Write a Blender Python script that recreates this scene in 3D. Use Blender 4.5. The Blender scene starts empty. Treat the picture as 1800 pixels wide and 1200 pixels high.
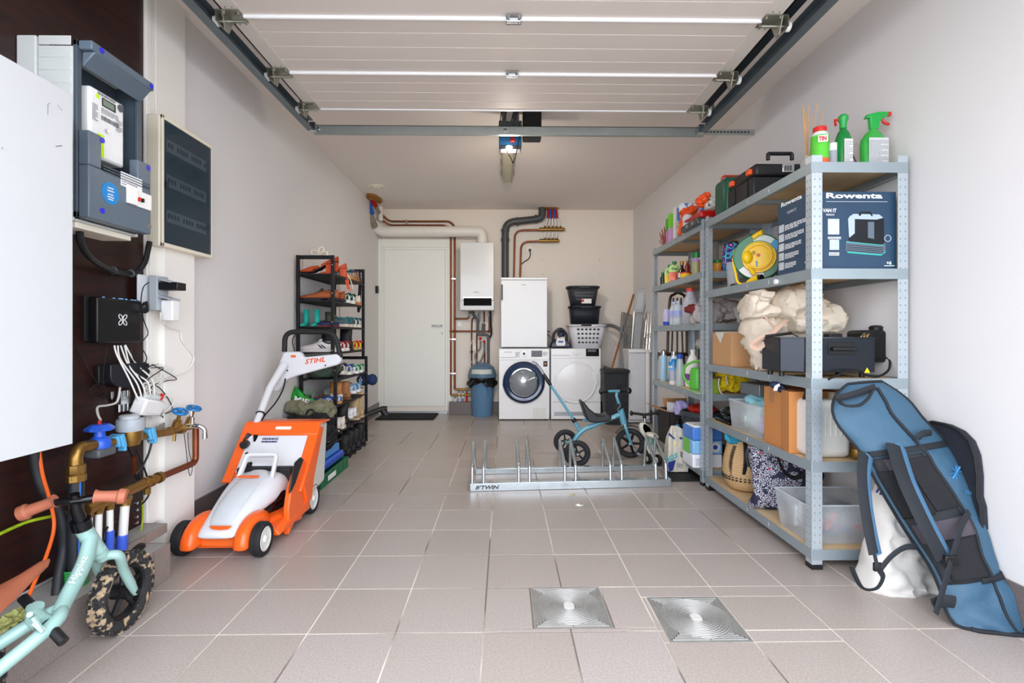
import bpy, bmesh, math, random
from math import sin, cos, pi, radians, sqrt, atan2
from mathutils import Vector, Matrix, noise
random.seed(7)
SC = bpy.context.scene
COL = SC.collection
V = Vector
# ---------------------------------------------------------------- camera
YF = 0.5   # the garage opening
CAM_H = 1.015; F = 880.0; YAW = radians(0.85)
cam_data = bpy.data.cameras.new('camera'); cam = bpy.data.objects.new('camera', cam_data); COL.objects.link(cam)
cam.location = (0, 0, CAM_H); cam.rotation_euler = (pi/2, 0, -YAW)
cam_data.lens = F/1800*36; cam_data.sensor_width = 36; cam_data.shift_y = -12/1800
cam_data.clip_start = 0.05
SC.camera = cam
# ---------------------------------------------------------------- world, light, exposure
world = bpy.data.worlds.new('overcast_sky'); SC.world = world; world.use_nodes = True
wn = world.node_tree; wbg = wn.nodes['Background']
wtc = wn.nodes.new('ShaderNodeTexCoord'); wsep = wn.nodes.new('ShaderNodeSeparateXYZ'); wr = wn.nodes.new('ShaderNodeValToRGB')
wn.links.new(wtc.outputs['Generated'], wsep.inputs[0]); wn.links.new(wsep.outputs['Z'], wr.inputs[0]); wn.links.new(wr.outputs[0], wbg.inputs[0])
wr.color_ramp.elements[0].position = 0.0; wr.color_ramp.elements[0].color = (0.9, 0.95, 1.05, 1)
wr.color_ramp.elements[1].position = 0.7; wr.color_ramp.elements[1].color = (0.9, 0.95, 1.06, 1)
wbg.inputs[1].default_value = 2.75
SC.view_settings.view_transform = 'Standard'; SC.view_settings.look = 'None'
SC.view_settings.gamma = 1.0; SC.view_settings.use_curve_mapping = False
SC.view_settings.exposure = 1.22
try:
 SC.cycles.use_denoising = True
 SC.cycles.max_bounces = 14; SC.cycles.diffuse_bounces = 9; SC.cycles.glossy_bounces = 5
 SC.cycles.transparent_max_bounces = 16
 SC.cycles.caustics_reflective = False; SC.cycles.caustics_refractive = False
 SC.cycles.sample_clamp_indirect = 8
except Exception: pass
# ---------------------------------------------------------------- photo measurements -> metres
_f = V((sin(YAW), cos(YAW), 0)); _r = V((cos(YAW), -sin(YAW), 0))
def ray(px, py): return _f + _r*((px-900)/F) + V((0, 0, -(py-588)/F))
def P(px, py, Y):
 d = ray(px, py); return d*(Y/d.y) + V((0, 0, CAM_H))
def PX(px, py, X):
 d = ray(px, py); return d*(X/d.x) + V((0, 0, CAM_H))
def PZ(px, py, Z):
 d = ray(px, py); return d*((Z-CAM_H)/d.z) + V((0, 0, CAM_H))
# ---------------------------------------------------------------- materials
def lin(c):
 if isinstance(c, str):
  c = c.lstrip('#'); c = tuple(int(c[i:i+2], 16)/255 for i in (0, 2, 4))
 return tuple((x/12.92 if x <= .04045 else ((x+.055)/1.055)**2.4) for x in c)
_M = {}
def mat(name, color='#808080', rough=.5, metal=0, var=.06, scale=12, bump=0, bscale=60, alpha=1, trans=0, emit=0, ior=1.45, coat=0, color2=None, spec=None, thin=False, con=0):
 if name in _M: return _M[name]
 m = bpy.data.materials.new(name); m.use_nodes = True; nt = m.node_tree; b = nt.nodes['Principled BSDF']
 c = lin(color)
 tc = nt.nodes.new('ShaderNodeTexCoord')
 nz = nt.nodes.new('ShaderNodeTexNoise'); nz.inputs['Scale'].default_value = scale; nz.inputs['Detail'].default_value = 4
 nt.links.new(tc.outputs['Object'], nz.inputs['Vector'])
 mx = nt.nodes.new('ShaderNodeMix'); mx.data_type = 'RGBA'
 c2 = lin(color2) if color2 else tuple(max(0, x*(1-2*var)) for x in c)
 c1 = c if color2 else tuple(min(1, x*(1+var)) for x in c)
 mx.inputs[6].default_value = (*c1, 1); mx.inputs[7].default_value = (*c2, 1)
 if con:
  mr = nt.nodes.new('ShaderNodeMapRange'); mr.inputs[1].default_value = con; mr.inputs[2].default_value = min(1, con+.06)
  nt.links.new(nz.outputs['Fac'], mr.inputs[0]); nt.links.new(mr.outputs[0], mx.inputs[0])
 else: nt.links.new(nz.outputs['Fac'], mx.inputs[0])
 nt.links.new(mx.outputs[2], b.inputs['Base Color'])
 b.inputs['Roughness'].default_value = rough; b.inputs['Metallic'].default_value = metal; b.inputs['IOR'].default_value = ior
 if spec is not None: b.inputs['Specular IOR Level'].default_value = spec
 if coat: b.inputs['Coat Weight'].default_value = coat; b.inputs['Coat Roughness'].default_value = .08
 if trans: b.inputs['Transmission Weight'].default_value = trans
 if alpha < 1: b.inputs['Alpha'].default_value = alpha
 if emit: b.inputs['Emission Color'].default_value = (*c, 1); b.inputs['Emission Strength'].default_value = emit
 if bump:
  n2 = nt.nodes.new('ShaderNodeTexNoise'); n2.inputs['Scale'].default_value = bscale; n2.inputs['Detail'].default_value = 5
  nt.links.new(tc.outputs['Object'], n2.inputs['Vector'])
  bp = nt.nodes.new('ShaderNodeBump'); bp.inputs['Strength'].default_value = bump; bp.inputs['Distance'].default_value = .01 if bscale > 45 else .05
  nt.links.new(n2.outputs['Fac'], bp.inputs['Height']); nt.links.new(bp.outputs[0], b.inputs['Normal'])
 _M[name] = m; return m
# ---------------------------------------------------------------- mesh builder
def frame_along(d, up=V((0, 0, 1))):
 d = d.normalized()
 if abs(d.dot(up)) > .98: up = V((1, 0, 0))
 s = d.cross(up).normalized(); u = s.cross(d).normalized(); return s, u
class MB:
 def __init__(s): s.v = []; s.f = []; s.M = None
 def add(s, vs, fs):
  n = len(s.v); M = s.M
  s.v += [(M @ V(p)) if M else V(p) for p in vs]; s.f += [tuple(i+n for i in f) for f in fs]; return s
 def box(s, a, b):
  x0, x1 = sorted((a[0], b[0])); y0, y1 = sorted((a[1], b[1])); z0, z1 = sorted((a[2], b[2]))
  return s.add([(x0,y0,z0),(x1,y0,z0),(x1,y1,z0),(x0,y1,z0),(x0,y0,z1),(x1,y0,z1),(x1,y1,z1),(x0,y1,z1)],
      [(0,3,2,1),(4,5,6,7),(0,1,5,4),(1,2,6,5),(2,3,7,6),(3,0,4,7)])
 def cbox(s, c, d, R=None):
  h = V(d)/2; vs = []
  for z in (-1, 1):
   for x, y in ((-1,-1),(1,-1),(1,1),(-1,1)):
    p = V((x*h.x, y*h.y, z*h.z)); vs.append(V(c) + ((R @ p) if R else p))
  return s.add(vs, [(0,3,2,1),(4,5,6,7),(0,1,5,4),(1,2,6,5),(2,3,7,6),(3,0,4,7)])
 def hexa(s, q):   # 8 corners: bottom 4 ccw, top 4
  return s.add(q, [(0,3,2,1),(4,5,6,7),(0,1,5,4),(1,2,6,5),(2,3,7,6),(3,0,4,7)])
 def loft(s, secs, caps=True, closed=True, ring=False):
  n = len(secs[0]); vs = [p for q in secs for p in q]; fs = []
  K = len(secs)
  for i in range(K if ring else K-1):
   j2 = (i+1) % K
   for k in range(n if closed else n-1):
    k2 = (k+1) % n; fs.append((i*n+k, i*n+k2, j2*n+k2, j2*n+k))
  if caps and closed and not ring:
   fs.append(tuple(reversed(range(n)))); fs.append(tuple((K-1)*n+k for k in range(n)))
  return s.add(vs, fs)
 def tube(s, pts, r, n=8, closed=False, caps=True, flat=1.0, up=V((0,0,1))):
  pts = [V(p) for p in pts]; K = len(pts); rr = r if isinstance(r, (list, tuple)) else [r]*K
  secs = []; prev = None
  for i, p in enumerate(pts):
   a = pts[(i-1) % K] if (closed or i > 0) else p; b = pts[(i+1) % K] if (closed or i < K-1) else p
   d = (b-a)
   if d.length < 1e-9: d = V((0,0,1))
   d.normalize()
   if prev is None: sd, u = frame_along(d, up)
   else:
    u = (prev - d*prev.dot(d))
    if u.length < 1e-6: sd, u = frame_along(d, up)
    u.normalize(); sd = d.cross(u).normalized()
   prev = u
   secs.append([p + sd*cos(2*pi*k/n)*rr[i] + u*sin(2*pi*k/n)*rr[i]*flat for k in range(n)])
  return s.loft(secs, caps=caps, ring=closed)
 def cyl(s, a, b, r, r2=None, n=16): return s.tube([a, b], [r, r if r2 is None else r2], n)
 def lathe(s, prof, c=(0,0,0), n=20, R=None, sx=1, sy=1, cap=True):
  secs = []
  for r, z in prof:
   q = []
   for k in range(n):
    a = 2*pi*k/n; p = V((max(r, 1e-4)*cos(a)*sx, max(r, 1e-4)*sin(a)*sy, z)); q.append(V(c) + ((R @ p) if R else p))
   secs.append(q)
  return s.loft(secs, caps=cap)
 def ell(s, c, r, n=14, m=9, R=None):
  prof = [(sin(pi*i/m), -cos(pi*i/m)) for i in range(m+1)]; secs = []
  for rr, z in prof:
   q = []
   for k in range(n):
    a = 2*pi*k/n; p = V((max(rr, 1e-3)*cos(a)*r[0], max(rr, 1e-3)*sin(a)*r[1], z*r[2])); q.append(V(c)+((R @ p) if R else p))
   secs.append(q)
  return s.loft(secs)
 def torus(s, c, R1, r, axis=(0,0,1), n=32, m=8, flat=1.0, a0=0, a1=2*pi):
  sd, u = frame_along(V(axis)); full = abs(a1-a0-2*pi) < 1e-6
  cnt = n if full else n+1
  pts = [V(c) + sd*cos(a0+(a1-a0)*i/n)*R1 + u*sin(a0+(a1-a0)*i/n)*R1 for i in range(cnt)]
  ax = V(axis).normalized(); secs = []
  for i, p in enumerate(pts):
   o = (p-V(c)).normalized(); secs.append([p + o*cos(2*pi*k/m)*r + ax*sin(2*pi*k/m)*r*flat for k in range(m)])
  return s.loft(secs, ring=full)
 def prism(s, poly, o, u, v, w):   # polygon in (u,v) from origin o, extruded by vector w
  o, u, v, w = V(o), V(u), V(v), V(w)
  a = [o + u*x + v*y for x, y in poly]; b = [p + w for p in a]; n = len(poly)
  if u.cross(v).dot(w) < 0: a, b = b, a
  return s.add(a+b, [tuple(reversed(range(n))), tuple(range(n, 2*n))] + [(i, (i+1) % n, n+(i+1) % n, n+i) for i in range(n)])
 def grid(s, f, nu, nv):
  vs = [f(i/nu, j/nv) for i in range(nu+1) for j in range(nv+1)]
  return s.add(vs, [(i*(nv+1)+j, (i+1)*(nv+1)+j, (i+1)*(nv+1)+j+1, i*(nv+1)+j+1) for i in range(nu) for j in range(nv)])
 def soft(s, c, d, R=None, k=9, p=4.0, amp=.02, fr=6, seed=0, fn=None):
  k = int(k*1.7); fr = fr*max(1, .28/max(d))
  vs = {}; L = []; fs = []
  def vid(ix, iy, iz):
   key = (ix, iy, iz)
   if key in vs: return vs[key]
   q = V((2*ix/k-1, 2*iy/k-1, 2*iz/k-1)); l = (abs(q.x)**p+abs(q.y)**p+abs(q.z)**p)**(1/p); q = q/l
   w = V((q.x*d[0]/2, q.y*d[1]/2, q.z*d[2]/2)); nv = noise.noise(w*fr+V((seed*3.1, seed*1.7, seed)))+.9*(.45-abs(noise.noise(w*fr*1.7+V((seed, 9, 4)))))*1.5+.5*(.3-abs(noise.noise(w*fr*3.6+V((seed, 3, 4)))))-.45
   w = w + q.normalized()*amp*nv
   if fn: w = fn(w)
   vs[key] = len(L); L.append(V(c)+((R @ w) if R else w)); return vs[key]
  for a in range(k):
   for b in range(k):
    for side in (0, k):
     for ax in range(3):
      co = []
      for (i, j) in ((a,b),(a+1,b),(a+1,b+1),(a,b+1)):
       t = [0,0,0]; t[ax] = side; t[(ax+1)%3] = i; t[(ax+2)%3] = j; co.append(vid(*t))
      fs.append(tuple(co) if side else tuple(reversed(co)))
  return s.add(L, fs)
 def build(s, name, m, parent=None, bevel=0, smooth=True, ang=38, solid=0, sub=0, loc=None, seg=2, fix=False):
  vs = s.v
  if parent is not None:
   Mi = rootm(parent).inverted(); vs = [Mi @ p for p in vs]
  elif loc is not None: vs = [p-V(loc) for p in vs]
  me = bpy.data.meshes.new(name); me.from_pydata([tuple(p) for p in vs], [], s.f)
  if fix:
   bm = bmesh.new(); bm.from_mesh(me); bmesh.ops.recalc_face_normals(bm, faces=bm.faces); bm.to_mesh(me); bm.free()
  me.materials.append(m)
  if smooth:
   me.polygons.foreach_set('use_smooth', [True]*len(me.polygons)); me.update()
   if not sub: me.set_sharp_from_angle(angle=radians(ang))
  me.update()
  o = bpy.data.objects.new(name, me); COL.objects.link(o)
  if parent is not None: o.parent = parent; o['_m'] = 0; del o['_m']
  elif loc is not None: o.location = loc
  if solid: md = o.modifiers.new('s', 'SOLIDIFY'); md.thickness = solid; md.offset = 0
  if bevel: md = o.modifiers.new('b', 'BEVEL'); md.width = bevel; md.segments = seg; md.limit_method = 'ANGLE'; md.angle_limit = radians(30)
  if sub: md = o.modifiers.new('d', 'SUBSURF'); md.levels = sub; md.render_levels = sub
  return o
_RM = {}
def rootm(o):
 while o.parent is not None: o = o.parent
 return _RM.get(o.name, Matrix.Translation(o.location))
def tag(o, label=None, cat=None, group=None, kind=None):
 if label: o['label'] = label
 if cat: o['category'] = cat
 if group: o['group'] = group
 if kind: o['kind'] = kind
 return o
def thing(name, label, cat, loc=(0,0,0), rot=(0,0,0), group=None, kind=None):
 o = bpy.data.objects.new(name, None); COL.objects.link(o); o.location = loc; o.rotation_euler = rot; o.empty_display_size = .05
 from mathutils import Euler
 _RM[o.name] = Matrix.Translation(V(loc)) @ Euler(rot).to_matrix().to_4x4()
 return tag(o, label, cat, group, kind)
def local(root):  # a mesh builder working in the thing's own coordinates
 m = MB(); m.M = rootm(root); return m
def copy_tree(o, parent=None):
 c = o.copy(); COL.objects.link(c)
 if parent: c.parent = parent
 for ch in [x for x in o.children]: copy_tree(ch, c)
 return c
def fillet(pts, r, n=4):
 pts = [V(p) for p in pts]; out = [pts[0]]
 for i in range(1, len(pts)-1):
  a, b, c = pts[i-1], pts[i], pts[i+1]; d1 = (a-b); d2 = (c-b); k = min(r, d1.length*.49, d2.length*.49)
  p, q = b+d1.normalized()*k, b+d2.normalized()*k
  for j in range(n+1):
   t = j/n; out.append(p*(1-t)**2 + b*2*t*(1-t) + q*t*t)
 out.append(pts[-1]); return out
def smoothc(pts, n=6):
 pts = [V(p) for p in pts]; out = []
 for i in range(len(pts)-1):
  p0 = pts[max(i-1, 0)]; p1 = pts[i]; p2 = pts[i+1]; p3 = pts[min(i+2, len(pts)-1)]
  for j in range(n):
   t = j/n; out.append(.5*((2*p1)+(p2-p0)*t+(2*p0-5*p1+4*p2-p3)*t*t+(3*p1-p0-3*p2+p3)*t**3))
 out.append(pts[-1]); return out
def text(body, o, u, v, width, height, m, parent, name='lettering', shear=0, ext=.0006, bold=0):
 """flat lettering: lower-left corner o, direction u, up v"""
 cu = bpy.data.curves.new('t', 'FONT'); cu.body = body; cu.size = 1; cu.shear = shear; cu.offset = bold; cu.resolution_u = 2
 ob = bpy.data.objects.new('t', cu); COL.objects.link(ob); dg = bpy.context.evaluated_depsgraph_get(); dg.update()
 me = bpy.data.meshes.new_from_object(ob.evaluated_get(dg)); vs = [p.co.copy() for p in me.vertices]; fs = [tuple(p.vertices) for p in me.polygons]
 bpy.data.objects.remove(ob); bpy.data.curves.remove(cu); bpy.data.meshes.remove(me)
 if not vs: return None
 x0 = min(p.x for p in vs); x1 = max(p.x for p in vs); y0 = min(p.y for p in vs); y1 = max(p.y for p in vs)
 u = V(u).normalized(); v = V(v).normalized(); w = u.cross(v).normalized()*ext
 mb = MB(); mb.add([V(o)+u*((p.x-x0)/(x1-x0)*width)+v*((p.y-y0)/max(y1-y0, 1e-6)*height)+w for p in vs], fs)
 return mb.build(name, m, parent, smooth=False)
def rect(o, u, v, w, h, m, parent, name='label', ext=.0005, th=.0004):
 u = V(u).normalized(); v = V(v).normalized(); n = u.cross(v)
 mb = MB(); mb.prism([(0,0),(w,0),(w,h),(0,h)], V(o)+n*(ext-th), u, v, n*th); return mb.build(name, m, parent, smooth=False)
def printlines(o, u, v, w, h, rows, m, parent, name='small_print', seed=1, ext=.001, fill=.55):
 """rows of illegible small print as thin bars, one mesh"""
 rnd = random.Random(seed); u = V(u).normalized(); v = V(v).normalized(); n = u.cross(v)*ext; mb = MB(); rh = h/rows
 for i in range(rows):
  y = h-(i+1)*rh; x = 0
  while x < w*(1 if i % 4 != 3 else .6):
   l = min(w-x, w*rnd.uniform(.06, .2)); a = V(o)+u*x+v*y+n
   if l > 0: mb.add([a, a+u*l, a+u*l+v*rh*fill, a+v*rh*fill], [(0,1,2,3)])
   x += l+w*.025
 o_ = mb.build(name, m, parent, smooth=False); o_['kind'] = 'stuff'; return o_
# light portal in the garage opening: guides sampling of the real sky, adds no light of its own
_pl = bpy.data.lights.new('opening_portal', 'AREA'); _pl.shape = 'RECTANGLE'; _pl.size = 3.7; _pl.size_y = 2.6; _pl.cycles.is_portal = True
_po = bpy.data.objects.new('opening_portal', _pl); COL.objects.link(_po); _po.location = (.1, YF-.16, 1.2); _po.rotation_euler = (pi/2, 0, 0)
# ================================================================ materials
M = {}
WALL = mat('wall_plaster', '#dddbda', .85, var=.012, scale=2.2, bump=.03, bscale=60)
WALLW = mat('wall_plaster_warm_lightened', '#ebe3d8', .85, var=.01, scale=2.2, bump=.03, bscale=60)  # creamier plaster, also lightened to stand in for missing light at the back
CEIL = mat('ceiling_plaster', '#e9e2dc', .9, var=.012, scale=1.5)
GROUT = mat('grout', '#ddd5c8', .9, scale=.8, con=.47, color2='#7d7066')
GALV = mat('galvanised_steel', '#a9b3b6', .38, .75, var=.12, scale=14, color2='#c6cdd0')
GALVD = mat('galvanised_beam', '#8d9a9e', .42, .6, var=.1, scale=10, color2='#a4afb2')
STEEL = mat('bright_steel', '#c9cdd0', .22, 1, var=.05)
CHROME = mat('chrome', '#e4e6e8', .08, 1, var=.02)
BLACKP = mat('black_plastic', '#141517', .42, var=.1)
BLACKG = mat('gloss_black', '#0c0d10', .12, var=.1)
BLACKM = mat('matt_black_paint', '#17181a', .6, var=.1)
RUBBER = mat('black_rubber', '#1c1c1e', .75, var=.12, bump=.15, bscale=90)
WHITEP = mat('white_plastic', '#eeeeec', .35, var=.015)
WHITEG = mat('white_enamel', '#eef0f2', .18, var=.01, coat=.3)
CREAM = mat('cream_plastic', '#e9e3d2', .4, var=.02)
COPPER = mat('copper_pipe', '#9a5a3c', .38, .85, var=.2, scale=20, color2='#6e3a22')
BRASS = mat('brass_fitting', '#b08a4a', .35, .85, var=.2, scale=25, color2='#7f6232')
GREYPVC = mat('grey_pvc', '#55585b', .45, var=.05)
RED = mat('red_plastic', '#c8201c', .4, var=.06)
BLUEP = mat('blue_plastic', '#2150b8', .4, var=.06)
def tilemat(name, c, c2, rough=.3):
 m = mat(name, c, rough, var=.1, scale=1.7, color2=c2); nt = m.node_tree; b = nt.nodes['Principled BSDF']
 tc = nt.nodes.new('ShaderNodeTexCoord'); n = nt.nodes.new('ShaderNodeTexNoise'); n.inputs['Scale'].default_value = 150; n.inputs['Detail'].default_value = 1
 nt.links.new(tc.outputs['Object'], n.inputs['Vector'])
 hs = nt.nodes.new('ShaderNodeHueSaturation'); mr = nt.nodes.new('ShaderNodeMapRange')
 mr.inputs[1].default_value = .25; mr.inputs[2].default_value = .75; mr.inputs[3].default_value = .86; mr.inputs[4].default_value = 1.12
 nt.links.new(n.outputs['Fac'], mr.inputs[0]); nt.links.new(mr.outputs[0], hs.inputs['Value'])
 nt.links.new(b.inputs['Base Color'].links[0].from_socket, hs.inputs['Color']); nt.links.new(hs.outputs[0], b.inputs['Base Color'])
 return m
TILES = [tilemat('floor_tile_a', '#aaa099', '#a39992', .34), tilemat('floor_tile_b', '#aca29c', '#a59b95', .36), tilemat('floor_tile_c', '#a89d95', '#a1978f', .32)]
SKIRT = tilemat('skirting_tile', '#6f6563', '#655c59', .35)
def struct(name, mb, m, parent=None, **k):
 o = mb.build(name, m, parent, **k);
 if parent is None: o['kind'] = 'structure'
 return o
YB = 6.47; XL = -1.618; ZC = 2.63
def XR(y): return 1.668 + (YB-y)*(1.775-1.668)/(YB-2.14)
# ---- floor: grout bed and single tiles, cut round the two covers
covers = [(PZ(930,1032,0).x, 1.738, PZ(1052,1030,0).x-.0, 2.02), (.543, 1.652, .828, 1.94)]
p = PZ(930,1032,0); q = PZ(1080,1103,0); covers[0] = (p.x+.002, q.y, q.x, p.y)
p = PZ(1133,1049,0); q = PZ(1327,1128,0); covers[1] = (p.x+.004, q.y, q.x, p.y)
mb = MB(); mb.box((-2.0, YF-.2, -.1), (2.0, YB+.1, -.002)); floor = struct('floor', mb, GROUT)
T = .2995; x0 = PZ(850, 1111.3, 0).x; y0 = PZ(850, 1111.3, 0).y; g = .003
def cut(r, c):
 a, b, d, e = r; ca, cb, cd, ce = c
 if ca >= d or cd <= a or cb >= e or ce <= b: return [r]
 out = []
 if b < cb: out.append((a, b, d, cb))
 if e > ce: out.append((a, ce, d, e))
 lo, hi = max(b, cb), min(e, ce)
 if a < ca: out.append((a, lo, ca, hi))
 if d > cd: out.append((cd, lo, d, hi))
 return out
rt = random.Random(3); nt_ = 0
for i in range(-7, 8):
 for j in range(-3, 17):
  r = (x0+i*T, y0+j*T, x0+(i+1)*T, y0+(j+1)*T)
  r = (max(r[0], -1.66), max(r[1], YF-.1), min(r[2], 1.86), min(r[3], YB+.02))
  if r[3] < .9 or r[2]-r[0] < .03 or r[3]-r[1] < .03: continue
  L = [r]
  for c in covers: L = [s for t in L for s in cut(t, c)]
  for a, b, d, e in L:
   if d-a < .015 or e-b < .015: continue
   dz = rt.uniform(-.0004, .0004)
   mb = MB(); mb.box((a+g, b+g, -.01), (d-g, e-g, dz)); mb.build('floor_tile', rt.choice(TILES), floor, smooth=False); nt_ += 1
# ---- walls, ceiling
mb = MB(); mb.box((XL-.12, YF, -.1), (XL, YB+.12, ZC+.1)); struct('wall_left', mb, WALL)
mb = MB(); mb.hexa([(XR(YF), YF, -.1), (XR(YF)+.12, YF, -.1), (XR(YB)+.12, YB+.12, -.1), (XR(YB), YB+.12, -.1),
     (XR(YF), YF, ZC+.1), (XR(YF)+.12, YF, ZC+.1), (XR(YB)+.12, YB+.12, ZC+.1), (XR(YB), YB+.12, ZC+.1)]); struct('wall_right', mb, WALL)
mb = MB(); mb.box((XL-.1, YB, -.1), (XR(YB)+.1, YB+.12, ZC+.1)); struct('wall_back', mb, WALLW)
mb = MB(); mb.box((XL-.12, YF, ZC), (XR(YF)+.15, YB+.12, ZC+.12)); struct('ceiling', mb, CEIL)
mb = MB(); mb.box((XL-.12, YF-.14, 2.42), (XR(YF)+.15, YF, ZC+.2)); struct('wall_front', mb, WALLW)
GROUND = mat('outdoor_paving', '#b9b4ad', .85, var=.1, scale=2, bump=.2, bscale=30)
mb = MB(); mb.box((-9, -12, -.16), (9, YF-.2, -.02)); struct('driveway', mb, GROUND)
# ---- baseboards as rows of tiles
def basetiles(name, pts, h=.15, th=.009, t=.2995, off=0, par=None):
 """pts: (x,y) start -> end, normal to the left of the direction"""
 a, b = V((*pts[0], 0)), V((*pts[1], 0)); d = (b-a); L = d.length; d.normalize(); n = V((-d.y, d.x, 0))
 mb = MB(); mb.prism([(0,0),(L,0),(L,h-.004),(0,h-.004)], a, d, V((0,0,1)), n*(th*.5)); base = struct(name, mb, GROUT)
 s = -off
 while s < L:
  e = min(s+t, L); s_ = max(s, 0)
  if e-s_ > .01:
   mb = MB(); mb.prism([(s_+.0012,.001),(e-.0012,.001),(e-.0012,h),(s_+.0012,h)], a+n*.0006, d, V((0,0,1)), n*th)
   mb.build('baseboard_tile', SKIRT, base, smooth=False)
  s = e
basetiles('baseboard_left', ((XL, YB), (XL, 2.55)), off=.1)
basetiles('baseboard_right', ((XR(YF)-.0005, YF), (XR(YB)-.0005, YB)), off=.2)
xd0, xd1 = P(661, 500, YB).x, P(790, 500, YB).x
xb0 = P(791, 500, YB).x
# boxed-in plinth below the manifold
basetiles('baseboard_back', ((XR(YB), YB), (xb0, YB)), off=.05)
zt = P(800, 706, YB-.1).z
mb = MB(); mb.box((xb0, YB-.12, 0), (xb0+.42, YB-.008, .16)); o = struct('trim_1', mb, SKIRT, bevel=.003)
# ---- door in the back wall
DOORM = mat('door_paint', '#eef0ea', .35, var=.01)
FRAMEM = mat('door_frame_paint', '#eceee6', .45, var=.01)
def PB(px, py, d=0): return P(px, py, YB-d)
dl = tag(thing('door_1', 'plain white internal door with steel lever handle in the back wall', 'door', (PB(730,0).x, YB, 0)), kind='structure')
fx0, fx1, fz1 = PB(663, 0).x, PB(794, 0).x, PB(0, 418).z
lx0, lx1, lz0, lz1 = PB(675, 0).x, PB(783, 0).x, PB(0, 715).z, PB(0, 437).z
mb = MB(); mb.box((fx0, YB-.025, 0), (lx0-.03, YB, fz1)); mb.box((lx1+.03, YB-.025, 0), (fx1, YB, fz1)); mb.box((lx0-.03, YB-.025, lz1+.03), (lx1+.03, YB, fz1)); mb.build('architrave', FRAMEM, dl, bevel=.003)
mb = MB(); mb.box((lx0-.03, YB-.012, 0), (lx0, YB, lz1+.03)); mb.box((lx1, YB-.012, 0), (lx1+.03, YB, lz1+.03)); mb.box((lx0, YB-.012, lz1), (lx1, YB, lz1+.03)); mb.build('door_jamb', FRAMEM, dl, bevel=.003)
mb = MB(); mb.box((lx0+.004, YB-.009, lz0), (lx1-.004, YB, lz1-.004)); leaf = mb.build('door_leaf', DOORM, dl, bevel=.002)
mb = MB(); mb.box((lx0-.02, YB-.05, .0), (lx1+.03, YB, .032)); mb.build('threshold', mat('aluminium_sill', '#b9bcc0', .35, .7), dl, bevel=.002)
hp = PB(777, 572, .01)
mb = MB(); mb.lathe([(.026,0),(.026,.008),(.02,.01)], hp, R=Matrix.Rotation(pi/2, 3, 'X')); mb.lathe([(.026,0),(.026,.008),(.006,.009)], hp-V((0,0,.1)), R=Matrix.Rotation(pi/2, 3, 'X'))
mb.build('rosette', WHITEP, dl)
mb = MB(); mb.tube(fillet([hp, hp-V((0,.05,0)), hp-V((.125,.05,0))], .02), .0095, 10); mb.build('door_handle', STEEL, dl)
mb = MB(); mb.box((hp.x-.004, YB-.02, hp.z-.108), (hp.x+.004, YB-.017, hp.z-.09)); mb.build('keyhole', BLACKP, dl)
# ---- overhead sectional door
PAN = mat('door_panel_white', '#ddd4cd', .6, var=.02, scale=3)
PANE = mat('door_panel_end', '#d8d2cc', .55, var=.02)
ZR = 2.40; ZP = 2.455
gd = tag(thing('garage_door', 'white sectional overhead door raised flat under the ceiling', 'garage door', (0, 2.2, ZP)))
yE = PZ(700, 192, ZP).y
PH = .49; xr = 1.245
ys = [yE - PZ(700, yv, ZP).y for yv in (127, 28)]
rows = [yE, PZ(700, 127, ZP).y, PZ(700, 29, ZP).y]; rows.append(rows[2]-(rows[1]-rows[2])*1.0); rows.append(rows[3]-(rows[2]-rows[3])*.98)
for k in range(len(rows)-1):
 ya, yb = rows[k+1]+.003, rows[k]-.003
 mb = MB(); xs = xr; n = 4
 # ribbed panel: shallow grooves
 prof = []
 for q in range(n):
  s0 = ya+(yb-ya)*q/n; s1 = ya+(yb-ya)*(q+1)/n
  prof += [(s0+.004, ZP-.0), (s1-.004, ZP-.0)]
  if q < n-1: prof += [(s1-.002, ZP+.004), (s1+.002, ZP+.004)]
 prof = prof + [(yb, ZP+.04), (ya, ZP+.04)]
 mb.add([(-xs, y, z) for y, z in prof]+[(xs, y, z) for y, z in prof], [tuple(range(len(prof)))]+[tuple(reversed(range(len(prof), 2*len(prof))))]+[(i+len(prof), (i+1)%len(prof)+len(prof), (i+1)%len(prof), i) for i in range(len(prof))])
 pn = mb.build('door_panel', PAN, gd, smooth=False)
 mb = MB()
 for s in (-1, 1): mb.box((s*xr, ya, ZP-.004), (s*(xr-.075), yb, ZP+.04))
 mb.build('end_stile', PANE, pn)
 mb = MB()
 for s in (-1, 1):
  for yy in (ya+.03, ya+.06, yb-.03, yb-.06):
   for xx in (xr-.02, xr-.05): mb.cyl((s*xx, yy, ZP-.004), (s*xx, yy, ZP-.0055), .003, n=8)
 mb.build('rivets', GREYPVC, pn)
SEAL = mat('white_seal', '#f2f4f6', .4, var=.01)
for k in (1, 2, 3):
 mb = MB(); mb.tube([(-xr+.07, rows[k], ZP-.006), (xr-.07, rows[k], ZP-.006)], .009, 8); mb.build('hinge_seal', SEAL, gd)
mb = MB(); mb.box((-xr, yE-.003, ZP-.006), (xr, yE+.006, ZP+.04)); mb.build('end_seal', SEAL, gd)
def hinge(x, y, par):
 h = MB(); h.box((x-.035, y-.035, ZP-.012), (x+.035, y-.008, ZP-.008)); h.box((x-.035, y+.008, ZP-.012), (x+.035, y+.035, ZP-.008))
 h.tube([(x-.03, y, ZP-.015), (x+.03, y, ZP-.015)], .009, 10)
 for sx in (-.024, .024):
  for sy in (-.022, .022): h.cyl((x+sx, y+sy, ZP-.012), (x+sx, y+sy, ZP-.019), .006, n=6)
 return h.build('hinge', STEEL, par)
for k in (1, 2, 3): hinge(PZ(903, 28, ZP).x-.0, rows[k], gd)
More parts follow.
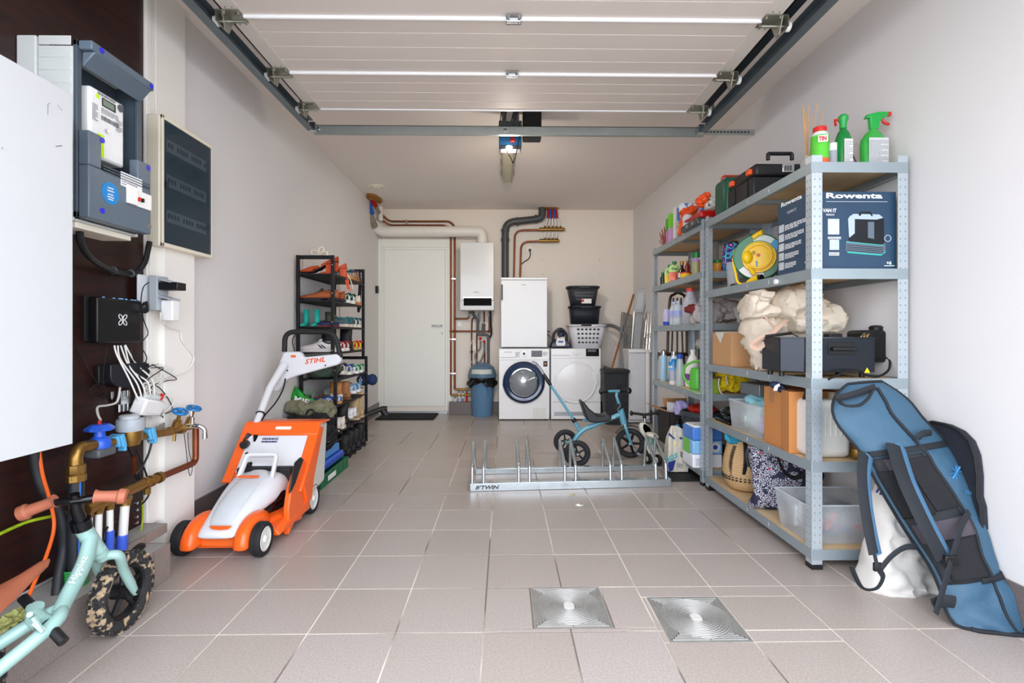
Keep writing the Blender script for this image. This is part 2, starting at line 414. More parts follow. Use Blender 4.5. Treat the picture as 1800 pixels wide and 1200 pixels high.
def rollerb(s, y):
 h = MB(); x = s*(xr-.02)
 h.box((x-.055, y-.05, ZP-.010), (x+.05, y+.045, ZP-.005)); h.box((x+s*.045, y-.05, ZP-.055), (x+s*.05, y+.04, ZP-.005))
 h.prism([(-.05,0),(.045,0),(.01,-.07),(-.02,-.07)], (x+s*.02, y, ZP-.01), (0,1,0), (0,0,1), (s*.004,0,0))
 h.cyl((x-s*.05, y, ZP-.03), (x+s*.06, y, ZP-.03), .007, n=8)
 for q in ((-.04,-.03),(-.04,.03),(.02,-.035),(.02,.035)): h.cyl((x+s*q[0], y+q[1], ZP-.01), (x+s*q[0], y+q[1], ZP-.019), .007, n=6)
 b = h.build('roller_bracket', mat('bracket_steel', '#a7a79a', .35, .85, var=.15), gd)
 h = MB(); h.lathe([(.008,-.01),(.022,-.01),(.022,.01),(.008,.01)], (x+s*.07, y, ZP-.03), R=Matrix.Rotation(pi/2, 3, 'Y')); h.build('roller', WHITEP, b)
for s in (-1, 1):
 for k in (0, 1, 2, 3): rollerb(s, rows[k]-(.05 if k == 0 else 0))
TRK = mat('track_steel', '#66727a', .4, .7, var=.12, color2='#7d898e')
yT = PZ(543, 230, ZR).y
for s in (-1, 1):
 t = tag(thing('door_track', 'steel track carrying the raised garage door along its %s side' % ('boiler and shoe rack' if s < 0 else 'storage rack'), 'track', (s*1.36, 2.2, ZR)))
 X = abs(PZ(541, 230, ZR).x) if s < 0 else PZ(1243, 232, ZR).x
 m2 = MB()   # C-section with the mouth towards the door
 sec = [(0,0),(0,.075),(-.035,.075),(-.035,.07),(-.005,.07),(-.005,.005),(-.045,.005),(-.045,0)]
 m2.add([(s*(X+a), YF+.05, ZR-.0+b) for a, b in sec]+[(s*(X+a), yT, ZR+b) for a, b in sec], [(i, (i+1)%8, 8+(i+1)%8, 8+i) for i in range(8)]+[tuple(range(8)), tuple(range(15,7,-1))])
 m2.build('lower_track', TRK, t, smooth=False, fix=True)
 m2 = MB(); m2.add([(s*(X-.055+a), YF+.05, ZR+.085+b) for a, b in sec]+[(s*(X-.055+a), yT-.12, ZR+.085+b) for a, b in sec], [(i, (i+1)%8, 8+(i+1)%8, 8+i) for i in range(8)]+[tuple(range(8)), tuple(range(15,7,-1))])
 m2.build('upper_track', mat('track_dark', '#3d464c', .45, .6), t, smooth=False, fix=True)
 m2 = MB(); m2.box((s*(X-.02), yT-.03, ZR-.005), (s*(X-.06), yT+.02, ZR+.05)); m2.build('end_bracket', STEEL, t); m2 = MB(); m2.box((s*(X-.025), yT-.2, ZR+.07), (s*(X-.03), yT-.16, ZC)); m2.build('hanger', STEEL, t)
# tie bar across the room
tb = tag(thing('tie_bar', 'long galvanised bar across the room joining both door tracks', 'bar', (0, yT, ZR)))
TB = mat('tie_bar_steel', '#9fa6a2', .35, .7, var=.1, color2='#b6bcb8')
pa = P(552, 0, yT+.03).x; pb_ = P(1237, 0, yT+.03).x; pc_ = P(1336, 0, yT+.03).x
zt0, zt1 = P(0, 216, yT+.03).z, P(0, 230, yT+.03).z
mb = MB(); mb.box((pa, yT+.03, zt1), (pb_, yT+.033, zt0)); mb.box((pa, yT+.03, zt0-.004), (pb_, yT+.06, zt0)); mb.box((pa, yT+.026, zt1-.008), (pb_, yT+.05, zt1)); mb.build('bar', TB, tb, smooth=False)
mb = MB(); mb.box((pb_-.02, yT+.036, zt1+.004), (min(pc_, XR(yT)-.004), yT+.04, zt0-.012)); mb.box((pc_-.03, yT+.03, zt1-.05), (pc_-.025, yT+.07, zt0));
mb.build('slotted_end', TB, tb, smooth=False)
mb = MB()
for k in range(13): mb.box((pb_+.02+k*.024, yT+.033, zt1+.02), (pb_+.034+k*.024, yT+.0365, zt1+.028))
mb.build('slots', BLACKP, tb)
mb = MB()
for xx in (pa+.03, pb_-.03, 0, .01): mb.cyl((xx, yT+.03, (zt0+zt1)/2), (xx, yT+.02, (zt0+zt1)/2), .008, n=6)
mb.build('bolts', STEEL, tb)
# ---- opener motor hanging on the ceiling
ym = yT+.16
mo = tag(thing('opener_motor', 'blue and grey door opener motor with red pull knob on the ceiling', 'opener', (P(897,0,ym).x, ym, 2.5)))
def pm(px, py, d=0): return P(px, py, ym+d)
a, b = pm(877, 262), pm(917, 212)
mb = MB(); mb.box((a.x, ym, a.z+.02), (b.x, ym+.08, b.z-.03)); mb.build('housing', mat('opener_blue', '#2f6ea0', .35, var=.06), mo, bevel=.008)
mb = MB(); mb.box((a.x-.002, ym-.006, b.z-.06), (b.x+.002, ym+.082, b.z)); mb.build('top_band', mat('opener_grey', '#4a4d52', .45), mo, bevel=.006); mb = MB(); mb.box((a.x+.005, ym-.004, a.z), (b.x-.005, ym+.08, a.z+.03)); mb.build('cover_band', mat('opener_grey', '#4a4d52', .45), mo, bevel=.006)
lens = MB(); lens.ell(pm(895, 258.5, -.012), (.024,.02,.011)); lens.build('lamp', mat('lamp_glow', '#fff3e0', .3, emit=4), mo)
mb = MB(); mb.tube([pm(901,215,-.03), pm(901,243,-.03)], .0022, 6); mb.build('pull_cord', BLACKP, mo)
mb = MB(); mb.lathe([(.006,.034),(.013,.03),(.017,.012),(.017,0),(0,0)], pm(901,249,-.03), n=14); mb.build('pull_knob', RED, mo)
mb = MB(); mb.tube(smoothc([pm(913,215,-.04), pm(913,240,-.04), pm(909,262,-.04), pm(905,280,-.04), pm(901,287,-.04)]), .0035, 6); mb.tube(smoothc([pm(892,263,-.04), pm(892,270,-.04), pm(897,276,-.04), pm(900,283,-.04), pm(901,287,-.04)]), .0035, 6); mb.build('loose_cable', BLACKP, mo)
mb = MB(); mb.box(pm(882,212,-.02), pm(912,190,.03));
for k in range(6): mb.box(pm(882+k*5.3,194,-.03), pm(884.5+k*5.3,188,.0))
mb.build('mounting_bracket', GREYPVC, mo)
mb = MB()
for q in ((885,196),(891,203),(905,200),(909,208)): mb.tube(smoothc([pm(q[0],190,-.04), pm(q[0]-3,(q[1]),-.05), pm(q[0]-6,213,-.04)]), .004, 6)
mb.build('wiring', BLACKP, mo)
mb = MB(); mb.box(pm(890,213,-.03), pm(902,192,-.02)); mb.build('tensioner', STEEL, mo)
# black control box beside the motor
mb = MB(); mb.box(pm(919,240,0), pm(950,206,.12)); cb = mb.build('control_box', mat('control_black','#121214',.5), None, loc=(pm(935,0).x, ym, 2.45), bevel=.01)
tag(cb, 'flat black control box hanging beside the blue opener motor', 'control box')
# ---- ceiling batten light
lt = tag(thing('batten_light', 'long unlit fluorescent batten light on the ceiling behind the motor', 'ceiling light', (P(891,0,4.5).x, 4.45, ZC)))
xa, xb_, = P(883, 323, 5.03).x, P(901, 323, 5.03).x
mb = MB(); cx = (xa+xb_)/2; w = (xb_-xa)/2+.006
mb.hexa([(cx-w*.72, 3.85, 2.535), (cx+w*.72, 3.85, 2.535), (cx+w*.72, 5.03, 2.535), (cx-w*.72, 5.03, 2.535), (cx-w, 3.83, 2.6), (cx+w, 3.83, 2.6), (cx+w, 5.05, 2.6), (cx-w, 5.05, 2.6)])
mb.build('diffuser', mat('aged_diffuser', '#cfc9ae', .25, var=.06, alpha=.8), lt, bevel=.012)
mb = MB(); mb.box((cx-w, 3.83, 2.6), (cx+w, 5.05, ZC)); mb.build('housing', mat('light_housing','#b9b7ae',.5), lt, bevel=.004)
mb = MB(); mb.tube([(cx, 3.9, 2.575), (cx, 4.98, 2.575)], .013, 10); mb.build('light_tube', WHITEP, lt)
for s in (-1, 1):
 for k in range(4):
  mb = MB(); y = 4.0+k*.29; mb.box((cx+s*(w+.001), y, 2.565), (cx+s*(w+.006), y+.03, 2.62)); mb.build('clip', GREYPVC, lt)
# ceiling vent
vp = PZ(662, 327, ZC)
vt = tag(thing('ceiling_vent', 'round cream extract valve in the ceiling near the back left corner', 'vent', vp))
mb = MB(); mb.torus(vp-V((0,0,.008)), .075, .014, n=28, flat=.7); mb.build('rim', CREAM, vt)
mb = MB(); mb.lathe([(.001,-.028),(.045,-.024),(.055,-.012),(.05,0),(.001,0)], vp, n=24); mb.build('valve_disc', CREAM, vt)
L = bpy.data.lights.new('opener_bulb', 'SPOT'); L.energy = 30; L.color = (1, .88, .74); L.shadow_soft_size = .06; L.spot_size = radians(165); L.spot_blend = 1
lo = bpy.data.objects.new('opener_bulb', L); COL.objects.link(lo); lo.location = (P(895,0,ym).x, ym+.05, 2.31); lo.rotation_euler = (radians(52), 0, 0)
L = bpy.data.lights.new('opener_bulb_glow', 'POINT'); L.energy = 6; L.color = (1, .88, .74); L.shadow_soft_size = .06
lo = bpy.data.objects.new('opener_bulb_glow', L); COL.objects.link(lo); lo.location = (P(895,0,ym).x, ym+.04, 2.335)
# ================================================================ left wall: board, chase, meters
XB = -1.598
DARK = mat('dark_plywood', '#2c0f0a', .45, scale=3, color2='#1d0a08')
def woodgrain(name, c1, c2, sc=(1,1,30), rough=.5):
 m = mat(name, c1, rough); nt = m.node_tree; b = nt.nodes['Principled BSDF']
 tc = nt.nodes.new('ShaderNodeTexCoord'); mp = nt.nodes.new('ShaderNodeMapping'); mp.inputs['Scale'].default_value = sc
 w = nt.nodes.new('ShaderNodeTexNoise'); w.inputs['Scale'].default_value = 6; w.inputs['Detail'].default_value = 6
 rp = nt.nodes.new('ShaderNodeValToRGB'); rp.color_ramp.elements[0].position = .35; rp.color_ramp.elements[1].position = .65
 rp.color_ramp.elements[0].color = (*lin(c1), 1); rp.color_ramp.elements[1].color = (*lin(c2), 1)
 nt.links.new(tc.outputs['Object'], mp.inputs[0]); nt.links.new(mp.outputs[0], w.inputs[0]); nt.links.new(w.outputs['Fac'], rp.inputs[0]); nt.links.new(rp.outputs[0], b.inputs['Base Color'])
 return m
DARK = woodgrain('dark_board', '#2e100b', '#1a0907', (1, 1, 8), .4)
yb1 = PX(252, 500, XB).y
mb = MB(); mb.box((XL, .6, .16), (XB, yb1, ZC-.001)); o = tag(mb.build('mounting_board', DARK, None, loc=(XL, 1, .16)), 'dark red-brown wooden board behind the meters on the left', 'board')
TRIMW = mat('trim_white', '#ece9e2', .5, var=.02)
y268 = PX(268, 100, -1.59).y; ye = PX(326, 100, -1.59).y
mb = MB(); mb.box((XL, yb1+.002, .17), (-1.585, yb1+.03, ZC-.001)); mb.box((XL, yb1+.032, .17), (-1.592, y268+.02, ZC-.001)); struct('trim_2', mb, TRIMW, bevel=.002)
mb = MB(); mb.box((XL, y268+.022, 1.45), (-1.59, ye, ZC-.001)); struct('trim_3', mb, TRIMW, bevel=.002)
yp0 = PX(289, 900, -1.552).y; yp1 = PX(342, 900, -1.552).y
mb = MB(); mb.box((XL, yp0, 0), (-1.552, yp1, 1.44)); struct('trim_4', mb, mat('chase_white', '#f0eee8', .45, var=.015), bevel=.002)
mb = MB(); mb.box((XL, yp0-.06, .17), (-1.575, yp0-.002, 1.44)); struct('trim_5', mb, TRIMW, bevel=.002)
# tiled ledge
q = PZ(163, 1112, 0); e = PZ(298, 1013, 0); XLg = q.x; zl = P(296, 954, e.y).z
CONC = mat('ledge_concrete', '#a7a49f', .8, var=.1, scale=8, bump=.2)
lg = MB(); lg.box((XL, .6, -.01), (XLg-.009, e.y-.009, zl)); led = struct('trim_6', lg, CONC)
def facetiles(a, d, n, L, h, off, par, t=.2995):
 s = -off
 while s < L:
  x = min(s+t, L); s_ = max(s, 0)
  if x-s_ > .01:
   m = MB(); m.prism([(s_+.002,.0015),(x-.002,.0015),(x-.002,h),(s_+.002,h)], a, d, V((0,0,1)), V(n)*.009); m.build('ledge_tile', SKIRT2, par, smooth=False)
  s = x
SKIRT2 = tilemat('ledge_tile', '#8d827e', '#82776f', .35)
facetiles(V((XLg-.009, .6, 0)), V((0,1,0)), (1,0,0), e.y-.6, zl+.001, .6+.2995-q.y+.2995*3, led)
facetiles(V((XL, e.y-.009, 0)), V((1,0,0)), (0,1,0), XLg-XL, zl+.001, 0, led)
z2 = P(288, 925, 2.2).z
lg = MB(); lg.box((XL, 1.9, zl), (PX(289,925,-1.5).x, yp0-.07, z2)); led2 = struct('trim_7', lg, CONC)
facetiles(V((-1.5, 1.9, zl)), V((0,1,0)), (1,0,0), yp0-.07-1.9, z2-zl+.001, .1, led2)
facetiles(V((XL, yp0-.07, zl)), V((1,0,0)), (0,-1,0), .12, z2-zl+.001, 0, led2)
# ---- big white wall cabinet nearest the camera
XC = -1.30
c1 = PX(128, 166, XC); c0 = PX(133, 780, XC); zt_ = c1.z; zb_ = PX(131, 780, XC).z
cab = thing('wall_cabinet', 'big plain white wall cabinet nearest the camera with pencil scuffs', 'cabinet', (XB, 1.2, zb_))
mb = MB(); mb.box((XB, .75, zb_), (XC-.019, c1.y-.002, zt_)); mb.build('body', WHITEP, cab, bevel=.002)
mb = MB(); mb.box((XC-.017, .76, zb_+.002), (XC, c1.y, zt_)); dd = mb.build('door', mat('cabinet_door', '#c6c9cb', .3, var=.01), cab, bevel=.0015)
mk = mat('pencil_mark', '#7d7f8c', .8)
def sc_(pts, r=.0008):
 m = MB(); m.tube([PX(x, y, XC+.0003) for x, y in pts], r, 5); m.build('scuff_mark', mk, dd)
sc_([(88,181),(84,183),(84,202)]); sc_([(101,184),(104,189),(109,194)]); sc_([(98,257),(109,256)], .0014); sc_([(3,258),(5,263)])
# ---- electricity meter box
XM = -1.405
me_ = thing('electricity_meter_box', 'grey electricity meter enclosure with a white digital meter', 'meter box', (XB, 1.8, 1.4))
a0 = PX(135, 68, XM); b0 = PX(250, 134, XM); y_n, y_f = a0.y, b0.y; zt2, zb2 = a0.z, PX(135, 381, XM).z
PALE = mat('meter_housing', '#c4c8c5', .45, var=.03)
MG = mat('meter_cover_grey', '#5d6b78', .35, var=.05)
MD = mat('meter_cover_dark', '#46525d', .4, var=.05)
mb = MB(); mb.box((XM-.13, y_n+.002, zb2-.01), (XM-.014, y_n+.012, zt2-.02)); mb.box((XM-.13, y_f-.012, zb2-.01), (XM-.014, y_f, zt2-.02)); mb.box((XM-.129, y_n+.014, zt2-.03), (XM-.014, y_f-.014, zt2-.021)); mb.box((XM-.129, y_n+.014, zb2-.0095), (XM-.014, y_f-.014, zb2)); mb.box((XB, y_n-.004, zb2), (XM-.13, y_f, zt2+.01)); mb.build('housing', PALE, me_, bevel=.004)
mb = MB()
for k in range(14): mb.box((XM-.125, y_n, zb2+.02+k*.042), (XM-.02, y_n+.003, zb2+.05+k*.042))
mb.build('ribs', PALE, me_, bevel=.002)
mb = MB(); mb.box((XM-.012, y_n, zb2), (XM, y_n+.02, zt2)); mb.box((XM-.012, y_f-.025, zb2), (XM, y_f, zt2)); mb.box((XM-.012, y_n, zt2-.02), (XM, y_f, zt2)); mb.box((XM-.012, y_n, zb2), (XM, y_f, zb2+.02))
mb.box((XM-.10, y_n+.01, zb2+.01), (XM-.09, y_f-.01, zt2-.01)); mb.box((XM-.09, y_f-.0165, zb2), (XM-.013, y_f-.0125, zt2-.022)); mb.build('frame', MD, me_, bevel=.003)
# hood at the top and lower cover
mb = MB(); mb.box((XM, y_n+.005, zt2-.03), (XM+.045, y_f, zt2)); mb.prism([(0,0),(.045,0),(0,-.05)], (XM, y_n+.02, zt2-.03), (1,0,0), (0,0,1), (0, y_f-y_n-.03, 0)); mb.build('hood', MG, me_, bevel=.004)
zc = PX(140, 221, XM+.03).z
mb = MB(); mb.box((XM, y_n+.005, zb2), (XM+.035, y_f-.002, PX(160, 290, XM+.035).z)); zlc = PX(160, 290, XM+.035).z+.0004; mb.box((XM, y_n+.0052, zlc), (XM+.0348, y_n+.058, zc)); mb.box((XM, y_f-.07, zlc), (XM+.0348, y_f-.0022, zc-.02)); lc = mb.build('lower_cover', MG, me_, bevel=.004)
mb = MB()
for k in range(3): mb.box((XM+.0345, y_n+.065, PX(165,282+k*5,XM+.035).z-.006), (XM+.0365, y_f-.01, PX(165,282+k*5,XM+.035).z-.002))
mb.build('vent_slots', MD, lc)
STUD = mat('blue_seal', '#2a2ad0', .35)
for (py, pz) in ((y_n+.045, zt2-.013), (y_f-.014, zt2-.016), (y_n+.06, zc-.014), (y_f-.016, zc-.035), (y_n+.06, zb2+.035)):
 m = MB(); xx = XM+(.045 if pz > zc+.05 else .035); m.cyl((xx-.004, py, pz), (xx+.002, py, pz), .0095, n=14); m.build('seal_stud', STUD, me_)
m = MB(); pz = zb2+.03; m.cyl((XM+.033, y_f-.014, pz), (XM+.037, y_f-.014, pz), .011, n=14); m.build('screw', STEEL, me_)
# the meter
mx = XM-.0
m0 = PX(158, 148, mx); m1 = PX(219, 180, mx); mzb = PX(165, 268, mx).z
mt = MB(); mt.box((XM-.085, m0.y, mzb-.01), (mx, m1.y, m0.z)); mtr = mt.build('meter', mat('meter_white', '#e9eaea', .35), me_, bevel=.01)
U_, W_ = V((0,1,0)), V((0,0,1)); mw = m1.y-m0.y; mh = m0.z-mzb
def MR(u, v, w, h, m, name='label', e=.0012): return rect(V((mx, m0.y+u*mw, mzb+v*mh)), U_, W_, w*mw, h*mh, m, mtr, name, ext=e)
MR(.32, .78, .4, .13, mat('lcd_bezel', '#2a2d2c', .4), 'display'); MR(.35, .8, .32, .09, mat('lcd', '#7d8a7c', .3), 'display', .0018)
MR(.2, -.02, .18, .35, mat('fluo_label', '#c8f01c', .6), 'fluorescent_label'); MR(.16, .86, .1, .06, mat('fluo_label', '#c8f01c'), 'fluorescent_label')
m = MB(); m.cyl((mx, m0.y+.86*mw, mzb+.9*mh), (mx+.003, m0.y+.86*mw, mzb+.9*mh), .013, n=18); m.build('port_ring', GREYPVC, mtr)
m = MB(); m.cyl((mx, m0.y+.45*mw, mzb+.42*mh), (mx+.008, m0.y+.45*mw, mzb+.42*mh), .007, n=10); m.build('cover_screw', STEEL, mtr)
INK = mat('ink_dark', '#33353c', .7); INKG = mat('ink_grey', '#9a9ca2', .7); INKW = mat('ink_white', '#f2f2f2', .5)
bar = MB(); rb = random.Random(5); yy = m0.y+.3*mw
while yy < m0.y+.8*mw: w_ = rb.uniform(.0006,.002); bar.add([(mx+.0015, yy, mzb+.56*mh), (mx+.0015, yy+w_, mzb+.56*mh), (mx+.0015, yy+w_, mzb+.63*mh), (mx+.0015, yy, mzb+.63*mh)], [(0,1,2,3)]); yy += w_+rb.uniform(.0008,.002)
o = bar.build('bar_code', INK, mtr, smooth=False); o['kind'] = 'stuff'
printlines((mx, m0.y+.3*mw, mzb+.67*mh), U_, W_, .5*mw, .09*mh, 4, INKG, mtr, seed=2, ext=.0015); printlines((mx, m0.y+.05*mw, mzb+.5*mh), U_, W_, .16*mw, .26*mh, 9, INKG, mtr, seed=3, ext=.0015)
printlines((mx, m0.y+.72*mw, mzb+.5*mh), U_, W_, .2*mw, .2*mh, 8, INKG, mtr, seed=4, ext=.0015); printlines((mx, m0.y+.2*mw, mzb+.93*mh), U_, W_, .5*mw, .04*mh, 2, INK, mtr, seed=6, ext=.0015)
# blue round sticker, label and breaker on the lower cover
xs_ = XM+.0355
sp = PX(194, 340, xs_); m = MB(); m.cyl(sp, sp+V((.0008,0,0)), .038, n=28); st = m.build('round_sticker', mat('sticker_blue', '#1583c9', .4), lc)
for k, (w_, dz) in enumerate(((.026,.016),(.03,.006),(.024,-.006),(.03,-.015),(.022,-.023))): printlines(sp+V((.0005, -w_/2, dz)), U_, W_, w_, .005, 1, INKW, lc, seed=k, ext=.001, fill=.8)
lp = PX(212, 325, xs_); rect(lp, U_, W_, PX(251, 325, xs_).y-lp.y-.004, .05, INKW, lc, 'paper_label'); printlines(lp+V((0,.005,.005)), U_, W_, .075, .036, 4, INKG, lc, seed=9, ext=.0014)
bp_ = PX(221, 356, xs_); m = MB(); m.box((xs_, bp_.y, bp_.z), (xs_+.012, bp_.y+.045, bp_.z+.065)); m.build('breaker_cover', WHITEP, lc, bevel=.002)
m = MB(); m.box((xs_, bp_.y+.046, bp_.z), (xs_+.005, y_f-.005, bp_.z+.06)); m.build('breaker', WHITEP, lc, bevel=.002)
for k in range(2): m = MB(); m.box((xs_+.003, bp_.y+.052+k*.016, bp_.z+.02), (xs_+.014, bp_.y+.06+k*.016, bp_.z+.034)); m.build('toggle', RED if k == 0 else BLACKP, lc, bevel=.001)
m = MB()
for i in range(5):
 for j in range(4): m.box((XM-.0895, y_f-.085+i*.013, zt2-.17-j*.014), (XM-.0885, y_f-.078+i*.013, zt2-.164-j*.014))
m.build('vent_holes', INKG, me_)['kind'] = 'stuff'
m = MB(); m.box((XM-.13, y_n+.02, zb2-.03), (XM-.02, y_f-.03, zb2-.01)); m.build('gland_plate', CREAM, me_, bevel=.003)
gp = PX(141, 404, -1.47)
m = MB(); m.cyl(gp+V((0,0,.01)), gp+V((0,0,.04)), .016, n=14); m.build('cable_gland', CREAM, me_)
# ---- fuse box with smoked door
XF = PX(283, 230, -1.517).x
f0, f1 = PX(286, 200, XF), PX(373, 262, XF); fz0 = PX(286, 432, XF).z
fb = thing('fuse_box', 'cream fuse box with smoked transparent door on white chase', 'fuse box', (XL, 2.3, 1.4))
mb = MB(); mb.box((-1.588, f0.y-.004, fz0), (XF-.012, f1.y, f0.z)); mb.build('case', mat('fusebox_cream', '#e6dfcb', .4, var=.02), fb, bevel=.006)
mb = MB(); ya, yb = f0.y, f1.y;
mb.box((XF-.012, ya, fz0), (XF, ya+.012, f0.z)); mb.box((XF-.012, yb-.006, fz0), (XF, yb, f0.z)); mb.box((XF-.012, ya, f0.z-.018), (XF, yb, f0.z)); mb.box((XF-.012, ya, fz0), (XF, yb, fz0+.018)); mb.build('bezel', mat('fusebox_cream','#e6dfcb'), fb, bevel=.003)
mb = MB(); mb.box((XF-.0115, ya+.012, fz0+.018), (XF-.01, yb-.006, f0.z-.018)); mb.build('back_plate', mat('fuse_dark', '#3f5566', .5), fb)
for k in range(3):
 z = f0.z-.15-k*.16; rw = MB(); rw.box((XF-.0105, ya+.04, z), (XF-.006, yb-.04, z+.055)); row = rw.build('breaker_row', mat('breaker_grey', '#9ab0be', .5), fb, bevel=.001)
 for q in range(14):
  if (q*7+k*3) % 5 == 4: continue
  t_ = MB(); t_.box((XF-.006, ya+.045+q*.021, z+.018), (XF-.0035, ya+.055+q*.021, z+.04)); t_.build('breaker_switch', mat('breaker_dark', '#1f2c36', .5), row)
mb = MB(); mb.box((XF-.003, ya+.013, fz0+.019), (XF-.001, yb-.007, f0.z-.019)); mb.build('smoked_door', mat('smoked_glass', '#243a48', .06, alpha=.42, spec=.6), fb)
mb = MB(); mb.box((XF-.001, ya+.016, (f0.z+fz0)/2-.03), (XF+.008, ya+.03, (f0.z+fz0)/2+.0)); mb.build('door_catch', BLACKP, fb, bevel=.002)
# ---- cables: helper
def cable(name, pts, r, m, label=None, cat='cable', parent=None, n=8, sm=7, ties=None, group=None):
 pts = smoothc(pts, sm); b = MB(); b.tube(pts, r, n)
 if parent is not None: return b.build(name, m, parent)
 o = b.build(name, m, None, loc=pts[0]); tag(o, label, cat, group); return o
XQ = -1.575
BLK = mat('black_cable', '#17181c', .45, var=.1)
WHC = mat('white_cable', '#ebeae6', .4, var=.03)
GRC = mat('grey_cable', '#c9c6bd', .45, var=.05)
c = cable('power_cable', [gp+V((0,0,.02)), PX(142,425,-1.47), PX(158,452,-1.5), PX(190,472,-1.55), PX(218,480,-1.57), PX(240,478,-1.57), PX(254,462,-1.555), PX(260,440,-1.55), PX(263,425,-1.55)], .011, BLK, 'thick black cable looping from the meter box up to the fuse box')
for q in ((199, 475), (230, 480)):
 p_ = PX(*q, -1.565); m = MB(); m.torus(p_, .013, .004, axis=(0,1,.3), n=12, m=6); m.build('cable_clip', GREYPVC, c)
# ---- double socket with flaps and adapters
so = PX(270, 520, -1.55)
sk = thing('wall_socket', 'grey double wall socket with lifted lids beside the black router', 'socket', so)
GS = mat('socket_grey', '#a9b0b6', .4)
m = MB(); m.box((-1.575, PX(246,500,-1.56).y, PX(246,534,-1.57).z), (-1.567, PX(262,500,-1.57).y, PX(246,482,-1.57).z)); m.build('back_plate', mat('plate_pale', '#d7dce0', .5), sk, bevel=.002)
sy = PX(262, 500, -1.55).y; sz = PX(262, 545, -1.55).z; sz1 = PX(262, 484, -1.55).z
m = MB(); m.box((-1.552, sy, sz), (-1.515, sy+.075, sz1)); m.build('socket_case', GS, sk, bevel=.004)
for zz in (sz1-.01, sz1-.085):
 m = MB(); m.prism([(0,0),(.055,-.015),(.054,-.021),(0,-.008)], (-1.515, sy+.002, zz), (1,0,0), (0,0,1), (0,.07,0)); m.build('lid', GS, sk)
a_ = PX(262, 494, -1.46)
m = MB(); m.box((-1.514, sy+.004, sz1-.062), (-1.43, sy+.066, sz1-.028)); ad = tag(m.build('power_adapter', BLACKP, None, loc=(-1.5, sy, sz1), bevel=.004), 'black power adapter plugged into the upper outlet of the grey socket', 'adapter')
m = MB(); m.box((-1.514, sy+.02, sz+.0-.045), (-1.462, sy+.07, sz1-.105)); ad2 = tag(m.build('power_adapter', WHITEP, None, loc=(-1.5, sy, sz), bevel=.005), 'white power adapter plugged into the lower outlet of the grey socket', 'adapter')
cable('adapter_cord', [PX(282,549,-1.49), PX(284,566,-1.5), PX(298,576,-1.53), PX(316,582,-1.545), PX(320,598,-1.54), PX(334,616,-1.54), PX(341,630,-1.54), PX(330,650,-1.54), PX(306,660,-1.54), PX(286,664,-1.52)], .0026, WHC, 'thin white cord hanging from the white power adapter', 'cord')
cable('adapter_cord', [PX(262,496,-1.5), PX(252,505,-1.53), PX(248,530,-1.53), PX(252,560,-1.54), PX(260,586,-1.55), PX(248,605,-1.55), PX(258,628,-1.55), PX(252,638,-1.55), PX(236,632,-1.56), PX(230,607,-1.56)], .002, BLK, 'thin black cord running from the black adapter down to the router', 'cord')
m = MB()
for k in range(4): m.torus(PX(254, 541, -1.53)+V((.002*k, .003*k, .002*k)), .022, .0028, axis=(1, .3+.1*k, .1), n=18, m=6, a0=.3*k)
tag(m.build('cord_coil', BLK, None, loc=PX(254,541,-1.53)), 'coiled spare length of black cord hanging below the adapter', 'cord')
# ---- router
XR0 = -1.548
r0, r1 = PX(172, 521, XR0), PX(249, 524, XR0); rz = PX(172, 605, XR0).z
ro = thing('router', 'large black wall router with a white looped emblem', 'router', (XB, 2, rz))
m = MB(); m.box((XB+.014, r0.y-.002, rz+.004), (XR0, r1.y, r0.z)); m.build('case', mat('router_black', '#0d0e11', .38, var=.05), ro, bevel=.008, seg=3)
m = MB(); m.box((XB, r0.y-.015, rz+.012), (XB+.014, r1.y-.02, r0.z+.002)); m.build('wall_bracket', BLACKM, ro, bevel=.002)
lc_ = PX(216, 562, XR0+.0012)
m = MB()
for k in range(4):
 a = pi/4+k*pi/2; d = V((0, cos(a), sin(a))); n_ = V((0, -sin(a), cos(a)))
 pts = [lc_+d*(.004+.0135*(1-cos(t))/1.0*.9)+n_*sin(t)*.0075 for t in [2*pi*i/14 for i in range(14)]]
 m.tube(pts, .0016, 5, closed=True)
m.build('emblem', INKW, ro)
for k, yy in enumerate((.1, .3, .42, .47, .56, .68, .75)):
 m = MB(); m.box((XR0-.012, r0.y+(r1.y-r0.y)*yy*1.1+.01, r0.z-.0005), (XR0-.005, r0.y+(r1.y-r0.y)*yy*1.1+.014, r0.z+.0008)); m.build('status_light', mat('led_blue', '#5aa0ff', .3, emit=2), ro)
# ---- black splitter below it
s0, s1 = PX(195, 641, -1.555), PX(262, 640, -1.555);
sp_ = thing('cable_splitter', 'black curved splitter box mounted below the black router', 'splitter', (XB, 2.05, s0.z-.05))
poly = [(0,0),(s1.y-s0.y,0),(s1.y-s0.y+.01,-.045)]+[((s1.y-s0.y)*(.5+.5*cos(t)), -.055-.045*sin(t)) for t in [pi*i/8 for i in range(1,8)]]+[(0,-.05)]
m = MB(); m.prism(poly, (XB, s0.y, s0.z), (0,1,0), (0,0,1), (.043,0,0)); m.build('case', mat('splitter_black', '#1a1c22', .35), sp_, bevel=.004)
m = MB(); m.box((XB, s0.y-.03, s0.z-.072), (XB+.02, s0.y+.01, s0.z-.002)); m.build('side_plate', BLACKP, sp_, bevel=.003)
for k in range(4):
 pp = PX(197+k*14, 688+ (k%2)*3, -1.57); m = MB(); m.cyl(pp, pp+V((0,0,-.022)), .0065, n=8); m.cyl(pp+V((0,0,-.022)), pp+V((0,0,-.03)), .004, n=8); m.build('coax_plug', STEEL, sp_)
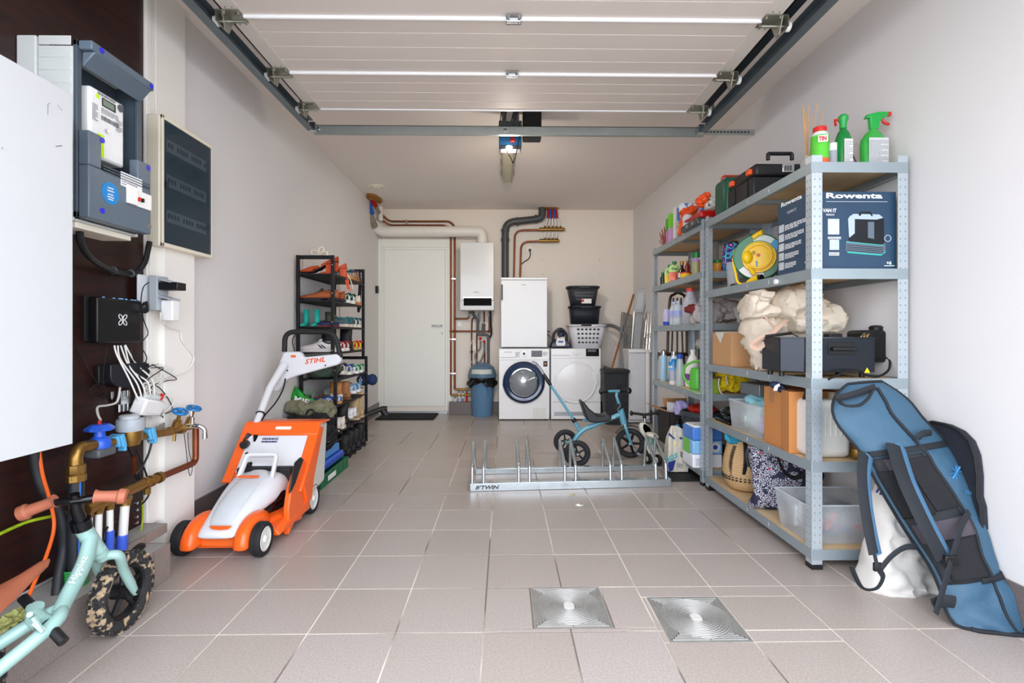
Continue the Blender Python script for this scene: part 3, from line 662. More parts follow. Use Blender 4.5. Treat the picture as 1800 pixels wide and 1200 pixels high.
# metal tap block
tp = PX(214, 704, -1.57)
m = MB(); m.cbox(tp+V((0,.01,0)), (.022,.055,.028));
for dy in (-.012, .01, .032):
 m.cyl(tp+V((0,dy,.0)), tp+V((0,dy,.04)), .006, n=8)
 m.cyl(tp+V((0,dy,.0)), tp+V((0,dy,-.045)), .005, n=8)
tag(m.build('coax_tap', STEEL, None, loc=tp), 'small silver coaxial tap between splitter and grey water meter', 'coax tap')
# ---- white network switch, tilted
h0 = PX(262, 714, -1.53)
sw = thing('network_switch', 'tilted white network switch full of cables above the water meter', 'network switch', h0, (radians(-12), radians(18), 0))
m = local(sw); m.prism([(-.07,.035),(.075,.03),(.062,-.035),(-.068,-.038)], (-.03,0,0), (0,1,0), (0,0,1), (.055,0,0)); m.build('case', WHITEP, sw, bevel=.008)
for k in range(7):
 m = local(sw); m.box((.0251, -.045+k*.013, -.024), (.0258, -.041+k*.013, -.0215)); m.build('indicator', INKG, sw)
for k in range(6):
 m = local(sw); m.box((-.012, -.05+k*.018, .033), (.004, -.037+k*.018, .05)); m.build('network_plug', mat('clear_plug', '#cfd6d4', .3), sw, bevel=.001)
m = local(sw); m.box((-.005, .045, .033), (.008, .056, .062)); m.build('red_tag', RED, sw, bevel=.002)
rc = random.Random(11)
starts = [(201,607),(207,607),(212,607),(219,607),(220,606)]; ends = [(243,703),(250,702),(257,702),(264,701),(271,701)]
for k in range(5):
 a = PX(*starts[k], -1.565); b = PX(*ends[k], -1.525); f_ = [(206,625),(212,632),(225,640),(232,650),(240,640)][k]; g_ = [(228,668),(240,672),(250,675),(260,672),(268,668)][k]
 cable('network_cable', [a, PX(*f_, -1.555-.002*k), PX(*g_, -1.53), b], .0032, WHC if k else mat('bright_cable', '#f6f6f4', .35), ['thickest bright white cable from router to the white switch','white cable second from the left under the router','white cable from mid router to mid white switch','white cable fourth under the router into the switch','rightmost white cable from router to the white switch'][k], group='router cables')
# tangle behind the switch
tl = thing('cable_tangle', 'tangle of thin white and black cords hanging beside the white switch', 'cables', PX(285, 690, -1.56))
for k in range(9):
 pts = []
 a0_ = (268+rc.uniform(-12,12), 640+rc.uniform(-3,8)); pts.append(PX(*a0_, -1.545))
 for q in range(5): pts.append(PX(268+rc.uniform(-22,42)*(1 if q < 4 else .5), 655+q*18+rc.uniform(-10,10), -1.545+rc.uniform(-.012,.02)))
 m = MB(); m.tube(smoothc(pts, 6), .0022, 6); m.build('cord', [WHC, WHC, BLK][k % 3], tl)
for pts, lab in (([PX(188,609,-1.57), PX(183,640,-1.575), PX(181,670,-1.575), PX(186,690,-1.575), PX(172,700,-1.575), PX(158,688,-1.575), PX(170,675,-1.575), PX(186,683,-1.57)], 'thin black cord hanging left of the black splitter box'),
     ([PX(134,610,-1.59), PX(150,640,-1.59), PX(165,665,-1.585), PX(190,700,-1.585), PX(196,695,-1.58), PX(199,720,-1.58), PX(203,740,-1.58)], 'thin black cord emerging from behind the white wall cabinet')):
 cable('loose_cord', pts, .0018, BLK, lab, 'cord')
cable('coax_cable', [PX(211,680,-1.565), PX(206,705,-1.56), PX(190,712,-1.56), PX(172,715,-1.55), PX(172,728,-1.53), PX(177,738,-1.51)], .0042, GRC, 'grey coaxial cable curving from the splitter to the blue valve')
cable('loose_cord', [PX(225,785,-1.56), PX(236,810,-1.56), PX(246,845,-1.56), PX(247,850,-1.55), PX(239,835,-1.54), PX(250,820,-1.53), PX(262,795,-1.53), PX(268,770,-1.53)], .0045, BLK, 'thick black cord looping under the grey water meter', 'cord')
cable('loose_cord', [PX(323,755,-1.50), PX(327,790,-1.50), PX(330,815,-1.50), PX(334,836,-1.5), PX(338,820,-1.5), PX(332,790,-1.5), PX(330,760,-1.50)], .0016, BLK, 'thin black cord dangling below the chrome tap', 'cord')
# ---- water installation
wa = thing('water_meter_assembly', 'brass water line with blue valve, grey meter and taps', 'water meter', PX(230, 770, -1.53))
BL = mat('valve_blue', '#2c5fd0', .3, var=.05); CL = mat('clip_blue', '#5db4e6', .35)
ax = -1.50
def Q(px, py, x=ax): return PX(px, py, x)
m = MB(); m.tube(fillet([Q(133,838), Q(133,800), Q(140,786), Q(170,781)], .03), .021, 14); m.build('brass_elbow', BRASS, wa)
m = MB(); p_ = Q(134,832); m.lathe([(.025,-.03),(.029,-.026),(.029,-.004),(.025,0),(.027,.004),(.027,.03),(.022,.034)], p_, n=8); m.build('brass_nut', BRASS, wa)
vb = Q(175, 776)
m = MB(); m.lathe([(.022,-.03),(.034,-.022),(.036,-.002),(.03,.012),(.018,.02),(.016,.045),(.001,.046)], vb, n=16); vv = m.build('valve_body', BL, wa)
m = MB(); m.lathe([(.012,.04),(.044,.042),(.048,.05),(.03,.064),(.001,.066)], vb, n=8); m.build('valve_handle', BL, wa, smooth=True, ang=20)
m = MB(); m.cyl(vb+V((0,0,.062)), vb+V((0,0,.078)), .006, n=8); m.build('valve_cap', RED, wa)
m = MB(); m.box(vb-V((.03,.04,.055)), vb+V((.03,.045,-.022))); m.build('valve_base', GREYPVC, wa, bevel=.008)
wm = Q(229, 760)
m = MB(); m.lathe([(.001,-.055),(.03,-.05),(.042,-.02),(.042,.012),(.001,.013)], wm, n=22); m.build('meter_body', BRASS, wa)
m = MB(); m.lathe([(.046,.008),(.048,.014),(.048,.045),(.045,.055),(.001,.056)], wm, n=24); m.build('meter_head', mat('meter_grey', '#aab2b8', .35), wa)
m = MB(); m.lathe([(.034,.055),(.035,.068),(.03,.072),(.001,.073)], wm-V((0,.005,0)), n=24); m.build('meter_lid', mat('meter_grey2', '#b9c0c5', .35), wa)
m = MB(); m.tube([Q(185,779), Q(300,757)], .015, 12); m.tube([Q(196,775), Q(212,772)], .019, 8); m.tube([Q(255,765), Q(300,758)], .018, 12); m.build('brass_pipe', BRASS, wa)
for c_ in ((207, 774), (262, 762)):
 p_ = Q(*c_); m = MB(); m.cbox(p_, (.05,.02,.05), Matrix.Rotation(.3,3,'X')); m.cbox(p_+V((.004,.018,-.03)), (.03,.012,.028)); m.cbox(p_+V((.0,-.02,.0)), (.045,.012,.045), Matrix.Rotation(.3,3,'X')); m.build('blue_clip', CL, wa, bevel=.003)
WH = mat('wheel_blue', '#1f78b8', .35, .2)
for i_, (b_, t_) in enumerate((((309,752),(317,723)), ((331,748),(341,717)))):
 a = Q(b_[0], b_[1]); b = Q(t_[0], t_[1], -1.47); m = MB(); m.tube([a, a.lerp(b, .45), a.lerp(b, .5), b], [.019,.017,.009,.007], 12); m.build('valve_neck', BRASS, wa)
 d = (b-a).normalized(); m = MB(); m.torus(b, .028, .006, axis=d, n=22, m=8); hd = m.build('hand_wheel', WH, wa)
 sd, u_ = frame_along(d); m = MB(); m.cyl(b-d*.005, b+d*.006, .009, n=10)
 for k in range(5): m.tube([b, b+(sd*cos(2*pi*k/5)+u_*sin(2*pi*k/5))*.027], .0035, 6)
 m.build('spokes', WH, hd)
m = MB(); m.tube([Q(295,757), Q(340,748)], .016, 12); m.cyl(Q(315,754), Q(322,752), .024, n=6); m.cyl(Q(307,760), Q(306,775), .007, n=8); m.build('brass_manifold', BRASS, wa)
ta = Q(338, 748, -1.47)
m = MB(); m.tube(smoothc([ta-V((.04,0,0)), ta, ta+V((.03,.005,-.003)), ta+V((.05,.01,-.02)), ta+V((.052,.01,-.045))], 5), .011, 12); m.cyl(ta+V((.052,.01,-.04)), ta+V((.052,.01,-.062)), .013, n=12); m.cyl(ta, ta+V((0,0,.04)), .008, n=10); m.tube([ta+V((-.005,-.0,.045)), ta+V((.0,0.0,.09))], .005, 8); m.build('chrome_tap', CHROME, wa)
tg = MB(); tg.prism([(0,0),(.12,.004),(.12,-.045),(.02,-.05)], Q(253, 760, -1.54), (0,1,.15), (0,0,1), (.01,0,0)); tg.build('valve_plate', mat('plate_grey', '#8f8d88', .5), wa, bevel=.002)
# copper line and lower manifold
cp = thing('copper_line', 'copper pipe bending from the taps down to a brass manifold', 'pipe', Q(345, 800))
m = MB(); m.tube(fillet([Q(344,752), Q(344,812), Q(330,818), Q(275,841)], .04), .0145, 14); m.build('copper_pipe', COPPER, cp)
m = MB(); m.tube([Q(275,841), Q(255,849), Q(200,873), Q(150,896)], [.018,.021,.022,.022], 14)
for c_ in ((282,838),(268,844),(258,848),(222,864)): m.tube([Q(*c_), Q(c_[0]-5, c_[1]+2)], .0245, 12)
m.build('brass_manifold', BRASS, cp)
for k, (px, py, x2, y2, w_, mm) in enumerate(((221,870,213,960,.019,'w'), (193,882,193,946,.0135,'w'), (174,890,172,952,.0135,'w'), (157,898,157,955,.012,'w'))):
 a = Q(px, py); b = Q(x2, y2); m = MB(); m.tube([a, a.lerp(b, .08), a.lerp(b, .12), a.lerp(b,.2)], [w_*1.3, w_*1.3, w_*1.1, w_*1.1], 10); m.build('brass_outlet', BRASS, cp)
 m = MB(); m.tube([a.lerp(b,.2), b+V((0,0,-.05))], w_*.85, 12); m.build('white_hose', mat('hose_white', '#ecebe6', .35), cp)
 if k < 2:
  m = MB(); L_ = b.lerp(a, .22); n_ = 14; pts = []; rs = []
  for i in range(n_): pts.append(L_.lerp(b+V((0,0,-.045)), i/(n_-1))); rs.append(w_*(1.1 if i % 2 else .98))
  m.tube(pts, rs, 12); m.build('blue_sleeve', mat('sleeve_blue', '#3f63d6', .4), cp)
m = MB(); m.cyl(Q(259,851), Q(259,868), .013, n=8); m.build('drain_plug', BRASS, cp)
# earthing bar and yellow-green wire
eb = thing('earthing_bar', 'short copper earthing bar with bolts beside the brass manifold', 'earthing bar', Q(236, 900, -1.54))
m = MB(); m.box((-1.55, Q(232,0,-1.55).y, Q(0,922,-1.55).z), (-1.545, Q(239,0,-1.55).y, Q(0,878,-1.55).z)); m.build('bar', COPPER, eb)
for yv in (884, 896, 908, 918): m = MB(); p_ = PX(237, yv, -1.545); m.cyl(p_, p_+V((.012,0,0)), .006, n=6); m.build('bolt', STEEL, eb)
YG = mat('earth_wire', '#b6c81e', .45, scale=60, color2='#6f9a1c')
cable('earth_wire', [PX(250,880,-1.55), PX(251,910,-1.55), PX(246,940,-1.55), PX(240,955,-1.55)], .004, YG, 'short yellow-green earth wire beside the copper earthing bar', 'wire')
cable('earth_wire', [PX(-40,960,-1.57), PX(0,938,-1.57), PX(40,920,-1.57), PX(63,913,-1.56), PX(100,905,-1.55), PX(125,898,-1.54)], .0055, YG, 'long yellow-green earth wire crossing the dark board at the left edge', 'wire')
# big black supply pipe with green sleeve
sp2 = thing('supply_pipe', 'thick black supply pipe rising from a green corrugated sleeve', 'pipe', Q(130, 1000, -1.50))
a, b = Q(134, 838), Q(131, 1012); m = MB(); m.tube([a, b], .024, 16); m.build('pipe', mat('hdpe_black', '#23282e', .35), sp2)
m = MB(); m.tube([Q(133,835), Q(133,842)], .026, 12); m.build('pipe_collar', BRASS, sp2)
m = MB(); m.tube([a+V((.0215,-.009,0)), b+V((.0215,-.009,0))], .003, 6); m.build('blue_stripe', mat('stripe_blue', '#2a72c8', .4), sp2)
gb = Q(131, 1021); m = MB()
for k in range(7): m.torus(V((gb.x, gb.y, zl+.004+k*.009)), .034, .0045, n=20, m=6)
m.build('green_sleeve', mat('sleeve_green', '#2f9e48', .45), sp2)['kind'] = 'stuff'
# black duct and orange cable at the left edge
cable('black_duct', [PX(60,795,-1.56), PX(66,830,-1.56), PX(78,862,-1.55), PX(98,888,-1.54), PX(110,925,-1.53), PX(112,965,-1.53), PX(104,1010,-1.52), PX(100,1045,-1.51)], .016, mat('duct_black', '#26272b', .5), 'thick black duct coming down from behind the white cabinet', 'duct', n=12)
cable('orange_cable', [PX(69,795,-1.55), PX(75,835,-1.54), PX(88,880,-1.53), PX(95,925,-1.52), PX(82,975,-1.51), PX(62,1020,-1.50), PX(42,1070,-1.49), PX(36,1090,-1.48)], .0055, mat('cable_orange', '#e8641c', .4), 'bright orange cable hanging down behind the balance bike')
cable('black_cable', [PX(240,790,-1.54), PX(262,850,-1.53), PX(255,880,-1.53), PX(215,908,-1.52), PX(190,925,-1.5), PX(182,950,-1.49)], .0035, BLK, 'black cord running over the white hoses to the ledge', 'cord')
m = MB(); m.soft(PZ(237, 962, zl+.012), (.07,.06,.024), amp=.004, k=6, p=3, seed=4); tag(m.build('bottle_cap', BLACKP, None, loc=PZ(237,962,zl), fix=True), 'small black plastic cap lying on the grey ledge', 'cap')
m = MB(); m.soft(PX(18,1089,-1.47)+V((0,0,.0)), (.05,.12,.035), amp=.014, k=8, p=2.2, fr=25, seed=8); tag(m.build('dry_leaf', mat('leaf_yellowgreen', '#b7bb72', .8, var=.2, scale=30, bump=.4), None, loc=PX(18,1089,-1.47), fix=True), 'crumpled yellow-green leaf lying on the ledge behind the bike', 'leaf')
# ================================================================ balance bike
MINT = mat('bike_mint', '#90b2ab', .3, var=.02, coat=.3); BRN = mat('saddle_brown', '#9c5a40', .5, var=.05); TYRE = mat('bike_tyre', '#26272a', .75, var=.1, scale=30, bump=.3)
MUD = mat('bike_tyre_muddy', '#2a2a2b', .85, scale=38, con=.54, color2='#b09a7c', bump=.5)
bk = thing('balance_bike', 'mint green balance bike with brown saddle leaning by the ledge', 'balance bike', (-1.31, 1.5, 0))
def bwheel(c, par, R=.131, w=.024, mm=TYRE):
 wh = MB(); wh.torus(c, R-w, w, axis=(1,0,0), n=40, m=12, flat=1.0); tr = wh.build('tyre', mm, par)
 kn = MB()
 for k in range(30):
  a = 2*pi*k/30
  for s in (-1, 1):
   a2 = a+(.1 if s > 0 else 0); p_ = c+V((s*.011, cos(a2)*(R-.002), sin(a2)*(R-.002))); kn.cbox(p_, (.012,.016,.008), Matrix.Rotation(a2-pi/2, 3, 'X'))
 o = kn.build('tread_knobs', mm, tr, smooth=False); o['kind'] = 'stuff'
 rm = MB(); rm.torus(c, R-2*w+.002, .009, axis=(1,0,0), n=36, m=8, flat=1.8); rm.tube([c-V((.03,0,0)), c+V((.03,0,0))], .026, 16)
 for k in range(5):
  a = 2*pi*k/5+.3; d = V((0, cos(a), sin(a))); rm.tube([c+d*.02, c+d*(R-2*w)], [.011,.008], 6)
 rm.build('rim', BLACKP, par)
fw = V((-1.315, 1.745, .131)); rw_ = V((-1.335, 1.215, .131))
fwe = bk
bwheel(fw, bk, mm=MUD); bwheel(rw_, bk)
hd0, hd1 = P(172, 968, 1.63), P(133, 905, 1.57)
ht0, ht1 = P(176, 975, 1.62), P(146, 928, 1.585)
m = MB(); m.tube([ht0, ht1], .023, 14); jn = P(100, 1083, 1.42)
m.tube(smoothc([P(160,945,1.6), P(148,990,1.55), P(120,1045,1.48), jn], 6), [.021]*19, 12, flat=1.25)
for (sx, q) in ((.03, (15,1150,1.26)), (-.05, (-5,1125,1.26))):
 e_ = V((rw_.x+sx*1.4, rw_.y+.02, rw_.z+.02)); m.tube(smoothc([jn+V((-.01,.02,.01)), jn+V((sx*.8,-.04,.0)), e_], 6), [.018]*13, 12)
m.tube([P(60,1095,1.4), P(62,1065,1.39)], .02, 10); m.build('frame', MINT, bk)
m = MB(); top = ht0-V((0,0,.01)); m.tube([ht0+V((0,-.01,.02)), ht0+V((0,.012,-.012))], .022, 12)
for s in (-1, 1):
 m.tube(smoothc([top+V((0,.01,0)), top+V((s*.036,.028,-.004)), V((fw.x+s*.041, fw.y-.05, fw.z+.095)), V((fw.x+s*.04, fw.y+.005, fw.z-.01))], 6), [.015]*16+[.013,.012,.009], 10)
m.build('fork', MINT, bk)
for s in (-1, 1): m = MB(); m.cyl(V((fw.x+s*.03,fw.y,fw.z)), V((fw.x+s*.058,fw.y,fw.z)), .008, n=8); m.build('axle_nut', BLACKP, bk)
m = MB(); m.tube([ht1+V((0,-.002,.0)), ht1+V((0,-.01,.03))], .027, 14); m.tube([ht1+V((0,-.01,.03)), P(133,892,1.56), P(131,868,1.55)], [.018,.016,.013], 12); m.build('headset', BLACKG, bk)
hb = P(131, 880, 1.55); gl = P(35, 903, 1.52); gr_ = P(222, 872, 1.60)
m = MB(); m.tube(smoothc([gl.lerp(hb,.1), P(88,885,1.54), hb, P(170,875,1.57), gr_.lerp(hb,.1)], 6), .0115, 10); m.build('handlebar', BLACKG, bk)
for g0, g1 in ((gl, P(92,882,1.54)), (gr_, P(172,872,1.57))):
 m = MB(); d = (g1-g0).normalized(); m.tube([g0-d*.004, g0+d*.001, g0+d*.018, g0+d*.024, g0+d*.06, g1, g1+d*.008], [.013,.023,.024,.018,.0165,.017,.021], 14); m.build('grip', mat('grip_brown', '#a8634a', .55), bk)
 m = MB(); m.cyl(g0-d*.0045, g0-d*.006, .009, n=12); m.build('grip_hole', BLACKP, bk)
m = MB(); sn = P(86, 985, 1.47); sc2 = P(10, 1030, 1.36)
secs = []
for i, (t, w_, h_) in enumerate(((0,.004,.006),(.08,.017,.014),(.3,.025,.02),(.55,.045,.026),(.8,.066,.03),(.95,.06,.026),(1,.03,.012))):
 c_ = V((sn.x-.0*t, sn.y-.26*t, sn.z-.045*t-.01*sin(pi*t)+(.02*max(0,t-.6)))); secs.append([c_+V((cos(a)*w_, 0, sin(a)*h_*(1 if sin(a) > 0 else .5))) for a in [2*pi*k/14 for k in range(14)]])
m.loft(secs); m.build('saddle', BRN, bk, fix=True)
m = MB(); m.tube([P(112,1128,1.36), P(40,1050,1.41)], .013, 12); m.build('seat_post', BLACKP, bk)
m = MB(); m.tube([P(60,1083,1.38), P(75,1095,1.37)], .022, 10); m.cyl(P(58,1085,1.37), P(52,1080,1.33), .007, n=8); m.tube([P(58,1085,1.34), P(75,1110,1.34)], .006, 6); m.build('seat_clamp', MINT, bk)
m = MB(); m.tube([P(60,1095,1.345), P(76,1110,1.345)], .007, 6); m.build('quick_release', STEEL, bk)
ld = (P(150,990,1.56)-P(132,1028,1.505)).normalized()
text('Hippiez', P(131,1028,1.497)+V((.012,-.012,0)), ld, V((.35,-.1,-.25)).cross(ld).cross(ld)*-1 if False else ld.cross(V((.55,-.8,0))).normalized()*-1, .085, .022, INKW, bk, ext=.018)
# ================================================================ lawn mower
OR = mat('mower_orange', '#f4631b', .32, var=.03, coat=.2); MW = mat('mower_white', '#d9dcdf', .35, var=.02)
mw = thing('lawn_mower', 'orange and white electric lawn mower with grass box and tall handle', 'lawn mower', (-1.3, 2.6, 0))
WHM = mat('mower_wheel_white', '#dcdcd6', .45, var=.06)
def mwheel(c, R, w, s):
 t = MB(); prof = [(R-.022,-w/2+.002),(R-.006,-w/2),(R,-w/2+.008),(R,-.002),(R-.003,0),(R,.002),(R,w/2-.008),(R-.006,w/2),(R-.022,w/2-.002)]
 t.lathe(prof, c, n=32, R=Matrix.Rotation(pi/2, 3, 'Y'), cap=False); tr = t.build('wheel', RUBBER, mw, ang=25)
 h = MB(); h.lathe([(R-.021,-w/2+.004),(R-.021,w/2-.004),(R-.028,w/2-.001),(R-.04,w/2-.008),(.018,w/2-.006),(.014,w/2+.004),(.001,w/2+.005)] if s > 0 else [(.001,-w/2-.005),(.014,-w/2-.004),(.018,-w/2+.006),(R-.04,-w/2+.008),(R-.028,-w/2+.001),(R-.021,-w/2+.004),(R-.021,w/2-.004)], c, n=28, R=Matrix.Rotation(pi/2, 3, 'Y')); h.build('hub', WHM, tr)
Rf = .077
fR, fL = V((-1.118, 2.32, Rf)), V((-1.478, 2.335, Rf)); rR, rL = V((-1.105, 2.87, .083)), V((-1.49, 2.87, .083))
mwheel(fR, Rf, .045, 1); mwheel(rR, .083, .045, 1); mwheel(fL, Rf, .045, -1); mwheel(rL, .083, .045, -1)
t = MB()
for sx in (-1, 1):
 for k in range(6): pass
# the front left wheel is seen from inside: spokes
t = MB()
for k in range(6): a = pi*k/3; t.tube([fL+V((.018,0,0)), fL+V((.018, cos(a)*.05, sin(a)*.05))], .006, 6)
t.build('wheel_spokes', WHM, mw)
cx = -1.298
def sect(y, hw, z0, z1, n=16, p=3.0, c=cx, flatb=True):
 out = []
 for k in range(n+1):
  a = pi*k/n; ca, sa = cos(a), sin(a); out.append(V((c+hw*abs(ca)**(2/p)*(1 if ca >= 0 else -1), y, z0+(z1-z0)*abs(sa)**(2/p))))
 return out
m = MB(); m.loft([sect(y, hw, .045, z, p=5) for y, hw, z in ((2.30,.10,.085),(2.33,.13,.11),(2.45,.14,.12),(2.55,.19,.115),(2.70,.195,.12),(2.84,.17,.16),(2.95,.17,.2))]); m.build('deck', OR, mw, ang=30)
m = MB(); m.prism([(-.085,.052),(.085,.052),(.085,.115),(-.085,.115)], (cx, 2.292, 0), (1,0,0), (0,0,1), (0,.02,0)); m.build('front_panel', mat('mower_orange_inner', '#ee6a26', .4), mw, bevel=.006)
for s in (-1, 1):
 m = MB(); c_ = cx+s*.118; m.loft([sect(y, hw, z0, z1, p=2.6, c=c_) for y, hw, z0, z1 in ((2.232,.012,.06,.075),(2.24,.03,.05,.11),(2.27,.042,.045,.15),(2.33,.048,.06,.176),(2.40,.046,.08,.18),(2.46,.035,.09,.165),(2.5,.02,.1,.14))]); m.build('wheel_arch', OR, mw, sub=1)
m = MB(); m.loft([sect(y, hw, z0, z1, p=3.4) for y, hw, z0, z1 in ((2.258,.075,.10,.118),(2.27,.088,.095,.135),(2.33,.095,.105,.175),(2.42,.105,.12,.225),(2.52,.125,.14,.262),(2.62,.145,.15,.285),(2.70,.15,.16,.29),(2.74,.14,.17,.275))]); m.build('motor_cover', MW, mw, sub=1)
m = MB(); m.loft([sect(y, hw, z0, z1, p=2.6) for y, hw, z0, z1 in ((2.275,.045,.12,.132),(2.29,.06,.12,.155),(2.36,.073,.14,.215),(2.45,.08,.17,.26),(2.55,.08,.2,.292),(2.65,.075,.24,.305),(2.69,.06,.27,.3))]); m.build('motor_cap', mat('mower_white2', '#c9ced2', .25, coat=.3), mw, sub=1)
m = MB(); m.prism([(-.05,0),(.05,0),(.036,-.012),(0,-.016),(-.036,-.012)], P(387, 925, 2.262), (1,0,0), (0,0,1), (0,.01,0)); m.build('front_badge', OR, mw)
m = MB(); p_ = V((cx, 2.56, .2945)); m.prism([(-.06,-.012),(-.045,.008),(.05,.008),(.055,-.01),(.02,-.014)], p_, (1,0,0), (0,.9,.2), (0,0,.004)); m.build('top_badge', OR, mw)
pv = P(403, 870, 2.4)
m = MB(); m.tube(fillet([V((cx-.075,2.60,.27)), V((cx-.07,2.685,.375)), V((cx+.085,2.685,.375)), V((cx+.09,2.62,.27))], .02), .012, 8, flat=1.4); m.build('carry_handle', MW, mw)
m = MB(); m.box((cx-.14, 2.70, .2), (cx+.15, 2.76, .30)); m.build('rear_flap', BLACKM, mw, bevel=.01)
# orange flank on the right with black insert
def sidepoly(pts, X): return [(PX(x, y, X).y, PX(x, y, X).z) for x, y in pts]
def side(pts, X, w, name, mm, par=mw, b=.006):
 m = MB(); m.prism(sidepoly(pts, X), (X, 0, 0), (0,1,0), (0,0,1), (-w,0,0)); return m.build(name, mm, par, bevel=b)
side([(508,893),(513,858),(523,828),(535,808),(547,822),(545,850),(534,880),(531,912),(518,918),(508,940)], -1.082, .03, 'side_panel', OR)
side([(510,868),(515,835),(521,812),(530,803),(535,807),(527,828),(520,850),(514,862)], -1.075, .012, 'side_grip', BLACKP)
m = MB(); m.tube(smoothc([P(463,905,2.52), P(478,884,2.57), P(492,868,2.62), P(503,868,2.66), P(500,880,2.66), P(484,893,2.6), P(465,907,2.54)], 5), .018, 8); m.build('side_vent', BLACKG, mw)
m = MB(); m.loft([[V((-1.2,y,z0)), V((-1.08,y,z0)), V((-1.08,y,z1-.02)), V((-1.1,y,z1)), V((-1.2,y,z1))] for y, z0, z1 in ((2.42,.05,.08),(2.5,.05,.095),(2.62,.05,.10),(2.76,.05,.13),(2.8,.05,.2))]); m.build('discharge_cover', OR, mw, bevel=.006, fix=True)
# grass box
gx0, gx1 = -1.505, -1.068
prof = [(2.70,.235),(2.93,.485),(2.975,.495),(3.08,.485),(3.03,.14),(2.78,.11)]
m = MB(); m.prism(prof[:], (gx0+.015,0,0), (0,1,0), (0,0,1), (gx1-gx0-.03,0,0)); gb_ = m.build('grass_box', mat('mesh_white', '#d9d8d0', .6, var=.1, scale=150, bump=.6, bscale=220), mw, bevel=.012)
def strip(x0, x1, a, b, th, name, mm, par, bev=.006, o_=0.0):
 A, B = V((0,*a)), V((0,*b)); d = (B-A).normalized(); n = V((0,-d.z,d.y)); m = MB()
 pts = [V((x0,0,0))+A+n*o_, V((x1,0,0))+A+n*o_, V((x1,0,0))+B+n*o_, V((x0,0,0))+B+n*o_]; m.hexa(pts+[p+n*th for p in pts]); return m.build(name, mm, par, bevel=bev)
A_, B_ = prof[0], prof[1]
def mixp(t): return (A_[0]+(B_[0]-A_[0])*t, A_[1]+(B_[1]-A_[1])*t)
strip(gx0, gx0+.05, mixp(-.05), mixp(1.02), .014, 'box_rim', OR, gb_); strip(gx1-.055, gx1, mixp(-.2), mixp(1.02), .014, 'box_rim', OR, gb_)
strip(gx0, gx1, mixp(.80), mixp(1.05), .016, 'box_rim', OR, gb_); strip(gx0+.05, gx1-.055, mixp(.04), mixp(.12), .012, 'box_rim', OR, gb_)
strip(gx0, gx1, (2.945,.497), (3.085,.488), .012, 'box_lid', OR, gb_, .008)
strip(gx0+.05, gx1-.055, mixp(.12), mixp(.80), .008, 'box_front', MW, gb_, .003)
strip(cx-.02, cx+.07, mixp(.90), mixp(.96), .019, 'handle_slot', WHITEP, gb_, .004)
a_ = P(485, 772, 2.90); u_ = V((1,0,0)); d_ = V((0, B_[0]-A_[0], B_[1]-A_[1])).normalized(); n_ = V((0,-d_.z,d_.y)); base = V((cx-.075, *mixp(.66)))+n_*.009
lb = rect(base, u_, d_, .092, .04, mat('mower_label', '#c4cbe0', .5), gb_, 'instruction_label'); printlines(base+n_*.0006, u_, d_, .088, .036, 2, INK, gb_, seed=3, ext=.0012)
m = MB(); m.prism([(gx1-.012-0, 0)] and [(prof[0][0]-.02,prof[0][1]-.02),(2.93,.47),(2.99,.47),(2.84,.22),(2.80,.10),(2.74,.10)], (gx1-.03,0,0), (0,1,0), (0,0,1), (.028,0,0)); m.build('box_side', OR, gb_, bevel=.008)
for k in range(2): m = MB(); m.tube([V((gx0-.001+.002, 3.0, .1)), V((gx0+.001, 3.0, .2))], .002, 5)
# handle: lower black bracket, white column, console, black bar
m = MB()
m.tube(smoothc([P(403,852,2.78), P(412,815,2.82), P(428,782,2.86), P(440,762,2.88)], 5), [.012]*16, 8, flat=2.0)
m.tube(smoothc([P(432,800,2.80), P(446,790,2.84), P(450,765,2.88)], 5), .014, 8)
m.build('handle_bracket', BLACKG, mw); m = MB()
m.tube([P(413,822,2.80), P(440,815,2.75), P(436,838,2.72)], .012, 8)
m.cyl(P(433,780,2.84), P(428,782,2.80), .022, n=12); m.build('pivot_knob', BLACKP, mw)
m = MB(); m.tube([P(439,775,2.87), P(458,726,3.0), P(474,683,3.14), P(500,640,3.28)], [.018,.020,.022,.026], 12); m.build('handle_column', MW, mw)
con = [(470,688),(497,621),(500,618),(527,618),(533,628),(590,622),(598,625),(599,635),(594,641),(520,661),(503,668),(489,688)]
Yc = 3.30
m = MB(); pp = [P(x, y, Yc) for x, y in con]; m.prism([(p.x, p.z) for p in pp], (0,Yc,0), (1,0,0), (0,0,1), (0,.05,0)); cn = m.build('console', MW, mw, bevel=.012, seg=3, ang=50)
m = MB(); m.tube(fillet([P(500,618,Yc+.02), P(501,583,Yc+.03), P(588,583,Yc+.03), P(599,628,Yc+.02)], .07, 6), .0165, 12); m.build('handle_bar', BLACKM, mw)
m = MB(); q0 = P(511,624,Yc-.003); q1 = P(520,628,Yc-.003); m.box((q0.x,Yc-.004,q1.z),(q1.x,Yc+.002,q0.z)); m.build('switch_button', OR, mw, bevel=.003)
a = P(536,640,Yc-.002); b = P(572,635.5,Yc-.002)
text('STIHL', a, b-a, (0,0,1), (b-a).length, .033, mat('logo_orange', '#e8501e', .4), cn, shear=.25, bold=.02, ext=.001)
for q in ((505,651),(572,642)): p_ = P(*q, Yc); m = MB(); m.cyl(p_, p_-V((0,.003,0)), .006, n=10); m.build('console_screw', GREYPVC, cn)
m = MB(); m.tube(smoothc([P(502,664,Yc+.01), P(497,685,3.2), P(484,708,3.1), P(462,735,2.98), P(452,765,2.9), P(448,790,2.84)], 6), .005, 6)
m.tube(smoothc([P(519,588,Yc+.05), P(514,600,Yc+.05), P(519,620,Yc+.04)], 5), .004, 6); m.build('power_lead', BLACKP, mw)
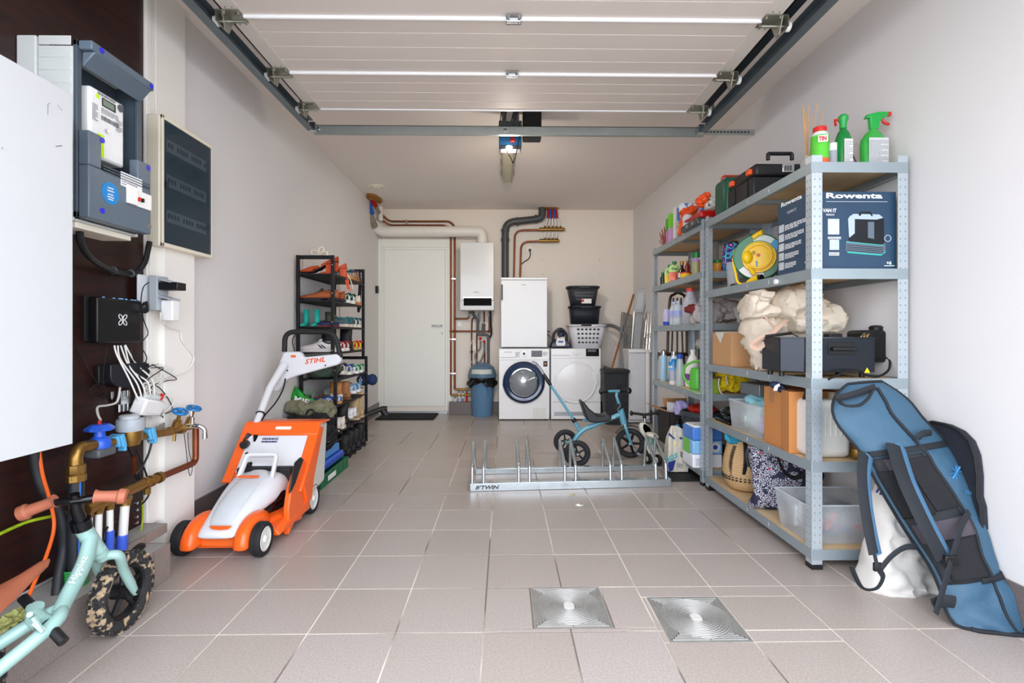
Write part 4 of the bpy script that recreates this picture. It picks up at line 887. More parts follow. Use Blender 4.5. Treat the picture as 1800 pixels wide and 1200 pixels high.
m = MB(); p_ = P(458, 727, 3.0); m.torus(p_, .022, .006, axis=(P(474,683,3.14)-P(439,775,2.87)), n=16, m=6); m.build('cable_clamp', BLACKP, mw)
# ================================================================ stacked shoe racks
RKX0, RKX1 = -1.598, -1.333
BKM = mat('rack_black', '#15161a', .45, .3, var=.1)
def shoe_rack(ya, yb, z0, z1, shelves, label):
 t = thing('shoe_rack', label, 'shoe rack', ((RKX0+RKX1)/2, (ya+yb)/2, z0), group=None)
 for y in (ya, yb):
  for x in (RKX0, RKX1): m = MB(); m.box((x-.012*0, y-.012, z0), (x+.024, y+.012, z1)); po = m.build('post', BKM, t, bevel=.002)
  m = MB(); m.box((RKX0+.024, y-.01, z1-.03), (RKX1, y+.01, z1-.001)); m.build('cross_bar', BKM, t, bevel=.002)
 for zz in shelves:
  m = MB(); m.box((RKX0+.002, ya+.013, zz-.006), (RKX1+.022, yb-.013, zz)); m.box((RKX1+.012, ya+.013, zz-.018), (RKX1+.022, yb-.013, zz-.006)); m.box((RKX0+.002, ya+.013, zz-.018), (RKX0+.012, yb-.013, zz-.006)); m.build('shelf', mat('rack_shelf', '#1b1c20', .6), t)
 for y in (ya-.0125,):
  for k in range(4): m = MB(); zc_ = z0+(z1-z0)*(.1+.27*k); m.cyl((RKX1+.012, y, zc_), (RKX1+.012, y-.002, zc_), .005, n=8); m.build('rivet', STEEL, t)
 for k in range(4): m = MB(); zc_ = z0+(z1-z0)*(.1+.27*k); m.cyl((RKX1+.0242, yb, zc_), (RKX1+.0262, yb, zc_), .005, n=8); m.build('rivet', STEEL, t)
 return t
SZU = [1.487, 1.28, 1.078, .878]; SZL = [.667, .464, .249]
shoe_rack(3.87, 4.70, .812, 1.625, SZU, 'black metal shoe rack stacked on top of another by the left wall')
shoe_rack(3.93, 4.80, 0, .81, SZL, 'black metal shoe rack at the bottom of the stack by the left wall')
SH = {}
def smat(h, r=.6):
 k = 'shoe_'+h.strip('#'); return mat(k, h, r, var=.05, bump=.08, bscale=80)
def shoe(name, label, loc, yaw, L, kind, up, sole, shaded_opening='#2a2626', laces=None, accent=None, group=None, hs=1, tilt=0, cat='shoe', hgt=0, mirror=1):
 """x: heel 0 -> toe L; z up"""
 t = thing(name, label, cat, loc, (0, tilt, yaw), group)
 k = L/.29; UP, SO, LI = smat(up), smat(sole, .55), smat(shaded_opening, .9)
 if kind in ('sneaker', 'derby', 'slipper', 'boot', 'welly', 'flat'):
  st = {'sneaker': .026, 'derby': .018, 'slipper': .012, 'boot': .022, 'welly': .014, 'flat': .01}[kind]*k
  hh = {'sneaker': .085, 'derby': .078, 'slipper': .045, 'boot': .09, 'welly': .09, 'flat': .045}[kind]*k*hs
  W = [(0,.030),(.05,.034),(.2,.036),(.38,.037),(.55,.043),(.72,.047),(.87,.042),(.96,.027),(1,.012)]
  outl = [(t_*L, w*k) for t_, w in W]
  poly = [(x, w) for x, w in outl]+[(x, -w) for x, w in reversed(outl)]
  m = local(t); lo = []; hi = []
  if kind == 'derby':
   m.prism([(x, y) for x, y in poly if True], (0,0,st*.55), (1,0,0), (0,1,0), (0,0,st*.45)); m.prism([(0,.03*k),(.07*k,.034*k),(.07*k,-.034*k),(0,-.03*k)], (0,0,0), (1,0,0), (0,1,0), (0,0,st*.56))
   m.prism([(.12*k,.036*k),(.2*k,.044*k),(.26*k,.036*k),(.26*k,-.036*k),(.2*k,-.044*k),(.12*k,-.036*k)], (0,0,0), (1,0,0), (0,1,0), (0,0,st*.56))
  else: m.prism(poly, (0,0,0), (1,0,0), (0,1,0), (0,0,st))
  m.build('sole', SO, t, bevel=.003)
  H = {'sneaker': [(0,.9),(.05,1),(.2,.95),(.38,1.0),(.5,.86),(.62,.68),(.78,.5),(.9,.42),(.97,.34),(1,.2)],
    'slipper': [(0,.6),(.05,.7),(.2,.6),(.38,.7),(.5,1.0),(.62,1.1),(.78,.95),(.9,.8),(.97,.6),(1,.3)]}.get(kind, [(0,.9),(.05,1),(.2,.9),(.38,.98),(.5,.85),(.62,.62),(.78,.47),(.9,.4),(.97,.3),(1,.18)])
  def wat(t_):
   for i in range(len(W)-1):
    if W[i][0] <= t_ <= W[i+1][0]: f_ = (t_-W[i][0])/(W[i+1][0]-W[i][0]); return (W[i][1]*(1-f_)+W[i+1][1]*f_)*k
   return W[-1][1]*k
  secs = []
  for t_, h_ in H:
   w = wat(t_)*.96; h1 = st+(hh-st)*h_; n = 12; top = .55 if t_ < .45 else .8
   secs.append([V((t_*L, w*(cos(pi*j/n) if abs(cos(pi*j/n)) > 0 else 0)*(1-.25*sin(pi*j/n)*(1 if t_ < .45 else .3)), st*.7+(h1-st*.7)*sin(pi*j/n)**.6)) for j in range(n+1)])
  m = local(t); m.loft(secs); m.build('upper', UP, t, sub=1, fix=True)
  if kind in ('boot', 'welly'):
   hg = hgt or .16; m = local(t); r0 = .034*k
   prof = [(0,.05*k),(.25,.07*k),(.6,.12*k),(1,hg)]; secs = []
   for q, z in prof:
    cxx = (.07-.01*q)*k*1.0; rx = (.062-.012*min(1,q*2)+.004*q)*k; ry = (.036+.004*q)*k
    secs.append([V((cxx+rx*cos(2*pi*j/16), ry*sin(2*pi*j/16), z)) for j in range(16)])
   m.loft(secs, caps=False); o = m.build('shaft', UP, t, solid=.004)
   m = local(t); zt = secs[-1]; c_ = V((sum(p.x for p in zt)/16, 0, hg-.012)); m.add([c_]+[V((p.x, p.y, hg-.01)) for p in zt], [(0, 1+j, 1+(j+1)%16) for j in range(16)]); m.build('shaded_opening', LI, t)  # dark disc, shade inside the boot shaft put into its colour
   m = local(t); m.tube([V((p.x,p.y,hg)) for p in zt], .004*k, 6, closed=True); m.build('collar', UP, t)
  else:
   m = local(t); zc_ = hh*.97; ring = []
   for j in range(18):
    a = 2*pi*j/18; ring.append(V((.19*L+.17*L*cos(a), .024*k*sin(a), zc_*(1-.1*sin(a)**2)+.004*k*cos(2*a))))
   m.tube(ring, .0065*k, 6, closed=True); m.build('collar', smat(accent) if (accent and kind == 'sneaker') else UP, t)
   m = local(t); m.add([V((.19*L,0,zc_-.012*k))]+[p-V((0,0,.001)) for p in ring], [(0, 1+j, 1+(j+1)%18) for j in range(18)]); m.build('shaded_opening', LI, t)  # dark disc painted as the shade in the shoe opening, upper is closed
  if laces:
   m = local(t)
   for q in range(4):
    tx = .43+.055*q; hz = st+(hh-st)*(.97-.105*q*1.1); m.tube([V((tx*L, -.022*k, hz-.008*k)), V((tx*L+.004, 0, hz+.007*k)), V((tx*L, .022*k, hz-.008*k))], .0035*k, 5)
   for s in (-1, 1): m.tube([V((.43*L,0,hh)), V((.42*L, s*.02*k, hh+.016*k)), V((.45*L, s*.032*k, hh-.006*k)), V((.44*L, s*.01*k, hh-.0*k))], .003*k, 5)
   m.build('laces', smat(laces), t)
  if accent:
   m = local(t)
   for s in (-1, 1):
    y = s*wat(.3)*.985
    if kind == 'sneaker':
     for q in range(2): m.prism([(.24+.09*q,.028),(.28+.09*q,.028),(.38+.07*q,.058),(.34+.07*q,.058)] and [((.24+.09*q)*L,.03*k),((.29+.09*q)*L,.03*k),((.40+.08*q)*L,.058*k),((.35+.08*q)*L,.058*k)], (0, y, 0), (1,0,0), (0,0,1), (0,s*.0025,0))
     m.prism([(0.01*L,.03*k),(.09*L,.03*k),(.06*L,.066*k),(.015*L,.07*k)], (0, s*wat(.03)*.95, 0), (1,0,0), (0,0,1), (0,s*.003,0))
   m.tube([V((-.001*k, -.016*k, .075*k*hs)), V((-.004*k, 0, .078*k*hs)), V((-.001*k, .016*k, .075*k*hs))], .011*k, 6)
   m.build('accent', smat(accent), t)['kind'] = 'stuff'
 elif kind == 'heel':
  hz = .085*k
  cs = [(0,hz,.026),(.15,hz-.004,.03),(.35,hz*.6,.026),(.55,hz*.16,.034),(.75,.006,.04),(.92,.006,.03),(1,.008,.008)]
  m = local(t)
  m.loft([[V((x*L, w*k*sy, z+dz)) for sy, dz in ((-1,0),(1,0),(1,.006),(-1,.006))] for x, z, w in cs]); m.build('sole', SO, t, fix=True)
  m = local(t); m.loft([[V((x, -w, z)), V((x, w, z)), V((x+dx, w, z)), V((x+dx, -w, z))] for x, dx, w, z in ((.008*k,.05*k,.024*k,0),(.0,.06*k,.026*k,hz*.97))]); m.build('heel', UP, t, bevel=.004, fix=True)
  m = local(t); secs = []
  for x, z, w in cs:
   h_ = {0:.05,.15:.035,.35:.03,.55:.045,.75:.042,.92:.03,1:.01}[x]*k
   secs.append([V((x*L, w*k*1.04*cos(pi*j/8), z+.004+h_*sin(pi*j/8)**.7)) for j in range(9)])
  m.loft(secs[:3], caps=False, closed=False); m.loft(secs[3:], caps=True); m.build('upper', UP, t, sub=1, fix=True)
 elif kind == 'sandal':
  W = [(0,.026),(.1,.031),(.35,.028),(.6,.04),(.85,.036),(1,.012)]
  poly = [(x*L, w*k) for x, w in W]+[(x*L, -w*k) for x, w in reversed(W)]
  m = local(t); m.prism(poly, (0,0,0), (1,0,0), (0,1,0), (0,0,.018*k*hs)); m.build('sole', SO, t, bevel=.003)
  m = local(t); z = .018*k*hs
  for x, h_ in ((.72,.045),(.58,.05),(.2,.07)): m.tube([V((x*L, .037*k*cos(pi*j/8), z+h_*k*sin(pi*j/8))) for j in range(9)], .009*k, 6, flat=.35)
  m.tube([V((.2*L-.06*k*cos(a)*.9, .03*k*sin(a), z+.05*k)) for a in [-pi/2+pi*j/8 for j in range(9)]], .006*k, 6, flat=.5)
  m.build('straps', UP, t)
 return t
W2 = pi  # toes towards the wall
def row(z, items):
 for it in items:
  name, label, y, L, kind, up, sole = it[:7]; kw = it[7] if len(it) > 7 else {}
  x = kw.pop('x', -1.303); yaw = kw.pop('yaw', W2); dz = kw.pop('dz', .001)
  shoe(name, label, (x, y, z+dz), yaw, L, kind, up, sole, **kw)
row(SZU[0], [
 ('high_heel','burnt orange suede block-heeled shoe nearest the camera on the top shelf',3.93,.265,'heel','#c84a1c','#2a1812',{'x':-1.335,'cat':'shoe'}),
 ('high_heel','burnt orange suede block-heeled shoe behind its twin, lifted higher on the top shelf',4.035,.265,'heel','#c84a1c','#2a1812',{'x':-1.335,'dz':.03}),
 ('sandal','coral orange heeled sandal with long straps on the top shelf',4.135,.24,'heel','#d9603c','#b0482c',{}),
 ('sandal','cream strappy sandal beside the coral one on the top shelf',4.225,.24,'sandal','#e6dcc4','#caa67c',{'hs':2}),
 ('sandal','shiny green strappy sandal on the top shelf',4.315,.24,'sandal','#1f9a55','#b3834f',{'hs':2.6}),
 ('sandal','cobalt blue strappy sandal on the top shelf',4.41,.24,'sandal','#1c55a8','#a0703f',{'hs':2.6}),
 ('sandal','tan leather strappy sandal on the top shelf',4.50,.24,'sandal','#9a6238','#8a552f',{'hs':3.2}),
 ('sandal','brown leather sandal furthest along the top shelf',4.59,.24,'sandal','#6e4428','#4a2c1a',{'hs':2.2})])
row(SZU[1], [
 ('derby_shoe','polished tan leather lace-up shoe nearest the camera',3.935,.30,'derby','#a2552a','#23242c',{'laces':'#3a3038','x':-1.298}),
 ('derby_shoe','polished tan leather lace-up shoe standing behind its twin',4.075,.30,'derby','#93481f','#23242c',{'laces':'#3a3038','x':-1.292}),
 ('sneaker','white leather trainer with dark green heel, nearer of the pair',4.24,.28,'sneaker','#dfe3e4','#e8e8e4',{'accent':'#174a3a'}),
 ('sneaker','white leather trainer with dark green heel, further of the pair',4.365,.28,'sneaker','#dfe3e4','#e8e8e4',{'accent':'#174a3a'}),
 ('sneaker','off-white trainer with orange sole at the far end of the shelf',4.55,.28,'sneaker','#d8d2c4','#c2713a',{})])
row(SZU[2], [
 ('rubber_boot','small teal rubber boot standing against the rack post',3.955,.13,'welly','#17a596','#159587',{'x':-1.562,'yaw':-pi/2,'hgt':.125,'y_':0} and {'x':-1.545,'yaw':-pi/2,'hgt':.13,'cat':'boot'}),
 ('rubber_boot','small teal rubber boot to the right of its twin',3.955,.13,'welly','#17a596','#159587',{'x':-1.462,'yaw':-pi/2,'hgt':.13,'cat':'boot'}),
 ('slipper','navy child slipper with a red striped band',4.02,.15,'slipper','#1d2c58','#c33a34',{'x':-1.40,'yaw':-pi/2-.3,'hs':1.5}),
 ('slipper','navy child slipper with a bright red sole',4.035,.15,'slipper','#1d2c58','#c8302c',{'x':-1.33,'yaw':-pi/2-.6,'hs':1.5}),
 ('ankle_boot','dark olive child boot behind the teal rubber boots',4.15,.17,'boot','#3c4238','#8a6a34',{'x':-1.46,'yaw':-pi/2+.5,'hgt':.12,'cat':'boot'}),
 ('sneaker','grey and teal running shoe, nearer of the pair',4.20,.28,'sneaker','#4f6064','#d8c8b8',{'accent':'#2c7278','laces':'#b8c848'}),
 ('sneaker','grey and teal running shoe, further of the pair',4.315,.28,'sneaker','#46585e','#d8c8b8',{'accent':'#2c7278'}),
 ('sneaker','white running shoe with dark trim, nearer of the pair',4.43,.28,'sneaker','#d4d8d6','#e0dcd0',{'accent':'#34505a'}),
 ('sneaker','white running shoe with dark trim at the far end',4.545,.28,'sneaker','#d4d8d6','#e0dcd0',{'accent':'#34505a'})])
row(SZU[3], [
 ('sneaker','large off-white trainer with dark stripes and bright white laces',3.955,.29,'sneaker','#e2dcd8','#dcd6d6',{'accent':'#26344a','laces':'#f4f4fa','x':-1.318}),
 ('sneaker','white trainer with wine red pattern, nearer of the pair',4.11,.27,'sneaker','#ded4d0','#e4e0da',{'accent':'#8a2430'}),
 ('sneaker','white trainer with wine red pattern, further of the pair',4.21,.27,'sneaker','#ded4d0','#e4e0da',{'accent':'#8a2430'}),
 ('ankle_boot','shiny black leather ankle boot, nearer of the pair',4.20,.26,'boot','#141416','#0e0e10',{'hgt':.17,'x':-1.335,'cat':'boot'} | {'dz':.001,'x':-1.42}),
 ('ankle_boot','shiny black leather ankle boot, further of the pair',4.32,.27,'boot','#141416','#0e0e10',{'hgt':.18,'cat':'boot'}),
 ('sneaker','neon yellow and red running shoe, nearer of the pair',4.45,.27,'sneaker','#d8e21c','#caa06c',{'accent':'#c42830'}),
 ('sneaker','neon yellow and red running shoe at the far end',4.565,.27,'sneaker','#d8e21c','#caa06c',{'accent':'#c42830'})])
row(SZL[0], [
 ('sneaker','chunky cream and blue trainer above the sagging green cloth',4.33,.30,'sneaker','#ded8cc','#e6e2d8',{'accent':'#27509a','x':-1.315,'dz':.004}),
 ('sneaker','chunky cream trainer behind its blue-edged twin',4.20,.30,'sneaker','#d6d0c4','#e6e2d8',{'accent':'#222c3c','x':-1.33,'dz':.02}),
 ('sneaker','plain white shoe with a green heel tab, nearer of the pair',4.50,.26,'sneaker','#e8eaea','#f0f0ee',{'accent':'#1f8a50'}),
 ('sneaker','plain white shoe with a green heel tab at the far end',4.62,.26,'sneaker','#e8eaea','#f0f0ee',{'accent':'#1f8a50'})])
row(SZL[1], [
 ('sandal','brown slide sandal standing nearest on the middle lower shelf',4.0,.26,'sandal','#6a5040','#c8a882',{'x':-1.40,'hs':1.2}),
 ('sandal','mint strapped sandal behind the brown slide',4.10,.26,'sandal','#a8cfc4','#8a6a4c',{'x':-1.40,'hs':1.6}),
 ('ankle_boot','tan suede boot leaning on the middle lower shelf',4.13,.25,'boot','#b4763e','#7a4a24',{'x':-1.33,'hgt':.16,'cat':'boot'}),
 ('sneaker','royal blue and tan shoe on the middle lower shelf',4.02,.24,'sneaker','#2650a0','#c88a50',{'accent':'#d8dce0'}),
 ('ankle_boot','brown suede boot beside the tan one',4.26,.25,'boot','#96643c','#6a4426',{'hgt':.15,'cat':'boot'}),
 ('sneaker','pale blue and white running shoe, nearer of the pair',4.42,.28,'sneaker','#c9d8e4','#eceef0',{'accent':'#5f90b8','dz':.035}),
 ('sneaker','pale blue and white running shoe, further of the pair',4.54,.28,'sneaker','#c9d8e4','#eceef0',{'accent':'#5f90b8','dz':.035}),
 ('flat_sandal','flat beige sandal with dark red edge on the middle lower shelf',4.66,.25,'sandal','#7a3a2a','#c9b08a',{})])
row(SZL[2], [
 ('sneaker','worn cream trainer with long laces, nearest on the bottom shelf',4.0,.29,'sneaker','#dcd6cc','#d8d2c6',{'laces':'#ece6dc','hs':1.1}),
 ('sneaker','worn cream trainer with long laces behind its twin',4.11,.29,'sneaker','#dcd6cc','#d8d2c6',{'laces':'#ece6dc','hs':1.1}),
 ('ankle_boot','black boot with a white tag on the bottom shelf',4.21,.26,'boot','#17171a','#101012',{'hgt':.19,'cat':'boot'}),
 ('sneaker','plain white canvas shoe, nearer of the pair on the bottom shelf',4.33,.25,'sneaker','#e4e4e8','#e8e8ea',{'dz':.05}),
 ('sneaker','plain white canvas shoe, further of the pair on the bottom shelf',4.43,.25,'sneaker','#e4e4e8','#e8e8ea',{'dz':.05}),
 ('ankle_boot','tall beige suede boot, nearer of the pair',4.53,.26,'boot','#a8926c','#c8b290',{'hgt':.19,'cat':'boot'}),
 ('ankle_boot','tall beige suede boot, further of the pair',4.66,.26,'boot','#b09a74','#c8b290',{'hgt':.2,'cat':'boot'})])
row(0, [
 ('ankle_boot','black lace-up boot on the floor under the lower rack, nearest one',4.16,.28,'boot','#121214','#0d0d0f',{'hgt':.19,'x':-1.27,'cat':'boot'}),
 ('ankle_boot','black lace-up boot on the floor, second from the camera',4.29,.28,'boot','#121214','#0d0d0f',{'hgt':.2,'x':-1.27,'cat':'boot'}),
 ('ankle_boot','black leather boot on the floor, third from the camera',4.44,.28,'boot','#16161a','#0d0d0f',{'hgt':.19,'x':-1.27,'cat':'boot'}),
 ('ankle_boot','black leather boot on the floor at the far rack post',4.59,.28,'boot','#16161a','#0d0d0f',{'hgt':.2,'x':-1.27,'cat':'boot'})])
# straps dangling from the coral and cream sandals
m = MB()
for k in range(4): m.tube(smoothc([P(601+k*1.5,470,4.2), P(605+k*1.8,485,4.18), P(609+k*2,500+k*3,4.17), P(611+k*2.2,508+(k%2)*3,4.17)], 4), .0035, 5)
tag(m.build('sandal_straps', smat('#e0603c'), None, loc=P(603,480,4.2)), 'coral straps dangling over the edge of the top shelf', 'straps')
m = MB(); m.tube(smoothc([P(598,468,4.22), P(608,480,4.2), P(616,492,4.19), P(621,508,4.19)], 5), .004, 5); m.tube(smoothc([P(548,447,4.0), P(548,441,4.0), P(556,440,4.0), P(560,444,4.0), P(561,437,4.0), P(567,434,4.0), P(569,440,4.0), P(563,448,4.0)], 5), .006, 6); m.tube(smoothc([P(563,447,3.98), P(568,443,3.98), P(575,444,3.98), P(574,452,3.98)], 5), .01, 6)
tag(m.build('sandal_straps', smat('#e8dcc6'), None, loc=P(560,445,4.0)), 'cream looped straps sticking up above the top of the shoe rack', 'straps')
m = MB(); m.tube([P(632,478,4.725), P(633,500,4.725), P(631,540,4.725), P(630,549,4.725)], [.008,.014,.018,.01], 10); m.tube(smoothc([P(629,476,4.71), P(632,474,4.72), P(635,478,4.72)], 4), .007, 6)
tag(m.build('umbrella', BLACKM, None, loc=P(631,500,4.78)), 'folded black umbrella hanging at the far end of the shoe rack', 'umbrella')
# sagging green cloth on the lower rack
GC = mat('dark_green_cloth', '#3f4d42', .9, var=.1, bump=.3, bscale=30)
m = MB(); m.soft((-1.46, 4.10, SZL[0]+.05), (.24, .30, .105), amp=.02, k=12, p=3, seed=5); tag(m.build('folded_cloth', GC, None, loc=(-1.46,4.1,SZL[0]), fix=True), 'dark green cloth bundle on the upper shelf of the lower shoe rack', 'cloth')
# navy cap hanging on the far post
cpz = P(648, 667, 4.86); CN = mat('cap_navy', '#223a66', .85, var=.06, bump=.1)
cpt = thing('baseball_cap', 'navy cap with a white diamond emblem hanging on the rack post', 'cap', cpz)
m = MB(); m.ell(cpz+V((-.045,0,.0)), (.07,.06,.058), n=18, m=10); m.build('crown', CN, cpt)
m = MB(); m.ell(cpz+V((.035,0,0)), (.05,.05,.056), n=18, m=8); m.build('brim', mat('cap_navy2','#1d3359',.8), cpt)
for q in (0,1):
 m = MB(); s_ = .026-.012*q; c0_ = cpz+V((-.062,-.061,0)); m.tube([c0_+V((0,0,s_*1.3)), c0_+V((s_*.6,0,0)), c0_+V((0,0,-s_*1.3)), c0_+V((-s_*.6,0,0))], .0025, 5, closed=True); m.build('emblem', INKW, cpt)
# black boots lying off the end of the lowest shelf
m = MB(); m.tube([V((-1.33,4.78,.245)), V((-1.26,4.83,.275)), V((-1.18,4.87,.30)), V((-1.14,4.88,.3))], [.03,.034,.034,.03], 10, flat=.7); m.tube([V((-1.18,4.87,.28)), V((-1.14,4.86,.23))], [.034,.028], 10)
tag(m.build('long_boot', mat('matt_leather','#1a1a1d',.5), None, loc=(-1.28,4.8,.25)), 'black long boot lying across the far end of the bottom shelf', 'boot')
# ================================================================ crate, cases and bags in front of the racks
GRN = mat('crate_green', '#126a44', .35, var=.05)
ct = thing('green_crate', 'flat green plastic crate on the floor at the bottom of the pile', 'crate', (-1.37, 3.56, 0))
def crate(par, x0, x1, y0, y1, z0, z1, mm, th=.006, n=6):
 m = MB(); m.box((x0,y0,z0), (x1,y1,z0+.006)); m.build('base', mm, par)
 for nm, a, b in (('side',(x1-th,y0,z0),(x1,y1,z1)), ('side',(x0,y0,z0),(x0+th,y1,z1)), ('end',(x0,y0,z0),(x1,y0+th,z1)), ('end',(x0,y1-th,z0),(x1,y1,z1))):
  m = MB(); m.box(a, b); m.build(nm, mm, par, bevel=.002)
 m = MB(); m.box((x1,y0-.004,z1-.012),(x1+.006,y1+.004,z1)); m.box((x1,y0-.004,z0),(x1+.005,y1+.004,z0+.01))
 for k in range(n+1): yy = y0+(y1-y0-.01)*k/n; m.box((x1,yy,z0),(x1+.004,yy+.01,z1))
 m.build('ribs', mm, par, bevel=.001)
crate(ct, -1.56, -1.205, 3.29, 3.86, 0, .082, GRN)
rect(V((-1.2, 3.42, .02)), (0,1,0), (0,0,1), .16, .035, INKW, ct, 'paper_label')
CB = mat('case_blue', '#2a5fd0', .35); CB2 = mat('case_light_blue', '#4a94dc', .4)
m = MB(); m.box((-1.55,3.30,.084),(-1.225,3.84,.142)); c_ = thing('blue_case', 'royal blue flat plastic case on top of the green crate', 'case', (-1.39,3.57,.084)); m.build('shell', CB, c_, bevel=.012)
m = MB(); m.box((-1.226,3.30,.108),(-1.219,3.84,.116)); m.build('seam', mat('case_blue2','#1d46a6',.35), c_, bevel=.001)
c_ = thing('light_blue_case', 'light blue flat case with black strap under the black backpack', 'case', (-1.4,3.5,.145)); m = MB(); m.box((-1.55,3.31,.145),(-1.245,3.80,.205)); m.build('shell', CB2, c_, bevel=.01)
m = MB(); m.box((-1.246,3.46,.144),(-1.241,3.49,.207)); m.box((-1.55,3.46,.2055),(-1.241,3.49,.2085)); m.build('strap', BLACKM, c_)
text('Tenzo', V((-1.2445,3.35,.165)), (0,1,0), (0,0,1), .07, .018, INKW, c_) if False else None
BKC = mat('bag_black', '#19191d', .85, var=.15, bump=.4, bscale=25)
bg = thing('black_backpack', 'black backpack lying on the blue cases below the shoe racks', 'backpack', (-1.38,3.55,.21))
m = MB(); m.soft((-1.38,3.56,.285), (.31,.50,.16), amp=.035, k=14, p=3.4, seed=2, fr=8); m.build('body', BKC, bg, fix=True)
m = MB(); m.tube(smoothc([V((-1.215,3.35,.27)), V((-1.20,3.45,.32)), V((-1.20,3.6,.34)), V((-1.215,3.75,.30))],6), .012, 8, flat=.4); m.tube(smoothc([V((-1.22,3.36,.25)), V((-1.2,3.5,.26)), V((-1.2,3.7,.25))],6), .006, 6); m.build('strap', BLACKM, bg)
m = MB(); m.tube([V((-1.203,3.42,.285)), V((-1.2,3.46,.283))], .0025, 5); m.build('zip_pull', STEEL, bg)
bg2 = thing('black_bag', 'black fabric bag slumped behind the mower grass box', 'bag', (-1.42,3.62,.38))
m = MB(); m.soft((-1.43,3.70,.385), (.31,.32,.12), amp=.04, k=14, p=3, seed=12, fr=8); m.build('body', BKC, bg2, fix=True)
m = MB(); m.tube(smoothc([P(538,728,3.55), P(543,720,3.55), P(551,722,3.55), P(554,736,3.55)],5), .012, 6, flat=.5); m.build('handle', BLACKM, bg2)
m = MB(); m.soft(P(491,742,3.5), (.12,.08,.07), amp=.02, k=8, p=2.6, seed=3); tag(m.build('printed_pouch', mat('pouch_grey','#b7bac4',.8,var=.2,scale=60), None, loc=P(491,742,3.5), fix=True), 'small grey patterned pouch tucked under the olive bag', 'pouch')
OL = mat('olive_canvas', '#7b7a62', .85, var=.08, bump=.25, bscale=30)
ob = thing('olive_bag', 'slumped olive green canvas bag behind the mower', 'bag', (-1.46,3.75,.5))
m = MB(); m.soft((-1.46,3.80,.46), (.36,.30,.14), amp=.045, k=16, p=2.8, seed=21, fr=6, R=Matrix.Rotation(.12,3,'Y')); m.build('body', OL, ob, fix=True)
m = MB(); m.tube(smoothc([P(541,715,3.72), P(545,707,3.70), P(552,705,3.70), P(556,715,3.72)],5), .014, 6, flat=.4); m.build('handle', OL, ob)
GB = mat('bag_green', '#22a53a', .5, var=.06)
gbg = thing('green_shopping_bag', 'bright green shopping bag with white lettering against the wall', 'bag', (-1.5,3.86,.5))
c4 = [P(517,678,3.84), P(558,708,3.80), P(555,722,3.79), P(511,708,3.82)]
m = MB()
def gf(u, v):
 a = c4[3].lerp(c4[2], u); b = c4[0].lerp(c4[1], u); p = a.lerp(b, v); return p+V((0,-.02*sin(pi*u)*(.5+v)-.008*sin(u*14+v*5),.006*sin(u*9)))
m.grid(gf, 14, 8); m.build('front_panel', GB, gbg, solid=.002)
m = MB(); m.grid(lambda u, v: gf(u, v)+V((0,.10*sin(pi*(.15+.7*v)),-.01)), 14, 8); m.build('back_panel', GB, gbg, solid=.002)
m = MB(); m.tube(smoothc([P(540,690,3.84), P(541,685,3.84), P(544,684,3.84), P(546,694,3.84)],5), .006, 6, flat=.4); m.build('handle', GB, gbg)
text('MIE', P(518,704,3.775)+V((0,-.012,0)), c4[2]-c4[3], (c4[0]-c4[3]), .12, .04, INKW, gbg, bold=.02, ext=.001)
# ================================================================ back wall: boiler, pipes
def B(px, py, d=.03): return P(px, py, YB-d)
bo = thing('boiler', 'white wall-mounted gas boiler with dark display strip', 'boiler', B(838, 545))
Yb = 6.12; a = P(809, 545, Yb); b = P(868, 426, Yb)
m = MB(); m.box((a.x, Yb, a.z+.12), (b.x, YB-.001, b.z)); m.build('case', mat('boiler_white', '#dfe1df', .22, var=.01, coat=.3), bo, bevel=.006)
m = MB(); m.box((a.x-.004, Yb-.006, a.z), (b.x+.004, YB-.001, a.z+.118)); cp_ = m.build('control_panel', mat('boiler_panel', '#dcdfe0', .3), bo, bevel=.006)
d0, d1 = P(815, 537, Yb-.008), P(864, 524, Yb-.008)
m = MB(); m.box((d0.x, Yb-.008, d0.z), (d1.x, Yb-.005, d1.z)); m.build('display', mat('display_black','#08090b',.6,spec=.1), cp_)
m = MB(); m.box((d0.x-.008, Yb-.009, d1.z+.004), (d1.x+.008, Yb-.005, d1.z+.014)); m.build('chrome_trim', STEEL, cp_)
rect(P(832, 514, Yb-.0005), (1,0,0), (0,0,1), .07, .008, INKG, bo, 'maker_plate')
m = MB(); m.lathe([(.075,0),(.075,.02),(.068,.022)], V(((a.x+b.x)/2+.06, Yb+.16, b.z)), n=24); m.build('flue_collar', WHITEP, bo)
# flue
FL = mat('flue_white', '#e7e3da', .4, var=.02)
Yfl = Yb+.16; fxr = (a.x+b.x)/2+.06; zf = P(0, 404.5, Yfl).z; r_ = .066
fl = thing('flue_pipe', 'thick white flue pipe running above the door to the boiler', 'pipe', (fxr, Yfl, b.z+.02))
xl = P(668, 0, Yfl).x
m = MB(); m.tube(fillet([V((fxr,Yfl,b.z+.02)), V((fxr,Yfl,zf)), V((xl,Yfl,zf)), V((xl-.085,Yfl-.02,zf+.1))], .09, 6), r_, 20); m.build('pipe', FL, fl)
for x_ in (P(826,0,Yfl).x, P(817,0,Yfl).x): m = MB(); m.tube([V((x_-.01,Yfl,zf)), V((x_+.01,Yfl,zf))], r_+.004, 20); m.build('joint_ring', FL, fl)
m = MB(); m.tube([V((fxr,Yfl,b.z+.03)), V((fxr,Yfl,b.z+.055))], r_+.005, 20); m.build('joint_ring', FL, fl)
hc = PZ(655, 350, ZC)
m = MB(); m.soft(V((hc.x+.03, 5.95, ZC-.005)), (.16,.42,.03), amp=.02, k=9, p=2.3, seed=2, fr=14); tag(m.build('foam_seal', mat('pu_foam', '#a9743a', .9, var=.25, scale=30, bump=.6), None, loc=hc, fix=True), 'brown foam filling the hole in the ceiling corner above the door', 'foam')
